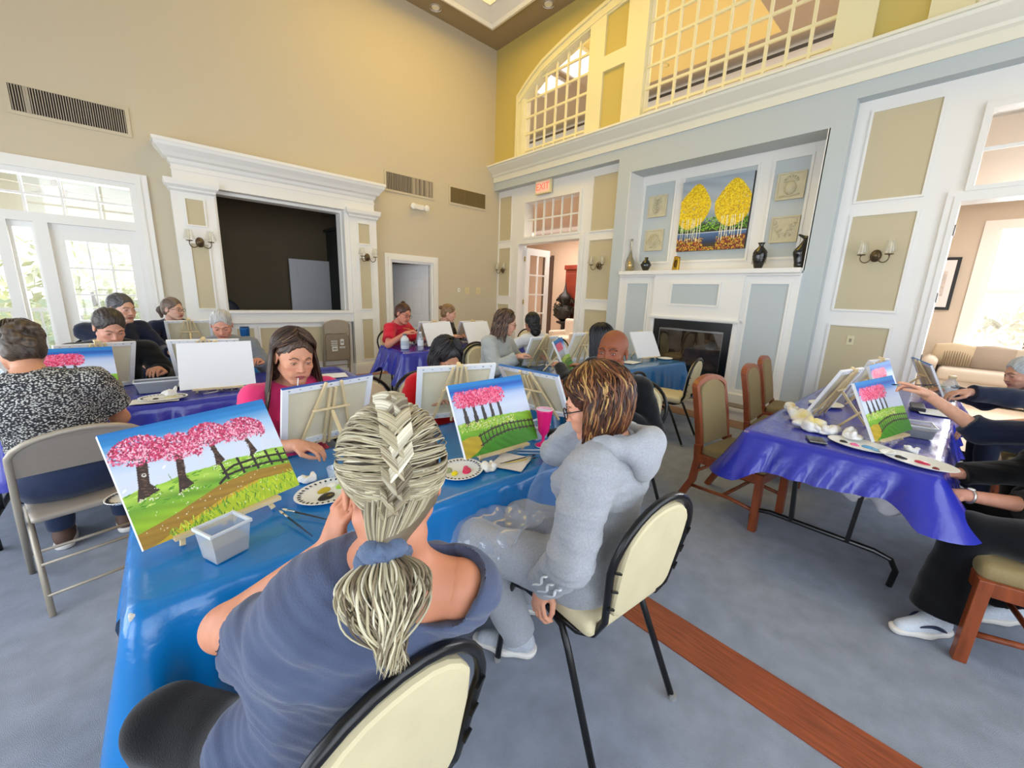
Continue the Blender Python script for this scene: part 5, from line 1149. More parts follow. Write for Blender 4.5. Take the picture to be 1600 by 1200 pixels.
def locks(H, R, k, parent, cols, n=220, L=.25, th0=(.1, .5), az=(-180, 180), rad=.0035, wave=.004, wf=3, push=.0, seed=0, lift=.012, grav=V3(0, 0, -1), part=0., m=18, face=62, name='hair_locks', back=0., spread=.0, tipin=0.):
    rs = np.random.RandomState(seed); T = np.linspace(0, 1, m); P = np.zeros((n, m, 3)); C_ = np.zeros((n, m, 3)); A = np.array([lin(c) for c in cols]); rad_ = np.zeros((n, m))
    ax = np.array([.075, .094, .083])+lift
    for i in range(n):
        a = R_(rs.uniform(*az)); th = rs.uniform(*th0); end = a
        if abs(math.degrees(a)) < face: end = math.copysign(R_(face+rs.uniform(0, 12)), a if a != 0 else 1)
        la = 1+rs.uniform(-.03, .05); Ls = L*rs.uniform(.78, 1.08); f_ = rs.uniform(.75, 1.25)*wf; ph = rs.rand()*6.28; sk = .16; N1 = T*(Ls+sk)
        tt = np.clip(N1/sk, 0, 1)
        aa = a+(end-a)*tt**.8; th_ = th+(1.62-th)*tt; x, y, z = np.sin(th_)*np.sin(aa), np.sin(th_)*np.cos(aa), np.cos(th_)
        p = np.stack([x*ax[0]+part*(1-tt), y*ax[1]-.018, z*ax[2]+.036], 1)*la; w = H+(p*k)@R.T
        ex = np.clip(N1-sk, 0, None)*k; w = w+ex[:, None]*grav+ex[:, None]*(R@V3(math.sin(end)*(push+spread*rs.randn()), math.cos(end)*(push)-back, 0))-((ex/(L*k+1e-6))**2*tipin)[:, None]*(R@V3(math.sin(end), math.cos(end), 0))*.05
        amp = wave*k*np.clip(N1/.06, 0, 1)
        w += (R@V3(math.cos(end), -math.sin(end), 0))[None]*(amp*np.sin(2*PI*f_*N1/.25+ph))[:, None]+(R@V3(math.sin(end), math.cos(end), 0))[None]*(amp*.6*np.cos(2*PI*f_*N1/.25+ph*1.3))[:, None]
        P[i] = w; c = A[rs.randint(len(A))]*rs.uniform(.75, 1.2); C_[i] = c; rad_[i] = rad*k*rs.uniform(.7, 1.3)*np.where(T < .9, 1, (1-T)/.1*.8+.2)*(.55+.45*np.clip(T/.15, 0, 1))
    V, Q = tubes(P, rad_, 5, .8); c = np.repeat(np.clip(C_, 0, 1).reshape(-1, 3), 5, 0)
    return link(name, npmesh('hair_locks', V, Q, True, c), hairmat('x', None), parent)
def glasses(H, R, k, parent, col='#17130f', w=.021, h=.017, r=.0016):
    m = MB(); W = lambda *p: H+R@(V3(*p)*k)
    for s in (-1, 1): m.tube([W(s*.033+w*math.cos(a)*(abs(math.cos(a))**-.2 if abs(math.cos(a)) > .05 else 1), .101, -.003+h*math.sin(a)) for a in np.linspace(0, 2*PI, 20)[:-1]], r*k, 5, closed=True); m.tube([W(s*(.033+w), .100, .004), W(s*.073, .075, .005), W(s*.080, -.005, .003), W(s*.079, -.02, -.012)], r*k, 5)
    m.tube([W(-.012, .101, .0), W(0, .105, .004), W(.012, .101, .0)], r*k, 5); g = m.build('glasses', mat('glasses frame '+col, col, .25), parent, smooth=True)
    for s in (-1, 1):
        l = MB(); n = 16; l.add([W(s*.033+w*.95*math.cos(a), .101, -.003+h*.95*math.sin(a)) for a in np.linspace(0, 2*PI, n+1)[:-1]], [tuple(range(n))]); l.build('lens', glassmat('lens', (1, 1, 1), .06), g)
    return g
def skinmat(name, rough=.5): return mat('skin', '#ffffff', rough, vcol=True, spec=.35, bump=.06, bscale=350)
def person(label, pelvis, head, face=90, pitch=10, roll_=0, body=None, hands=None, poles=None, skin='#d9a384', lip='#b5645c', brow='#3b2a20', female=True, hair=None, shirt=None, pants=None, shoe=None, k=1., girth=1., lod=1, sleeve='short', knees=None, ankles=None, handopt=None, iris='#3a2618', gaze=1., group=None, neck=None, shw=None, name='person', legs=True, facecols=True, shoulder_drop=0., shoulders=None, elbows=None, upper=.27, fore=.245):
    """all positions in world space; body = facing (deg) of the trunk"""
    root = None; H = V3(*head); R = headR(face, pitch, roll_); P = V3(*pelvis); body = face if body is None else body
    a = R_(body); f = V3(math.cos(a), math.sin(a), 0); r = V3(f[1], -f[0], 0); skull = H+R@(V3(0, -.025, -.085)*k)
    N = V3(*neck) if neck is not None else skull+nrm(P+V3(0, 0, .35)-skull)*.075*k
    u = nrm(N-P); fb = nrm(np.cross(u, r)); fb = fb if np.dot(fb, f) > 0 else -fb; RB = Raxes(r, fb, u); g = girth; sw = (shw or (.165 if female else .195))*k
    sh = {s: N+r*s*sw-u*(.065+shoulder_drop)*k-fb*.0 for s in (1, -1)}
    if shoulders: sh = {q_: V3(*shoulders[q_]) for q_ in shoulders}
    hd = hands or {}; fine = {0: .007, 1: .0055, 2: .0045}[lod]
    B = SDF()
    B.cap(skull, N-u*.03, .048*k*(1 if female else 1.15), .056*k, k=.03)
    B.ell(P, [.165*g*k, .125*g*k, .12*k], R=RB, k=.05); B.ell(P+(N-P)*.35, [.135*g*k, .105*g*k, .13*k], R=RB, k=.06); B.ell(P+(N-P)*.70, [.150*g*k, .108*g*k, .14*k], R=RB, k=.06)
    for s in (1, -1): B.cap(N-u*.035*k, sh[s], .052*k, .050*k, k=.05)
    if female: 
        for s in (1, -1): B.ell(P+(N-P)*.62+fb*.085*k*g+r*s*.065*k, [.055*k, .05*k, .055*k], k=.04)
    arms = {}; AH = []
    for s in (1, -1):
        w = V3(*hd[s]) if s in hd else sh[s]+f*.25-V3(0, 0, .28); pole = V3(*poles[s]) if poles and s in poles else r*s*.6-V3(0, 0, 1)-f*.3
        e, w = ik(sh[s], w, upper*k, fore*k, pole); e = V3(*elbows[s]) if elbows and s in elbows else e; w = V3(*hd[s]) if elbows and s in elbows else w; arms[s] = (sh[s], e, w)
    torso = B
    HS = SDF(); head_sdf(HS, H, R, k, female, gaze); HS.cap(skull+R@V3(0, 0, .02), N-u*.02, .047*k*(1 if female else 1.15), .054*k, k=.03)
    hv = {0: .0042, 1: .0032, 2: .0024}[lod]; V, Q = HS.mesh(hv); cols = face_cols(V, H, R, k, skin, lip, brow) if facecols else np.tile(lin(skin), (len(V), 1)); VV, QQ, CC = [V], [Q], [cols]; off = len(V)
    def addm(V, Q, c=None):
        nonlocal off
        VV.append(V); QQ.append(Q+off); CC.append(np.tile(lin(skin), (len(V), 1)) if c is None else c); off += len(V)
    addm(*torso.mesh(.014 if lod < 2 else .010))
    for s in (1, -1):
        S = SDF(); a_, e, w = arms[s]; S.cap(a_, e, .047*k*g, .038*k, k=.02); S.cap(e, w, .040*k, .026*k, k=.025)
        o = (handopt or {}).get(s, {}); d = V3(*o['d']) if 'd' in o else nrm(w-e)+V3(0, 0, -.2); n = V3(*o['n']) if 'n' in o else V3(0, 0, -1.)
        hand_sdf(S, w, d, n, -s if not o.get('flip') else s, o.get('curl', .45), k*(1 if female else 1.1), thumb=o.get('thumb', .5), point=o.get('point', 0)); V, Q = S.mesh(fine); c = np.tile(np.array(lin(skin)), (len(V), 1)); dd = np.linalg.norm(V-w, axis=1); c *= (1+.05*smooth_noise(V, 120, 2))[:, None]; c[dd > .03] *= 1; addm(V, Q, c)
    hips = {s: P+r*s*.085*k*g-V3(0, 0, .02) for s in (1, -1)}
    kn = {s: (V3(*knees[s]) if knees and s in knees else hips[s]+f*.40*k+r*s*.03+V3(0, 0, .03)) for s in (1, -1)}; an = {s: (V3(*ankles[s]) if ankles and s in ankles else V3(kn[s][0], kn[s][1], .09)-f*.03) for s in (1, -1)}
    if legs:
        S = SDF()
        for s in (1, -1): S.cap(hips[s], kn[s], .075*k*g, .052*k, k=.03); S.cap(kn[s], an[s], .052*k, .034*k, k=.02)
        addm(*S.mesh(.012))
    root = link(name, npmesh('body', np.concatenate(VV), np.concatenate(QQ), True, np.concatenate(CC)), skinmat('s')); tag(root, label, 'person', group)
    if lod and gaze > .3: eyes(H, R, k, root, iris)
    info = dict(H=H, R=R, k=k, N=N, u=u, fb=fb, r=r, f=f, P=P, sh=sh, arms=arms, hips=hips, kn=kn, an=an, RB=RB, root=root, g=g)
    if shirt:
        S = SDF(); t = shirt.get('t', .012)*k; S.ops += torso.inflate(t).ops[shirt.get('skip', 1):]; A = (sleeve if isinstance(sleeve, dict) else {1: sleeve, -1: sleeve})
        S2 = [o for o in S.ops]
        for s in (1, -1):
            a_, e, w = arms[s]; sl = A[s]; tt = t+shirt.get('loose', .006)
            if sl == 'long': S.cap(a_, e, .047*k*g+tt, .040*k+tt, k=.03); S.cap(e, e+(w-e)*.94, .041*k+tt, .029*k+tt*1.1, k=.02, cut=True)
            elif sl == 'short': S.cap(a_, a_+(e-a_)*shirt.get('frac', .72), .050*k*g+tt, .049*k*g+tt+.004, k=.03, cut=True)
            elif sl == 'elbow': S.cap(a_, e, .047*k*g+tt, .040*k+tt, k=.03); S.cap(e, e+(w-e)*.25, .041*k+tt, .039*k+tt, k=.02, cut=True)
        for c, rad in shirt.get('scoop', []): S.ell(V3(*c), rad, R=RB, k=.008, sub=True)
        if shirt.get('collar', 0): S.cap(N-u*.02, N+u*.02, .062*k, .060*k, k=.02, cut=True)
        S.cap(skull, N+u*.012, .052*k, .054*k, k=.006, sub=True)
        V, Q = S.mesh(.008 if lod < 2 else .0055); Nn = vnormals(V, Q); Lc = (V-P)@RB
        fold = shirt.get('fold', .004); fo = smooth_noise(Lc*[1, 1, 1.8], 22, 5)*fold+smooth_noise(Lc*[1, 1, 2.5], 55, 9)*fold*.4; V = V+Nn*fo[:, None]
        so = link(shirt.get('name', 'shirt'), npmesh('shirt', V, Q), shirt['m'], root); info['shirt'] = so
    if legs and pants:
        S = SDF(); t = pants.get('t', .010); S.ell(P-V3(0, 0, .0), [(.165*g)*k+t, .125*g*k+t, .11*k+t], R=RB, k=.05)
        fr = pants.get('frac', .97)
        for s in (1, -1):
            S.cap(hips[s], kn[s], .078*k*g+t, .056*k+t, k=.04)
            S.cap(kn[s], kn[s]+(an[s]-kn[s])*fr, .055*k+t, .042*k+t*1.5+pants.get('flare', 0), k=.02, cut=True)
        V, Q = S.mesh(.010 if lod < 2 else .007); Nn = vnormals(V, Q); V = V+Nn*(smooth_noise(V, 28, 4)*.005)[:, None]; link('trousers', npmesh('trousers', V, Q), pants['m'], root)
    if legs and shoe:
        for s in (1, -1): make_shoe(an[s], (info['f'] if not isinstance(shoe, tuple) else V3(*shoe[1])), root, shoe if not isinstance(shoe, tuple) else shoe[0])
    if hair: hair(info)
    return info
def make_shoe(an, f, parent, m, fine=False):
    f = nrm(V3(f[0], f[1], 0)); r = V3(f[1], -f[0], 0); R = Raxes(r, f, V3(0, 0, 1)); B = V3(an[0], an[1], 0)
    S = SDF(); W = lambda a, b, c: B+R@V3(a, b, c)
    S.cap(W(0, -.03, .055), W(0, .02, .065), .04, .04, k=.02); S.cap(W(0, .02, .06), W(.005, .15, .035), .042, .033, k=.03); S.cap(W(0, -.02, .08), W(0, -.01, .10), .036, .036, k=.02); S.plane(W(0, 0, .018), (0, 0, -1)); S.ell(W(0, 0, .13), [.028, .036, .03], R=R, k=.01, sub=True)
    V, Q = S.mesh(.006); up_ = link('shoe', npmesh('shoe', V, Q), m, parent)
    S = SDF(); S.cap(W(0, -.035, .03), W(0, .06, .025), .045, .043, k=.02); S.cap(W(0, .06, .025), W(.005, .17, .03), .045, .035, k=.03); S.plane(W(0, 0, .004), (0, 0, -1)); S.plane(W(0, 0, .034), (0, 0, 1)); V, Q = S.mesh(.006); link('sole', npmesh('sole', V, Q), mat('shoe sole', '#e9e4dc', .6), up_)
    L = MB()
    for i in range(5): y = .03+.02*i; L.tube([W(-.022, y, .098-.012*i), W(0, y+.008, .108-.013*i), W(.022, y+.016, .096-.012*i)], .0025, 5); L.tube([W(.022, y, .098-.012*i), W(0, y+.008, .108-.013*i), W(-.022, y+.016, .096-.012*i)], .0025, 5)
    L.build('laces', mat('navy laces', '#182033', .8), up_, smooth=True); return up_
def fabric(name, col, **q): q.setdefault('bump', .25); q.setdefault('bscale', 350); return mat('cloth '+name, col, .9, spec=.15, sheen=.2, noise=q.pop('noise', .04), scale=q.pop('scale', 30), **q)
# ================================================================ THE CAST
navy = lambda: fabric('navy', '#1b2136'); blackm = lambda: fabric('black', '#0b0b0f'); jeans = lambda: fabric('jeans', '#25304a')
def hz(style, cols, **q):
    def fn(I):
        H, R, k, root = I['H'], I['R'], I['k'], I['root']
        if style == 'short': haircap(H, R, k, root, cols, q.get('t', .010), 'short')
        elif style == 'bun':
            haircap(H, R, k, root, cols, .008, 'short'); b = q.get('at', (0, -.10, .07)); V, Q = SDF().ell(H+R@V3(*b), (.032, .030, .030)).mesh(.005); n = smooth_noise(V, 200, 2); V = V+vnormals(V, Q)*(n*.002)[:, None]
            c = np.tile(lin(cols[0]), (len(V), 1)); link('hair_bun', npmesh('hair_bun', V, Q, True, c), hairmat('x', None), root)
        elif style == 'pony':
            haircap(H, R, k, root, cols, .008, 'short'); p = [H+R@V3(0, -.11, .03), H+R@V3(0, -.15, .0)+V3(0, 0, -.03), H+R@V3(.01, -.13, -.05)+V3(0, 0, -.06)]
            S = SDF().cap(p[0], p[1], .02, .035, k=.02).cap(p[1], p[2], .035, .015, k=.03); V, Q = S.mesh(.005); c = np.tile(lin(cols[0]), (len(V), 1)); link('ponytail', npmesh('ponytail', V, Q, True, c), hairmat('x', None), root)
        elif style == 'long':
            haircap(H, R, k, root, cols, .010, 'long', rows=[((0, -.075, -.05), (.082, .045, .11))])
            locks(H, R, k, root, cols, q.get('n', 160), q.get('L', .28), rad=q.get('rad', .006), wave=q.get('wave', .004), face=q.get('face', 62), seed=3, lift=.016, push=q.get('push', .05), back=q.get('back', .08), tipin=q.get('tipin', 0), part=q.get('part', 0))
        if q.get('glasses'): glasses(H, R, k, root, q['glasses'])
    return fn
# 1. grey-braided woman nearest the camera (seen from behind)
def braid_hair(I):
    H, R, k, root = I['H'], I['R'], I['k'], I['root']; rs = np.random.RandomState(11)
    base = ['#6b5b4a', '#8f8068']
    haircap(H, R, k, root, ['#4d4034', '#7d6e58'], .004, 'top', vox=.003)
    A = np.array([lin(c) for c in ('#cfc6a8', '#b3a686', '#8f7f65', '#6a5a48', '#ddd5bc', '#a3957a', '#5e5042', '#c2b693')])
    ax = V3(.075, .094, .083)+.013; c0 = V3(0, -.018, .036); tie = V3(*P1TIE); tl = (R.T@(tie-H))/k; td = nrm((tl-c0)/ax)
    def sl(p_, q_, t): om = math.acos(np.clip(np.dot(p_, q_), -1, 1)); return (np.sin((1-t)*om)[:, None]*p_+np.sin(t*om)[:, None]*q_)/max(math.sin(om), .05)
    top = V3(0, math.cos(1.35), math.sin(1.35)); xt = np.clip(td[0], -.3, .3)
    def mid(u): b = R_(98)+R_(150)*u; return nrm(V3(xt*u, math.cos(b), math.sin(b)))
    m = 18; n = 1500; P = np.zeros((n, m, 3)); Cc = np.zeros((n, m, 3)); rad = np.zeros((n, m)); T = np.linspace(0, 1, m)
    for i in range(n):
        ph = rs.uniform(.0, 2.9) if i % 2 else rs.uniform(1.5, 2.95); s = rs.choice((-1, 1)); z0 = np.interp(ph, [0, .7, 1.3, 1.8, 2.4, 2.9], [.62, .45, .10, -.15, -.62, -.88]); cc = math.sqrt(1-z0*z0)
        st = V3(s*math.sin(ph)*cc, math.cos(ph)*cc, z0); u = np.clip(ph/2.0+rs.uniform(-.1, .12), .03, 1); en = nrm(mid(u)+V3(s*.05, 0, 0)*(u < .9)) if ph < 2.2 else td
        r0 = rs.uniform(0, .65)**1.3; q = sl(st, en, r0+(1-r0)*T); bul = 1+.045*np.sin((r0+(1-r0)*T)*PI)+rs.uniform(-.010, .020)*np.sin(T*PI)**.5; p = c0+q*ax*bul[:, None]; p += (rs.randn(3)*.0012)[None]*np.sin(T*9+rs.rand()*6)[:, None]; P[i] = H+(p*k)@R.T
        Cc[i] = (A[rs.randint(8)]*.6+A[7]*.3)*rs.uniform(.75, 1.1); rad[i] = .0021*rs.uniform(.6, 1.3)*np.minimum(1, .4+6*T)
    V, Q = tubes(P, rad, 5, .7); link('hair_strands', npmesh('hair_strands', V, Q, True, np.repeat(np.clip(Cc, 0, 1).reshape(-1, 3), 5, 0)), hairmat('x', None), root)
    m = 9; PP = []; CC = []; RR = []
    for j in range(9):
        for s in (-1, 1):
            bc = A[rs.randint(8)]
            for w in range(11):
                o = (w-5)/5*.009; pts = []
                for t in np.linspace(0, 1, m):
                    u = np.clip((j-.55+1.35*t)/8.6, 0, 1); wd = .027*(1-.30*u); x = s*(wd*(1-t)**1.1-.012*t); rr = 1.07+.05*math.sin(t*PI); pts.append(c0+(mid(u))*ax*rr+V3(x, o*.3, o))
                PP.append(H+(np.array(pts)*k)@R.T); CC.append(np.tile((bc*.6+A[rs.randint(8)]*.4)*rs.uniform(.7, 1.15), (m, 1))); RR.append(.0027*np.sin(np.linspace(.3, PI-.3, m))+.0006)
    V, Q = tubes(PP, np.array(RR), 6, .9); link('braid', npmesh('braid', V, Q, True, np.repeat(np.clip(np.array(CC).reshape(-1, 3), 0, 1), 6, 0)), hairmat('x', None), root)
    S = SDF(); S.cap(H+R@(V3(0, -.060, -.045)*k), tie, .034*k, .016, k=.02); S.cap(H+R@(V3(-.03, -.05, -.03)*k), tie, .03*k, .014, k=.02); S.cap(H+R@(V3(.035, -.05, -.03)*k), tie, .03*k, .014, k=.02)
    V, Q = S.mesh(.004); link('nape_hair', npmesh('nape_hair', V, Q, True, np.tile(lin('#6d5f4c'), (len(V), 1))), hairmat('x', None), root)
    n = 320; m = 12; T = np.linspace(0, 1, m)[:, None]; P = np.zeros((n, m, 3)); Cc = np.zeros((n, m, 3))
    for i in range(n):
        x = rs.uniform(-.75, .75); b = R_(rs.uniform(222, 246)); dr_ = nrm(V3(x, math.cos(b), math.sin(b))); a0 = c0+dr_*ax*1.02; e0 = tl+V3(x*.018, -.010, .006)
        q = a0*(1-T)+e0*T+(dr_*V3(1, 1, .4))[None]*(.008*np.sin(T*PI)); P[i] = H+(q*k)@R.T; Cc[i] = (A[rs.randint(8)]*.6+A[7]*.3)*rs.uniform(.7, 1.05)
    V, Q = tubes(P, .0021, 5, .7); link('nape_strands', npmesh('nape_strands', V, Q, True, np.repeat(np.clip(Cc, 0, 1).reshape(-1, 3), 5, 0)), hairmat('x', None), root)
    # scrunchie and ponytail
    d = nrm(V3(*P1TAIL)-tie)
    a1 = nrm(np.cross(d, (0.3, 1, 0))); a2 = np.cross(d, a1); ring_ = []
    for t in np.linspace(0, 2*PI, 48)[:-1]: q = .024+.004*math.sin(9*t); ring_.append(tie+a1*q*math.cos(t)+a2*q*math.sin(t)+d*.007*math.sin(7*t))
    sm = MB().tube(ring_, [.017+.004*math.sin(11*i/47*6.28) for i in range(47)], 10, closed=True).build('scrunchie', fabric('scrunchie', '#5b6a85', noise=.1, scale=60), root, smooth=True)
    n = 480; m = 20; T = np.linspace(0, 1, m); P = np.zeros((n, m, 3)); Cc = np.zeros((n, m, 3)); rad = np.zeros((n, m)); end = V3(*P1TAIL); up_ = nrm(V3(*P1OUT))
    side = nrm(np.cross(d, up_))
    for i in range(n):
        a = rs.rand()*6.28; q = math.sqrt(rs.rand()); le = rs.uniform(.62, 1.0); wv = rs.uniform(.006, .014); f1 = rs.uniform(1.2, 2.2); p1 = rs.rand()*6.28
        wid = .014+.066*np.sin(np.clip(T*1.25, 0, 1)*PI)**.8*(1-.45*T); t = T*le
        c_ = tie+(end-tie)*t[:, None]+up_[None]*(.030*np.sin(t*PI))[:, None]
        P[i] = c_+side[None]*(wid*q*math.cos(a)+wv*np.sin(f1*2*PI*t+p1)*t)[:, None]+up_[None]*(wid*.6*q*math.sin(a)+wv*.6*np.cos(f1*2*PI*t+p1)*t)[:, None]
        Cc[i] = A[[0, 1, 4, 5, 7, 2, 3, 0][rs.randint(8)]]*rs.uniform(.7, 1.15)*(.8+.25*math.sin(a)); rad[i] = .0019*rs.uniform(.6, 1.4)*np.where(T < .85, 1, (1-T)/.15+.1)
    V, Q = tubes(P, rad, 5, .8); link('ponytail', npmesh('ponytail', V, Q, True, np.repeat(np.clip(Cc, 0, 1).reshape(-1, 3), 5, 0)), hairmat('x', None), root)
P1TIE = (.236, .552, 1.085); P1TAIL = (.205, .455, .955); P1OUT = (-.35, -.6, .6)
tee = fabric('slate tee', '#4d5670', noise=.07, scale=12)
I1 = person('woman seen from behind with grey French braid, slate tee and blue scrunchie', (.17, .745, .57), (.298, .645, 1.160), face=76, pitch=26, roll_=2, body=74, neck=(.268, .60, 1.030), skin='#c98768', hands={-1: (.222, .770, .985), 1: (.22, .98, .78)}, k=1.04,
    shoulders={-1: (.120, .660, .905), 1: (.362, .525, .975)}, elbows={-1: (.045, .885, .820)}, poles={1: (.9, .2, -.4)}, handopt={-1: dict(d=(.25, -.1, 1), n=(.8, .0, .1), curl=.5), 1: dict(d=(-.8, .4, .1), n=(0, 0, -1), curl=.6)}, hair=braid_hair, girth=1.08, lod=2,
    shirt=dict(m=tee, t=.010, loose=.003, frac=.50, fold=.0075, name='tee_shirt', scoop=[((.30, .525, 1.035), (.10, .08, .085))]), pants=dict(m=blackm(), frac=.55), knees={-1: (-.07, .98, .58), 1: (.28, 1.06, .56)}, ankles={-1: (-.06, 1.02, .09), 1: (.30, 1.0, .09)}, shoe=blackm(), gaze=.2)
# 2. woman in the grey hoodie with a wavy bob
hood = fabric('grey marl', '#a6a8ae', noise=.10, scale=160)
def bob(I):
    H, R, k, root = I['H'], I['R'], I['k'], I['root']; cols = ['#4a2a1a', '#6a3c22', '#3a2015', '#8a5c34', '#75482a', '#b08a52', '#2c1810', '#5b3220', '#3f2417', '#54301e']
    haircap(H, R, k, root, ['#2a1710', '#5a3422'], .012, 'long', vox=.0035, rows=[((0, -.045, -.045), (.076, .05, .075))])
    locks(H, R, k, root, cols, 1200, .16, th0=(.05, 1.1), rad=.0030, wave=.009, wf=1.5, seed=5, lift=.020, push=.28, face=76, part=.02, tipin=1.2, m=24)
    glasses(H, R, k, root, '#101114', .022, .019, .0022)
I2 = person('woman in grey hooded sweatshirt and black glasses with wavy brown bob', (1.11, .76, .56), (1.10, .785, 1.148), face=122, pitch=20, roll_=0, body=104, skin='#e2a283', lip='#c06a66', hands={1: (1.29, .96, 1.0), -1: (.905, .80, .54)},
    elbows={1: (1.34, 1.15, .80)}, poles={-1: (-.5, -.5, -.3)}, handopt={-1: dict(d=(-.35, -.15, -.55), n=(.4, -.3, -.8), curl=.55), 1: dict(d=(-.05, -.25, .9), n=(-1, 0, 0), curl=.6)}, hair=bob, girth=1.1, lod=2, sleeve='long', neck=(1.125, .72, 1.035),
    shirt=dict(m=hood, t=.018, loose=.010, fold=.006, name='hooded_sweatshirt', collar=1), pants=dict(m=hood, t=.022), knees={-1: (.84, 1.09, .575), 1: (1.08, 1.16, .57)}, ankles={-1: (1.02, 1.02, .09), 1: (1.22, 1.16, .09)}, shoe=(mat('sneaker grey', '#b9bec6', .7, noise=.1, scale=60), (-.6, .8, 0)), iris='#4a5560')
S = SDF(); N = I2['N']; u, fb, r = I2['u'], I2['fb'], I2['r']
pts = [N+r*.095*math.cos(a)-fb*(.02+.10*math.sin(a))+u*(.035-.03*math.cos(a)**2) for a in np.linspace(-.35, PI+.35, 9)]
for a, b in zip(pts[:-1], pts[1:]): S.cap(a, b, .030, .030, k=.03)
S.ell(N-fb*.125-u*.03, (.09, .04, .075), R=I2['RB'], k=.05); V, Q = S.mesh(.006); V = V+vnormals(V, Q)*(smooth_noise(V, 45, 3)*.004)[:, None]; link('hood', npmesh('hood', V, Q), hood, I2['root'])
# three wavy white stripes on the forearm sleeve, dark wristband
a_, e, w = I2['arms'][-1]; d = nrm(w-e); out = nrm(V3(-1, -.75, .5)-d*np.dot(V3(-1, -.75, .5), d)); sd = np.cross(d, out)
for j in range(3):
    m = MB(); m.tube([e+d*(.03+t)+(out*math.cos(.36*(j-1))+sd*math.sin(.36*(j-1)+.10*math.sin(t*60)))*(.0745-.055*t) for t in np.linspace(0, .13, 12)], .006, 6, flat=.5); m.build('sleeve_stripe', mat('white stripe', '#f0f0f0', .6), I2['root'], smooth=True)
MB().tube([w-d*.012+(out*math.cos(t)+sd*math.sin(t))*.034 for t in np.linspace(0, 2*PI, 20)[:-1]], .010, 8, closed=True).build('wristband', mat('black band', '#101010', .4), I2['root'], smooth=True)
# clear plastic apron over the lap
n1, n2 = 40, 34; V = []
for i in range(n1):
    for j in range(n2):
        s, t = i/(n1-1), j/(n2-1); base = I2['N']*(1-t)+(.5*(I2['kn'][-1]+I2['kn'][1])+V3(0, 0, .0))*t
        zz = 1.03-.36*min(t/.45, 1)+(0 if t < .45 else -.02*(t-.45)); yy = .86+.06*min(t/.45, 1)+(.24*(t-.45)/.55 if t > .45 else 0)
        x = 1.08-.10*t+(s-.5)*(.26+.20*t); dd = abs(s-.5)*2; V.append((x-.30*(yy-.86), yy, zz-.13*dd**4*t-.02*dd**2))
V = np.array(V); i, j = np.meshgrid(np.arange(n1-1), np.arange(n2-1), indexing='ij'); Q = np.stack([i*n2+j, (i+1)*n2+j, (i+1)*n2+j+1, i*n2+j+1], -1).reshape(-1, 4); V = V+vnormals(V, Q)*(smooth_noise(V, 30, 2)*.012+smooth_noise(V, 80, 4)*.006)[:, None]
link('plastic_apron', npmesh('plastic_apron', V, Q), glassmat('clear plastic', (.93, .95, 1), .10, .12, '#dfe8f6', .22), I2['root'])
# 3. long-haired woman in pink
I3 = person('woman in bright pink top with long brown highlighted hair, painting', (.52, 2.27, .56), (.50, 2.09, 1.175), face=-86, pitch=14, roll_=-4, body=-88, skin='#c98d6e', lip='#a85a56', brow='#2c1c14', hands={1: (.42, 1.83, .83), -1: (.82, 1.90, .83)}, poles={1: (-.8, .2, -.6), -1: (.8, .2, -.6)},
    hair=None, lod=2, sleeve='short', shirt=dict(m=fabric('hot pink', '#e23a72'), t=.010, frac=.8, name='pink_top'), pants=dict(m=jeans()), gaze=.55, handopt={-1: dict(d=(-.7, -.7, .1), curl=.6)})
H, R, k, rt_ = I3['H'], I3['R'], I3['k'], I3['root']; cols3 = ['#33241c', '#443025', '#5a4232', '#7a614b', '#4a3629', '#3a281e', '#2c1f18']
haircap(H, R, k, rt_, ['#2a1c15', '#5a4232'], .005, 'long', vox=.0035, rows=[((0, -.075, -.06), (.085, .05, .12))]); locks(H, R, k, rt_, cols3, 700, .28, th0=(.02, .8), rad=.0030, wave=.003, wf=1.1, seed=8, lift=.016, push=.16, face=84, m=22, back=.02)
MB().tube([H+R@V3(.012, .098, -.068), H+R@V3(.03, .15, -.10)], .0022, 6).build('straw', mat('white stick', '#eeeeee', .4), rt_)
# 4. black-haired woman in red
person('black-haired woman in red, head bowed behind her canvas', (1.45, 2.34, .56), (1.385, 2.15, 1.09), face=-92, pitch=34, body=-95, skin='#b9876a', hair=hz('long', ['#0d0c0e', '#1e1c20', '#2a282c'], n=260, L=.20, rad=.005, back=.1), lod=1, hands={1: (1.2, 2.05, .85), -1: (1.55, 2.02, .85)}, shirt=dict(m=fabric('red', '#c4161e'), t=.012, frac=.8, name='red_top'), pants=dict(m=jeans()), gaze=.3)
# 5. bald man
I5 = person('bald brown-skinned man in black looking over the canvas', (2.30, 1.50, .56), (2.05, 1.37, 1.185), face=196, pitch=0, body=172, skin='#83482e', lip='#7a3f36', brow='#2a1812', female=False, k=1.10, hair=None, lod=2, hands={-1: (1.94, 1.22, .86), 1: (1.92, 1.62, .90)}, poles={1: (.2, .9, -.5)}, handopt={1: dict(d=(-.6, .0, .4), n=(.2, -1, 0), curl=.6)}, sleeve='long', shirt=dict(m=blackm(), t=.014, name='black_jersey'), pants=dict(m=blackm()), shoe=blackm(), gaze=.55)
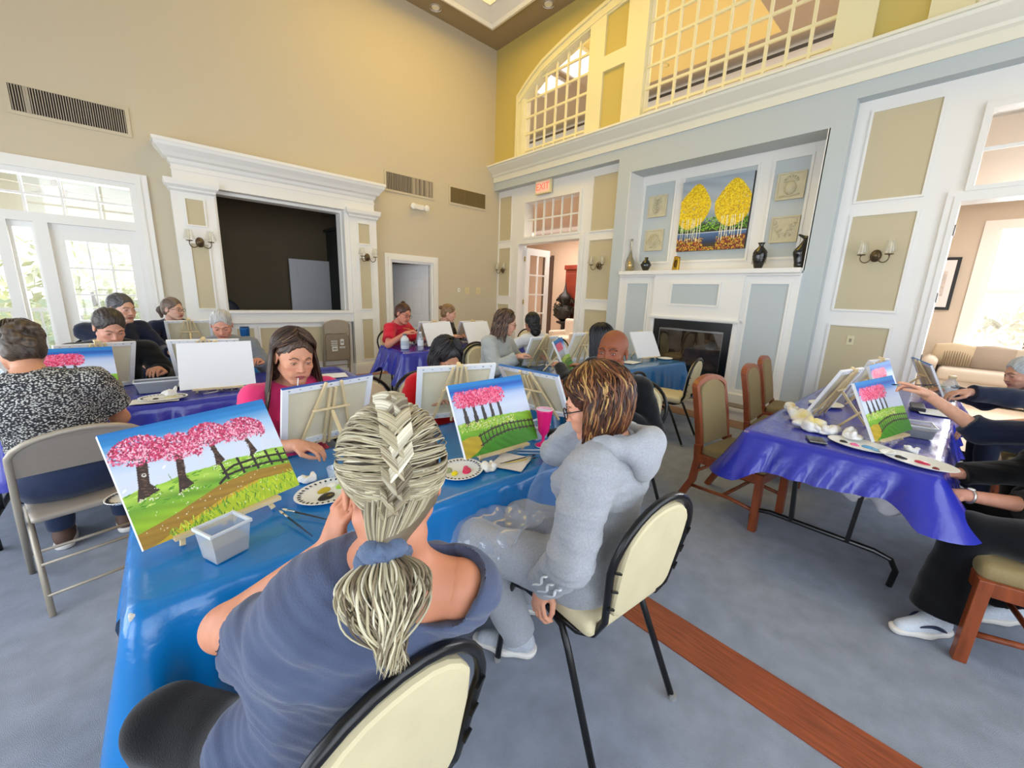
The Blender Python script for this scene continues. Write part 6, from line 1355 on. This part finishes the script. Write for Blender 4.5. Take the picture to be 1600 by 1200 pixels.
# 6. woman in the patterned top, from behind
def cow(I):
    H, R = I['H'], I['R']; haircap(H, R, I['k'], I['root'], ['#261d18', '#57483b'], .010, 'short', vox=.004); S = SDF(); rs = np.random.RandomState(6)
    for i in range(16): a = i/16*5.6; S.ell(H+R@V3(.045*math.cos(a)*(1-.3*(i % 2)), -.095-.012*(i % 3), .035+.045*math.sin(a)*(1-.3*(i % 2))), (.026, .018, .024), R=R@axang((0, 1, 0), a), k=.008)
    V, Q = S.mesh(.005); L = (V-H)@R; n = smooth_noise(L, 160, 2); V = V+vnormals(V, Q)*(n*.002)[:, None]; w = np.clip(.5+.5*n, 0, 1)[:, None]; link('hair_bun', npmesh('hair_bun', V, Q, True, np.array(lin('#2a201a'))*(1-w)+np.array(lin('#6b5a4a'))*w), hairmat('x', None), I['root'])
    locks(H, R, I['k'], I['root'], ['#3a2f28', '#5f5144', '#2a211c'], 260, .0, th0=(.25, 1.5), rad=.0022, wave=.0, seed=4, lift=.011, face=60)
pm = bpy.data.materials.new('black white speckled cloth'); pm.use_nodes = True; Nn_, Ll_ = pm.node_tree.nodes, pm.node_tree.links
vo = Nn_.new('ShaderNodeTexVoronoi'); vo.inputs['Scale'].default_value = 105; mp_ = Nn_.new('ShaderNodeMapping'); mp_.inputs['Scale'].default_value = (1, 1, 1.9); tc_ = Nn_.new('ShaderNodeTexCoord'); Ll_.new(tc_.outputs['Object'], mp_.inputs[0]); Ll_.new(mp_.outputs[0], vo.inputs['Vector'])
cr = Nn_.new('ShaderNodeValToRGB'); cr.color_ramp.elements[0].position = .30; cr.color_ramp.elements[0].color = (.62, .61, .56, 1); cr.color_ramp.elements[1].position = .5; cr.color_ramp.elements[1].color = (.02, .02, .025, 1); Ll_.new(vo.outputs['Distance'], cr.inputs[0]); Ll_.new(cr.outputs[0], Nn_['Principled BSDF'].inputs['Base Color']); Nn_['Principled BSDF'].inputs['Roughness'].default_value = .9
person('woman from behind in black and white speckled top on a metal folding chair', (-.36, 2.86, .55), (-.46, 2.93, 1.175), face=112, pitch=22, body=92, neck=(-.44, 2.85, 1.055), skin='#c98f6e', hair=cow, girth=1.18, lod=1, hands={-1: (-.66, 3.18, .86), 1: (-.20, 3.22, .86)}, poles={-1: (-1, -.1, -.9), 1: (.3, -.3, -1)}, shirt=dict(m=pm, t=.016, skip=2, frac=.62, name='speckled_top', fold=.005, loose=.012), pants=dict(m=jeans()), shoe=mat('brown shoe', '#5a4236', .7), gaze=.3, shw=.185)
# 7-10
person('older man in black jacket with swept dark hair, looking down', (-.25, 4.46, .56), (-.215, 4.28, 1.155), face=-72, pitch=30, body=-85, skin='#c69078', female=False, hair=hz('short', ['#1e1a18', '#4a403a'], t=.009), lod=1, k=1.08, sleeve='long', hands={1: (-.42, 4.08, .84), -1: (.02, 4.05, .84)}, shirt=dict(m=blackm(), t=.02, name='black_jacket', collar=1), pants=dict(m=blackm()), gaze=.4)
person('man in navy shirt seated with his back to the patio door', (-.34, 5.72, .58), (-.17, 5.52, 1.235), face=-52, pitch=10, body=-60, skin='#cfa08a', female=False, hair=hz('short', ['#353335', '#5f5c5c'], t=.008), lod=1, k=1.12, girth=1.15, sleeve='long', hands={1: (-.05, 5.1, .78), -1: (.15, 5.35, .80)}, shirt=dict(m=navy(), t=.016, name='navy_shirt'), pants=dict(m=navy()), gaze=.6)
person('woman with low ponytail, glasses and navy top by the niche pilaster', (.24, 6.50, .58), (.245, 6.33, 1.19), face=-40, pitch=6, body=-75, skin='#d3a58f', hair=hz('pony', ['#54463e', '#857263'], glasses='#3a2c26'), lod=1, k=1.06, sleeve='long', hands={1: (.06, 5.98, .84), -1: (.42, 6.05, .82)}, shirt=dict(m=navy(), t=.016, name='navy_top'), pants=dict(m=navy()), gaze=.7, lip='#a8504e')
person('grey-haired man in grey sweater looking down at his canvas', (.50, 4.50, .55), (.485, 4.36, 1.15), face=-100, pitch=26, body=-92, skin='#c98d76', female=False, hair=hz('short', ['#8a8784', '#c4c2be'], t=.007), lod=1, sleeve='long', hands={1: (.30, 4.12, .86), -1: (.70, 4.15, .84)}, shirt=dict(m=fabric('grey sweater', '#7d8288'), t=.02, name='grey_sweater'), pants=dict(m=jeans()), gaze=.4, brow='#6a5a50')
# 11-15
person('woman in red tee with glasses and upswept curly hair, holding a brush', (2.66, 5.50, .57), (2.66, 5.22, 1.185), face=-70, pitch=16, roll_=-8, body=-62, skin='#cf8a72', hair=hz('bun', ['#33221c', '#5f3c30'], at=(0, -.055, .135), glasses='#15100e'), lod=1, k=1.12, hands={1: (2.56, 4.96, .94), -1: (2.95, 5.05, .86)}, poles={1: (-.9, .2, -.8)}, shirt=dict(m=fabric('red tee', '#c81e38'), t=.012, frac=.75, name='red_tee'), pants=dict(m=navy()), gaze=.5, girth=1.1)
person('young woman with blonde-brown bun and black top, in profile', (3.50, 5.58, .57), (3.46, 5.30, 1.185), face=-38, pitch=14, body=-60, skin='#d9a58c', hair=hz('bun', ['#6a5038', '#9a7a55'], at=(0, -.138, .05)), lod=1, k=1.08, sleeve='long', hands={1: (3.4, 5.1, .85), -1: (3.6, 5.15, .85)}, shirt=dict(m=blackm(), t=.012, name='black_top'), pants=dict(m=blackm()), gaze=.4)
person('woman in pale grey sweatshirt with wire glasses and long brown hair', (2.80, 3.42, .56), (2.83, 3.24, 1.205), face=-38, pitch=16, body=-70, skin='#d09c84', hair=hz('long', ['#33241d', '#5c4436', '#7a5e4a'], n=200, L=.22, rad=.005, wave=.007, glasses='#8a6a4a', back=.15, face=74), lod=1, k=1.06, girth=1.1, sleeve='long', hands={1: (2.78, 2.98, .88), -1: (3.15, 3.1, .85)}, shirt=dict(m=fabric('pale grey', '#a9aca8'), t=.022, name='grey_sweatshirt', collar=1), pants=dict(m=jeans()), gaze=.6)
def capfn(I):
    haircap(I['H'], I['R'], 1.05, I['root'], ['#0c0c0e', '#1c1c20'], .016, 'long'); S = SDF(); S.ell(I['H']+I['R']@V3(0, -.018, .06), (.092, .11, .08), R=I['R']); S.plane(I['H']+I['R']@V3(0, 0, .04), -I['R'][:, 2]); S.cap(I['H']+I['R']@V3(-.04, .10, .045), I['H']+I['R']@V3(.04, .10, .045), .008, .008, k=.03); V, Q = S.mesh(.005); link('cap', npmesh('cap', V, Q), blackm(), I['root'])
    S = SDF().ell(I['H']+I['R']@V3(0, -.09, -.08), (.08, .05, .12), R=I['R']); V, Q = S.mesh(.006); V = V+vnormals(V, Q)*(smooth_noise(V, 90, 2)*.004)[:, None]; link('long_hair', npmesh('long_hair', V, Q, True, np.tile(lin('#100e10'), (len(V), 1))), hairmat('x', None), I['root'])
person('person from behind in black cap and white shirt at the far table', (3.90, 3.80, .56), (3.83, 3.86, 1.14), face=78, pitch=8, body=85, skin='#a8765a', hair=capfn, lod=0, hands={-1: (3.7, 4.3, .82), 1: (4.1, 4.3, .82)}, shirt=dict(m=fabric('white shirt', '#d8dade'), t=.016, name='white_shirt'), pants=dict(m=jeans()), gaze=.2)
person('woman with very long straight black hair from behind, beside the bald man', (2.98, 2.02, .56), (2.93, 2.10, 1.15), face=80, pitch=10, body=88, skin='#b98468', hair=hz('long', ['#0b0a0c', '#18171b', '#232228'], n=320, L=.34, rad=.006, wave=.003, back=.12, push=.02), lod=1, sleeve='long', hands={-1: (2.68, 2.33, .90), 1: (3.1, 2.4, .84)}, poles={-1: (-1, -.2, -.6)}, shirt=dict(m=blackm(), t=.012, name='black_top'), pants=dict(m=blackm()), gaze=.2)
# 16-18 at the right table
I16 = person('person in navy top reaching out with a brush to the fence painting', (3.45, -.78, .56), (3.38, -.62, 1.22), face=110, pitch=10, body=98, skin='#d9a184', female=False, hair=hz('short', ['#3a2c24', '#5a4638']), lod=2, sleeve={-1: 'elbow', 1: 'elbow'}, hands={-1: (3.21, .06, 1.03), 1: (3.66, -.1, .80)}, elbows={-1: (3.25, -.17, .87)}, handopt={-1: dict(d=(-.15, .6, .35), n=(-.3, .4, -.8), curl=.6, point=1)}, shirt=dict(m=navy(), t=.018, name='navy_top'), pants=dict(m=blackm()), gaze=.4)
I18 = person('person in black with folded hands, black wide trousers and white sneakers', (2.82, -.50, .56), (3.02, -.46, 1.24), face=100, pitch=12, body=103, skin='#c98e76', hair=hz('short', ['#2a2220', '#4a3c36']), lod=2, sleeve={1: 'long', -1: 'elbow'}, hands={-1: (2.76, -.15, .655), 1: (2.98, -.12, .69)}, elbows={-1: (2.90, -.37, .64), 1: (3.12, -.34, .74)}, handopt={1: dict(d=(-.5, .8, -.05), n=(0, .2, -1), curl=.4), -1: dict(d=(-.35, 1, -.05), n=(.1, 0, -1), curl=.3)}, shirt=dict(m=blackm(), t=.018, name='black_jacket'), pants=dict(m=blackm(), frac=.93, flare=.035, t=.02), girth=1.2, knees={-1: (2.66, -.19, .54), 1: (2.98, -.16, .54)}, ankles={-1: (2.60, -.17, .09), 1: (3.02, -.42, .09)}, shoe=(mat('white knit', '#cfd6e0', .8, noise=.08, scale=120), (-.75, .62, 0)), gaze=.4)
person('grey-haired person with dark sleeves holding a brush at the picture edge', (4.78, -.66, .56), (4.86, -.37, 1.055), face=118, pitch=18, body=100, skin='#c4937c', female=False, hair=hz('short', ['#8c9298', '#c4c8cc'], t=.008), lod=1, sleeve='long', hands={-1: (4.30, -.02, .93), 1: (4.95, -.02, .84)}, shirt=dict(m=navy(), t=.02, name='navy_jacket'), pants=dict(m=navy()), gaze=.5)
# ================================================================ SMALL THINGS ON THE TABLES
zt = TZ+.006
I = I2
def put(name, label, cat, x, y, z=zt, rz=0, group=None): return thing(name, label, cat, (x, y, z), rz, group)
def plate(label, x, y, rx=.115, ry=.09, rz=0, marks=True, blobs=(), tilt=0, z=zt, group='paper paint plates'):
    t = put('paint_plate', label, 'plate', x, y, z, rz, group); m = MB(); prof = [(.001, .001), (.70, .001), (.80, .006), (.97, .014), (1.0, .013), (.96, .010), (.78, .002), (.001, -.001)]
    n = 36; vs = []; fs = []
    for r_, h in prof:
        for k in range(n): a = 2*PI*k/n; vs.append((rx*r_*math.cos(a), ry*r_*math.sin(a), h+.001))
    for i in range(len(prof)-1):
        for k in range(n): l = (k+1) % n; fs.append((i*n+k, i*n+l, (i+1)*n+l, (i+1)*n+k))
    m.add(vs, fs).build('rim', mat('white paper plate', '#e6e6e2', .5), t, smooth=True)
    if marks:
        m = MB()
        for k in range(34):
            a = 2*PI*k/34; R0 = np.array([[math.cos(a), -math.sin(a), 0], [math.sin(a), math.cos(a), 0], [0, 0, 1]]); c = (rx*.87*math.cos(a), ry*.87*math.sin(a), .0115)
            m.ell(c, (.012 if k % 2 else .009, .0042, .0012), 8, 4, R0)
        o = m.build('rim_print', mat('navy print', '#151a2c', .5), t, smooth=True); o['kind'] = 'stuff'
    for k, (u, v, r_, c) in enumerate(blobs):
        rs_ = np.random.RandomState(k+3); V, Q = SDF().ell((u*rx, v*ry, .003), (r_, r_*.7, .006)).ell((u*rx+r_*.6, v*ry+r_*.2, .003), (r_*.6, r_*.4, .005)).mesh(.003); link('paint_blob', npmesh('paint_blob', V, Q), mat('paint '+c, c, .25), t)
    return t
plate('black-marked paint plate with ochre, green and black paint beside the braided head', .435, 1.475, .125, .10, .2, True, [(-.1, .25, .022, '#b9a22a'), (-.25, -.25, .028, '#241f1c'), (.4, .1, .02, '#9cc83c'), (.25, .45, .014, '#e8e6da')])
plate('black-marked paint plate with yellow and pink blobs right of the braided head', .93, 1.335, .115, .10, .6, True, [(-.35, .1, .016, '#e6d420'), (.0, -.3, .024, '#d8205a'), (-.2, .45, .02, '#8f9a72'), (.25, -.15, .012, '#e0447a')])
plate('black-marked paint plate with yellow paint on the left purple table', .02, 3.44, .13, .10, -.3, True, [(.2, .1, .03, '#d8cf9a'), (-.3, -.2, .015, '#222222')])
plate('black-marked plate edge showing past the left side of the cherry painting', -.135, 1.86, .06, .05, 1.2, True)
plate('marked paint plate in front of the woman in pink, by her canvas foot', .46, 2.03, .11, .08, .3, True, [(.1, .1, .02, '#e8447e'), (-.3, 0, .02, '#1c1c1c')])
plate('oval white plate with blue, black and pink paint on the right purple table', 2.86, .26, .15, .11, 1.35, False, [(-.3, -.1, .03, '#5f9fd0'), (.45, .1, .016, '#2a2a2a'), (.1, .1, .018, '#e06a9a'), (-.55, .0, .022, '#7fb4dc')])
plate('oval white plate with black and pink paint at the purple table corner', 2.80, .03, .155, .105, 1.2, False, [(.35, .1, .022, '#23262a'), (-.15, -.1, .026, '#c2304e'), (-.55, .2, .010, '#7a3038')])
plate('white plate behind the crumpled napkins on the right table', 3.85, .60, .13, .11, 0, False, [(.1, .1, .02, '#9a8f86')])
plate('white plate beside the blank canvas nearest the fireplace', 4.98, 2.52, .11, .09, 0, False)
plate('paint plate with yellow paint near the long black hair', 3.50, 2.78, .11, .09, .3, True, [(.1, .1, .03, '#d8c24a')])
plate('white plate on the small teal table beside the ponytailed woman', .26, 5.85, .12, .10, 0, False)
plate('marked plate beside the grey canvas back on the left purple table', .16, 3.82, .12, .09, 0, True)
def tub(label, x, y, sx=.055, sy=.055, h=.095, rz=0, water='#8f8c86', lvl=.55, z=zt):
    t = put('water_tub', label, 'container', x, y, z, rz, 'plastic brush-water tubs'); k = .82
    def shell(z0, z1, a0, a1, inset=0): return [(-sx*a0+inset, -sy*a0+inset, z0), (sx*a0-inset, -sy*a0+inset, z0), (sx*a0-inset, sy*a0-inset, z0), (-sx*a0+inset, sy*a0-inset, z0), (-sx*a1+inset, -sy*a1+inset, z1), (sx*a1-inset, -sy*a1+inset, z1), (sx*a1-inset, sy*a1-inset, z1), (-sx*a1+inset, sy*a1-inset, z1)]
    sides = [(0, 1, 5, 4), (1, 2, 6, 5), (2, 3, 7, 6), (3, 0, 4, 7)]
    m = MB(); m.add(shell(0, h, k, 1), [(0, 3, 2, 1)]+sides); m.build('wall', glassmat('cloudy tub', (.93, .94, .96), .10, .15, '#cfd3d8', .35), t, recalc=False)
    m = MB()
    for s in (-1, 1): m.box(-sx-.003, sx+.003, s*sy-.003, s*sy+.003, h-.006, h+.002); m.box(s*sx-.003, s*sx+.003, -sy-.003, sy+.003, h-.006, h+.002)
    m.build('rim', mat('tub rim', '#d0d4d8', .3), t, bevel=.001)
    w = k+(1-k)*lvl; m = MB(); m.add(shell(.003, h*lvl, k, w, .003), [(0, 3, 2, 1), (4, 5, 6, 7)]+sides); m.build('water', mat('murky water '+water, water, .15), t); return t
tub('clear square tub of murky grey water below the large cherry painting', .090, 1.295, .052, .042, .092, R_(22), '#a39b90', .50)
tub('small water tub hidden between the canvases and the pink goblet', 1.50, 1.44, .05, .05, .08, 0, '#7d8088')
tub('wide grey water tub near the patterned shoulder on the left table', .0, 3.72, .12, .06, .08, 0, '#5a5a5c', .8)
tub('grey water tub among brushes on the right table, under the reaching arm', 3.42, .06, .085, .06, .075, .2, '#6a6a6c', .7)
tub('grey water tub on the teal table in front of the slanted painting', 3.40, 2.93, .05, .05, .08, 0, '#6a6e74')
def crumple(label, x, y, s=.05, h=.04, seed=0, col='#eae8e4', spot=None, n=1, z=zt):
    t = put('crumpled_napkin', label, 'napkin', x, y, z, 0, 'crumpled paper napkins'); rs_ = np.random.RandomState(seed); S = SDF()
    for k in range(7): a = rs_.rand()*6.28; r_ = s*rs_.uniform(.3, .9); S.ell((r_*math.cos(a)*n, r_*math.sin(a), h*rs_.uniform(.25, .7)), (s*rs_.uniform(.25, .55), s*rs_.uniform(.15, .35), h*rs_.uniform(.3, .6)), R=np.array(Matrix.Rotation(rs_.rand()*3, 3, 'Z')@Matrix.Rotation(rs_.randn()*.7, 3, 'X')), k=.006)
    S.ell((0, 0, h*.2), (s*.8, s*.7, h*.3), k=.01); S.plane((0, 0, .001), (0, 0, -1)); V, Q = S.mesh(max(.0035, s*.07)); N_ = vnormals(V, Q); V = V+N_*(smooth_noise(V, 90, seed)*.0025+np.abs(smooth_noise(V, 150, seed+1))*.002)[:, None]
    c = np.tile(lin(col), (len(V), 1))
    if spot: w = np.exp(-((V[:, 0]**2+V[:, 1]**2)/(s*.45)**2))[:, None]*.8*(V[:, 2:3] > h*.3); c = c*(1-w)+np.array(lin(spot))*w
    link('paper', npmesh('paper', V, Q, True, c), mat('tissue', '#ffffff', .8, vcol=True), t); return t
crumple('crumpled napkin with yellow paint beside the plate, left of the braid', .40, 1.625, .034, .035, 1, spot='#d8b42a')
crumple('crumpled napkin by the foot of the five-tree painting', 1.04, 1.27, .04, .04, 2, '#e6e0d2')
crumple('yellow-stained crumpled napkin, farthest left of the heap on the right table', 3.42, .70, .07, .05, 3, spot='#e6c83a')
crumple('yellow-stained crumpled napkin in the middle of the heap on the right table', 3.15, .60, .085, .07, 4, spot='#e3d060')
crumple('large yellow-spotted crumpled napkin beside the canvas leg on the right table', 2.98, .50, .09, .075, 5, spot='#e6cf4a')
crumple('big white napkin sagging toward the table edge on the right table', 2.98, .44, .08, .05, 6)
crumple('white napkin fold lying on the blue-painted plate', 2.95, .30, .055, .055, 7, z=zt+.012)
crumple('small wad of tissue above the corner plate', 2.98, .06, .03, .035, 8)
crumple('white crumpled napkin between easels on the fireplace table', 3.30, 2.98, .07, .06, 9)
crumple('crumpled napkin on the plate of the left purple table', .06, 3.46, .04, .05, 10, z=zt+.012)
def sheet(label, x, y, w, h, rz, col='#e4e2e0', seed=0, name='paper_napkin'):
    t = put(name, label, 'napkin', x, y, zt, rz, 'flat paper napkins'); n = 16; X, Y_ = np.meshgrid(np.linspace(-w, w, n), np.linspace(-h, h, n)); Z_ = .004+.003*np.abs(smooth_noise(np.stack([X.ravel(), Y_.ravel(), np.zeros(n*n)], 1), 40, seed)); V = np.stack([X.ravel(), Y_.ravel(), Z_], 1)
    V = np.concatenate([V, V-[0, 0, .0015]]); i, j = np.meshgrid(np.arange(n-1), np.arange(n-1), indexing='ij'); Q = np.stack([i*n+j, i*n+j+1, (i+1)*n+j+1, (i+1)*n+j], -1).reshape(-1, 4); Q = np.concatenate([Q, Q[:, ::-1]+n*n])
    link('paper', npmesh('paper', V, Q), mat('napkin '+col, col, .85, noise=.05, scale=25), t); return t
sheet('flat paint-wiped napkin beside the five-tree painting', 1.17, 1.27, .085, .075, .5, '#e2dcd8')
sheet('white paper sheet on the left purple table end near the long-haired woman', 1.10, 3.62, .17, .10, -.2, '#dfe3ee', 2, 'paper_sheet')
sheet('paper lying near the plastic bottle on the right table', 4.30, .02, .12, .10, .2, '#e0e2e6', 3, 'paper_sheet')
sheet('napkin under the plate on the left purple table', -.02, 3.40, .12, .07, -.1, '#d8d4cc', 4)
sheet('paper beside the bald man on the fireplace table', 4.3, 2.6, .12, .08, .1, '#dfe2e8', 5, 'paper_sheet')
def brush(label, a, b, col='#8a2f2a', tip='#2c241e', r=.0028):
    t = thing('paint_brush', label, 'brush', a, 0, 'paint brushes'); a = V3(*a); d = V3(*b)-a
    MB().tube([(0, 0, 0), d*.3, d*.72], [r*.5, r, r*1.1], 7).build('handle', mat('brush handle '+col, col, .3), t, smooth=True)
    MB().tube([d*.72, d*.88], [r*1.2, r*1.3], 7).build('ferrule', mat('ferrule', '#c9c9c6', .25, .9), t, smooth=True)
    MB().tube([d*.88, d*.95, d], [r*1.3, r*1.4, r*.3], 7).build('bristles', mat('bristle '+tip, tip, .8), t, smooth=True)
z0 = zt+.005
brush('blue-tipped brush lying nearest, right of the grey water tub', (.30, 1.22, z0), (.255, 1.42, z0+.012), '#16263c', '#d8c49a')
brush('dark brush crossing beside the easel leg, right of the water tub', (.37, 1.28, z0), (.265, 1.43, z0+.010), '#1c1c24', '#e0d4b8')
brush('yellow-ferruled brush lying on the flat napkin by the five trees', (1.12, 1.26, z0+.008), (1.28, 1.22, z0+.008), '#e3c65a', '#3a2a2a')
brush('dark brush on the flat napkin, second of the pair', (1.10, 1.27, z0+.008), (1.30, 1.245, z0+.008), '#3a2c4a', '#3a2a2a')
brush('thin white brush beside the foot of the pink goblet', (1.28, 1.36, z0), (1.44, 1.24, z0), '#d9dde2', '#dcdcdc')
brush('second thin white brush nearer the table edge, by the goblet', (1.26, 1.33, z0), (1.40, 1.21, z0), '#c9d4e2', '#dcdcdc')
brush('brush held by the reaching hand against the fence painting', (3.16, .03, 1.10), (3.22, .22, 1.06), '#20242c', '#2a2a2a')
brush('brush held by the woman in red with glasses', (2.50, 4.93, 1.02), (2.66, 4.85, .98), '#d8a84a', '#553322')
brush('brush in the hand of the person at the far right end', (4.28, .05, .97), (4.22, .20, .90), '#20242c', '#2a2a2a')
for k in range(4): brush(['dark blue brush nearest the paint plate on the left purple table', 'pale grey brush beside the dark blue one on the left purple table', 'blue brush third from the paint plate on the left purple table', 'black brush nearest the blank canvas on the left purple table'][k], (.18+.05*k, 3.42+.02*k, z0), (.36+.04*k, 3.50-.01*k, z0), ['#1c2c5a', '#d8d8d8', '#2a3a6a', '#17171c'][k], '#2c241e')
# pink goblet
t = put('plastic_goblet', 'hot pink plastic goblet with white lined bowl on the teal table', 'cup', 1.44, 1.33); pk = mat('hot pink plastic', '#d8146e', .25)
MB().lathe([(.036, 0), (.040, .002), (.036, .008), (.012, .020), (.008, .030), (.008, .052), (.016, .062), (.028, .080), (.032, .12), (.041, .185), (.043, .195), (.039, .195), (.030, .12), (.01, .075), (.001, .07)], n=28).build('body', pk, t, smooth=True)
MB().lathe([(.0395, .185), (.0435, .197), (.0400, .1965), (.0375, .188)], n=28, cap=False).build('rim', mat('white plastic lining', '#e8e6ea', .3), t, smooth=True)
MB().lathe([(.0385, .190), (.0285, .12), (.012, .085), (.001, .083)], n=28, cap=False).build('lining', mat('white plastic lining', '#e8e6ea', .3), t, smooth=True)
MB().lathe([(.040, .0005), (.042, .003), (.040, .004)], n=28, cap=False).build('foot_rim', mat('white plastic lining', '#e8e6ea', .3), t, smooth=True)
t = put('small_cup', 'small clear plastic cup behind the plate, left of the braid', 'cup', .49, 1.58); MB().lathe([(.022, 0), (.030, .05), (.031, .052), (.0285, .05), (.020, .004)], n=20, cap=False).build('body', glassmat('clear cup', (.95, .97, 1), .15, .05, '#e6eef8', .2), t, smooth=True)
t = put('tumbler', 'blue lidded tumbler on the small teal table by the niche', 'tumbler', .92, 6.16); MB().lathe([(.04, 0), (.05, .02), (.055, .20), (.056, .21), (.05, .215)], n=20).build('body', mat('blue tumbler', '#1d5f9e', .3, .3), t, smooth=True); MB().lathe([(.052, .215), (.05, .23), (.001, .232)], n=20).build('lid', mat('tumbler lid', '#16406c', .4), t, smooth=True)
def bottle(label, x, y, h, r, body, lab, cap_, water=None):
    t = put('bottle', label, 'bottle', x, y); MB().lathe([(r*.9, 0), (r, .01), (r, h*.62), (r*.85, h*.72), (r*.4, h*.86), (r*.4, h*.92)], n=20).build('body', body, t, smooth=True)
    MB().lathe([(r*1.01, h*.25), (r*1.02, h*.26), (r*1.02, h*.55), (r*1.01, h*.56)], n=20, cap=False).build('label', mat('label '+lab, lab, .6), t, smooth=True); MB().lathe([(r*.45, h*.9), (r*.45, h), (.001, h)], n=16).build('cap', mat('cap '+cap_, cap_, .4), t, smooth=True)
    if water: MB().lathe([(r*.92, .004), (r*.93, h*.3), (.001, h*.3)], n=16).build('water', mat('dark water', '#3c4046', .2), t, smooth=True)
clr = glassmat('bottle plastic', (.95, .97, 1), .12, .05, '#dfe6ee', .25)
bottle('squat white bottle beside the woman in red with glasses', 2.50, 4.88, .20, .055, mat('white bottle', '#d9dde0', .4), '#b9c4cc', '#6a6f74')
bottle('clear water bottle at the corner of the far purple table', 2.62, 4.68, .24, .038, clr, '#dfe4ea', '#e8e8e8')
bottle('plastic bottle half full of dark water on the right table', 4.95, -.02, .22, .055, clr, '#c9ccd0', '#d8c49a', 1)
t = put('foil_packet', 'small black foil packet near the edge of the right table', 'packet', 2.76, .44, zt, .4); MB().box(-.06, .06, -.04, .04, 0, .008).build('packet', mat('black foil', '#17181c', .2, .3), t, bevel=.002); MB().box(-.06, -.05, -.04, .04, .008, .009).build('seal', mat('silver seal', '#b9bcc0', .3, .8), t)
t = put('marker_box', 'dark flat brush case beyond the reaching arm', 'case', 4.35, .12, zt, .1); MB().box(-.12, .12, -.04, .04, 0, .03).build('case', mat('dark case', '#20242c', .4), t, bevel=.005)
t = thing('plastic_bag', 'white plastic bag drooping from under the right purple table', 'bag', (2.92, .16, .50)); S = SDF().ell((0, .08, .0), (.07, .07, .10), k=.04).ell((0, -.07, -.01), (.07, .08, .11), k=.03).ell((.02, 0, .12), (.09, .16, .10), k=.04); V, Q = S.mesh(.01); V = V+vnormals(V, Q)*(smooth_noise(V, 50, 2)*.006)[:, None]; link('bag', npmesh('bag', V, Q), mat('white plastic', '#e2dfe2', .4), t)
t = thing('watch', 'pale metal wristwatch on the wrist of the person in black', 'watch', (0, 0, 0)); a_, e_, w_ = I18['arms'][-1]; d = nrm(w_-e_); o1 = nrm(np.cross(d, (0, 0, 1))); o2 = np.cross(d, o1)
MB().tube([w_-d*.02+(o1*math.cos(q)+o2*math.sin(q))*.031 for q in np.linspace(0, 2*PI, 24)[:-1]], .006, 6, closed=True).build('strap', mat('pale metal', '#d8cfc4', .3, .8), t, smooth=True); MB().ell(w_-d*.02+V3(0, 0, .034), (.014, .014, .005)).build('dial', mat('watch dial', '#e8e4dc', .2), t, smooth=True)
# navy swoosh on the visible sneaker
an = I18['an'][-1]; f_ = nrm(V3(-.75, .62, 0)); r_ = V3(f_[1], -f_[0], 0); 
for s in (-1, 1): MB().tube([V3(an[0], an[1], 0)+f_*(.00+.12*t)+r_*s*(.047-.030*t*t+.004)+V3(0, 0, .050+.022*math.sin(t*3.2)) for t in np.linspace(0, 1, 8)], [.004, .008, .009, .008, .006, .005, .004, .002], 6).build('logo_swoosh', mat('navy logo', '#1f2c48', .5), I18['root'], smooth=True)
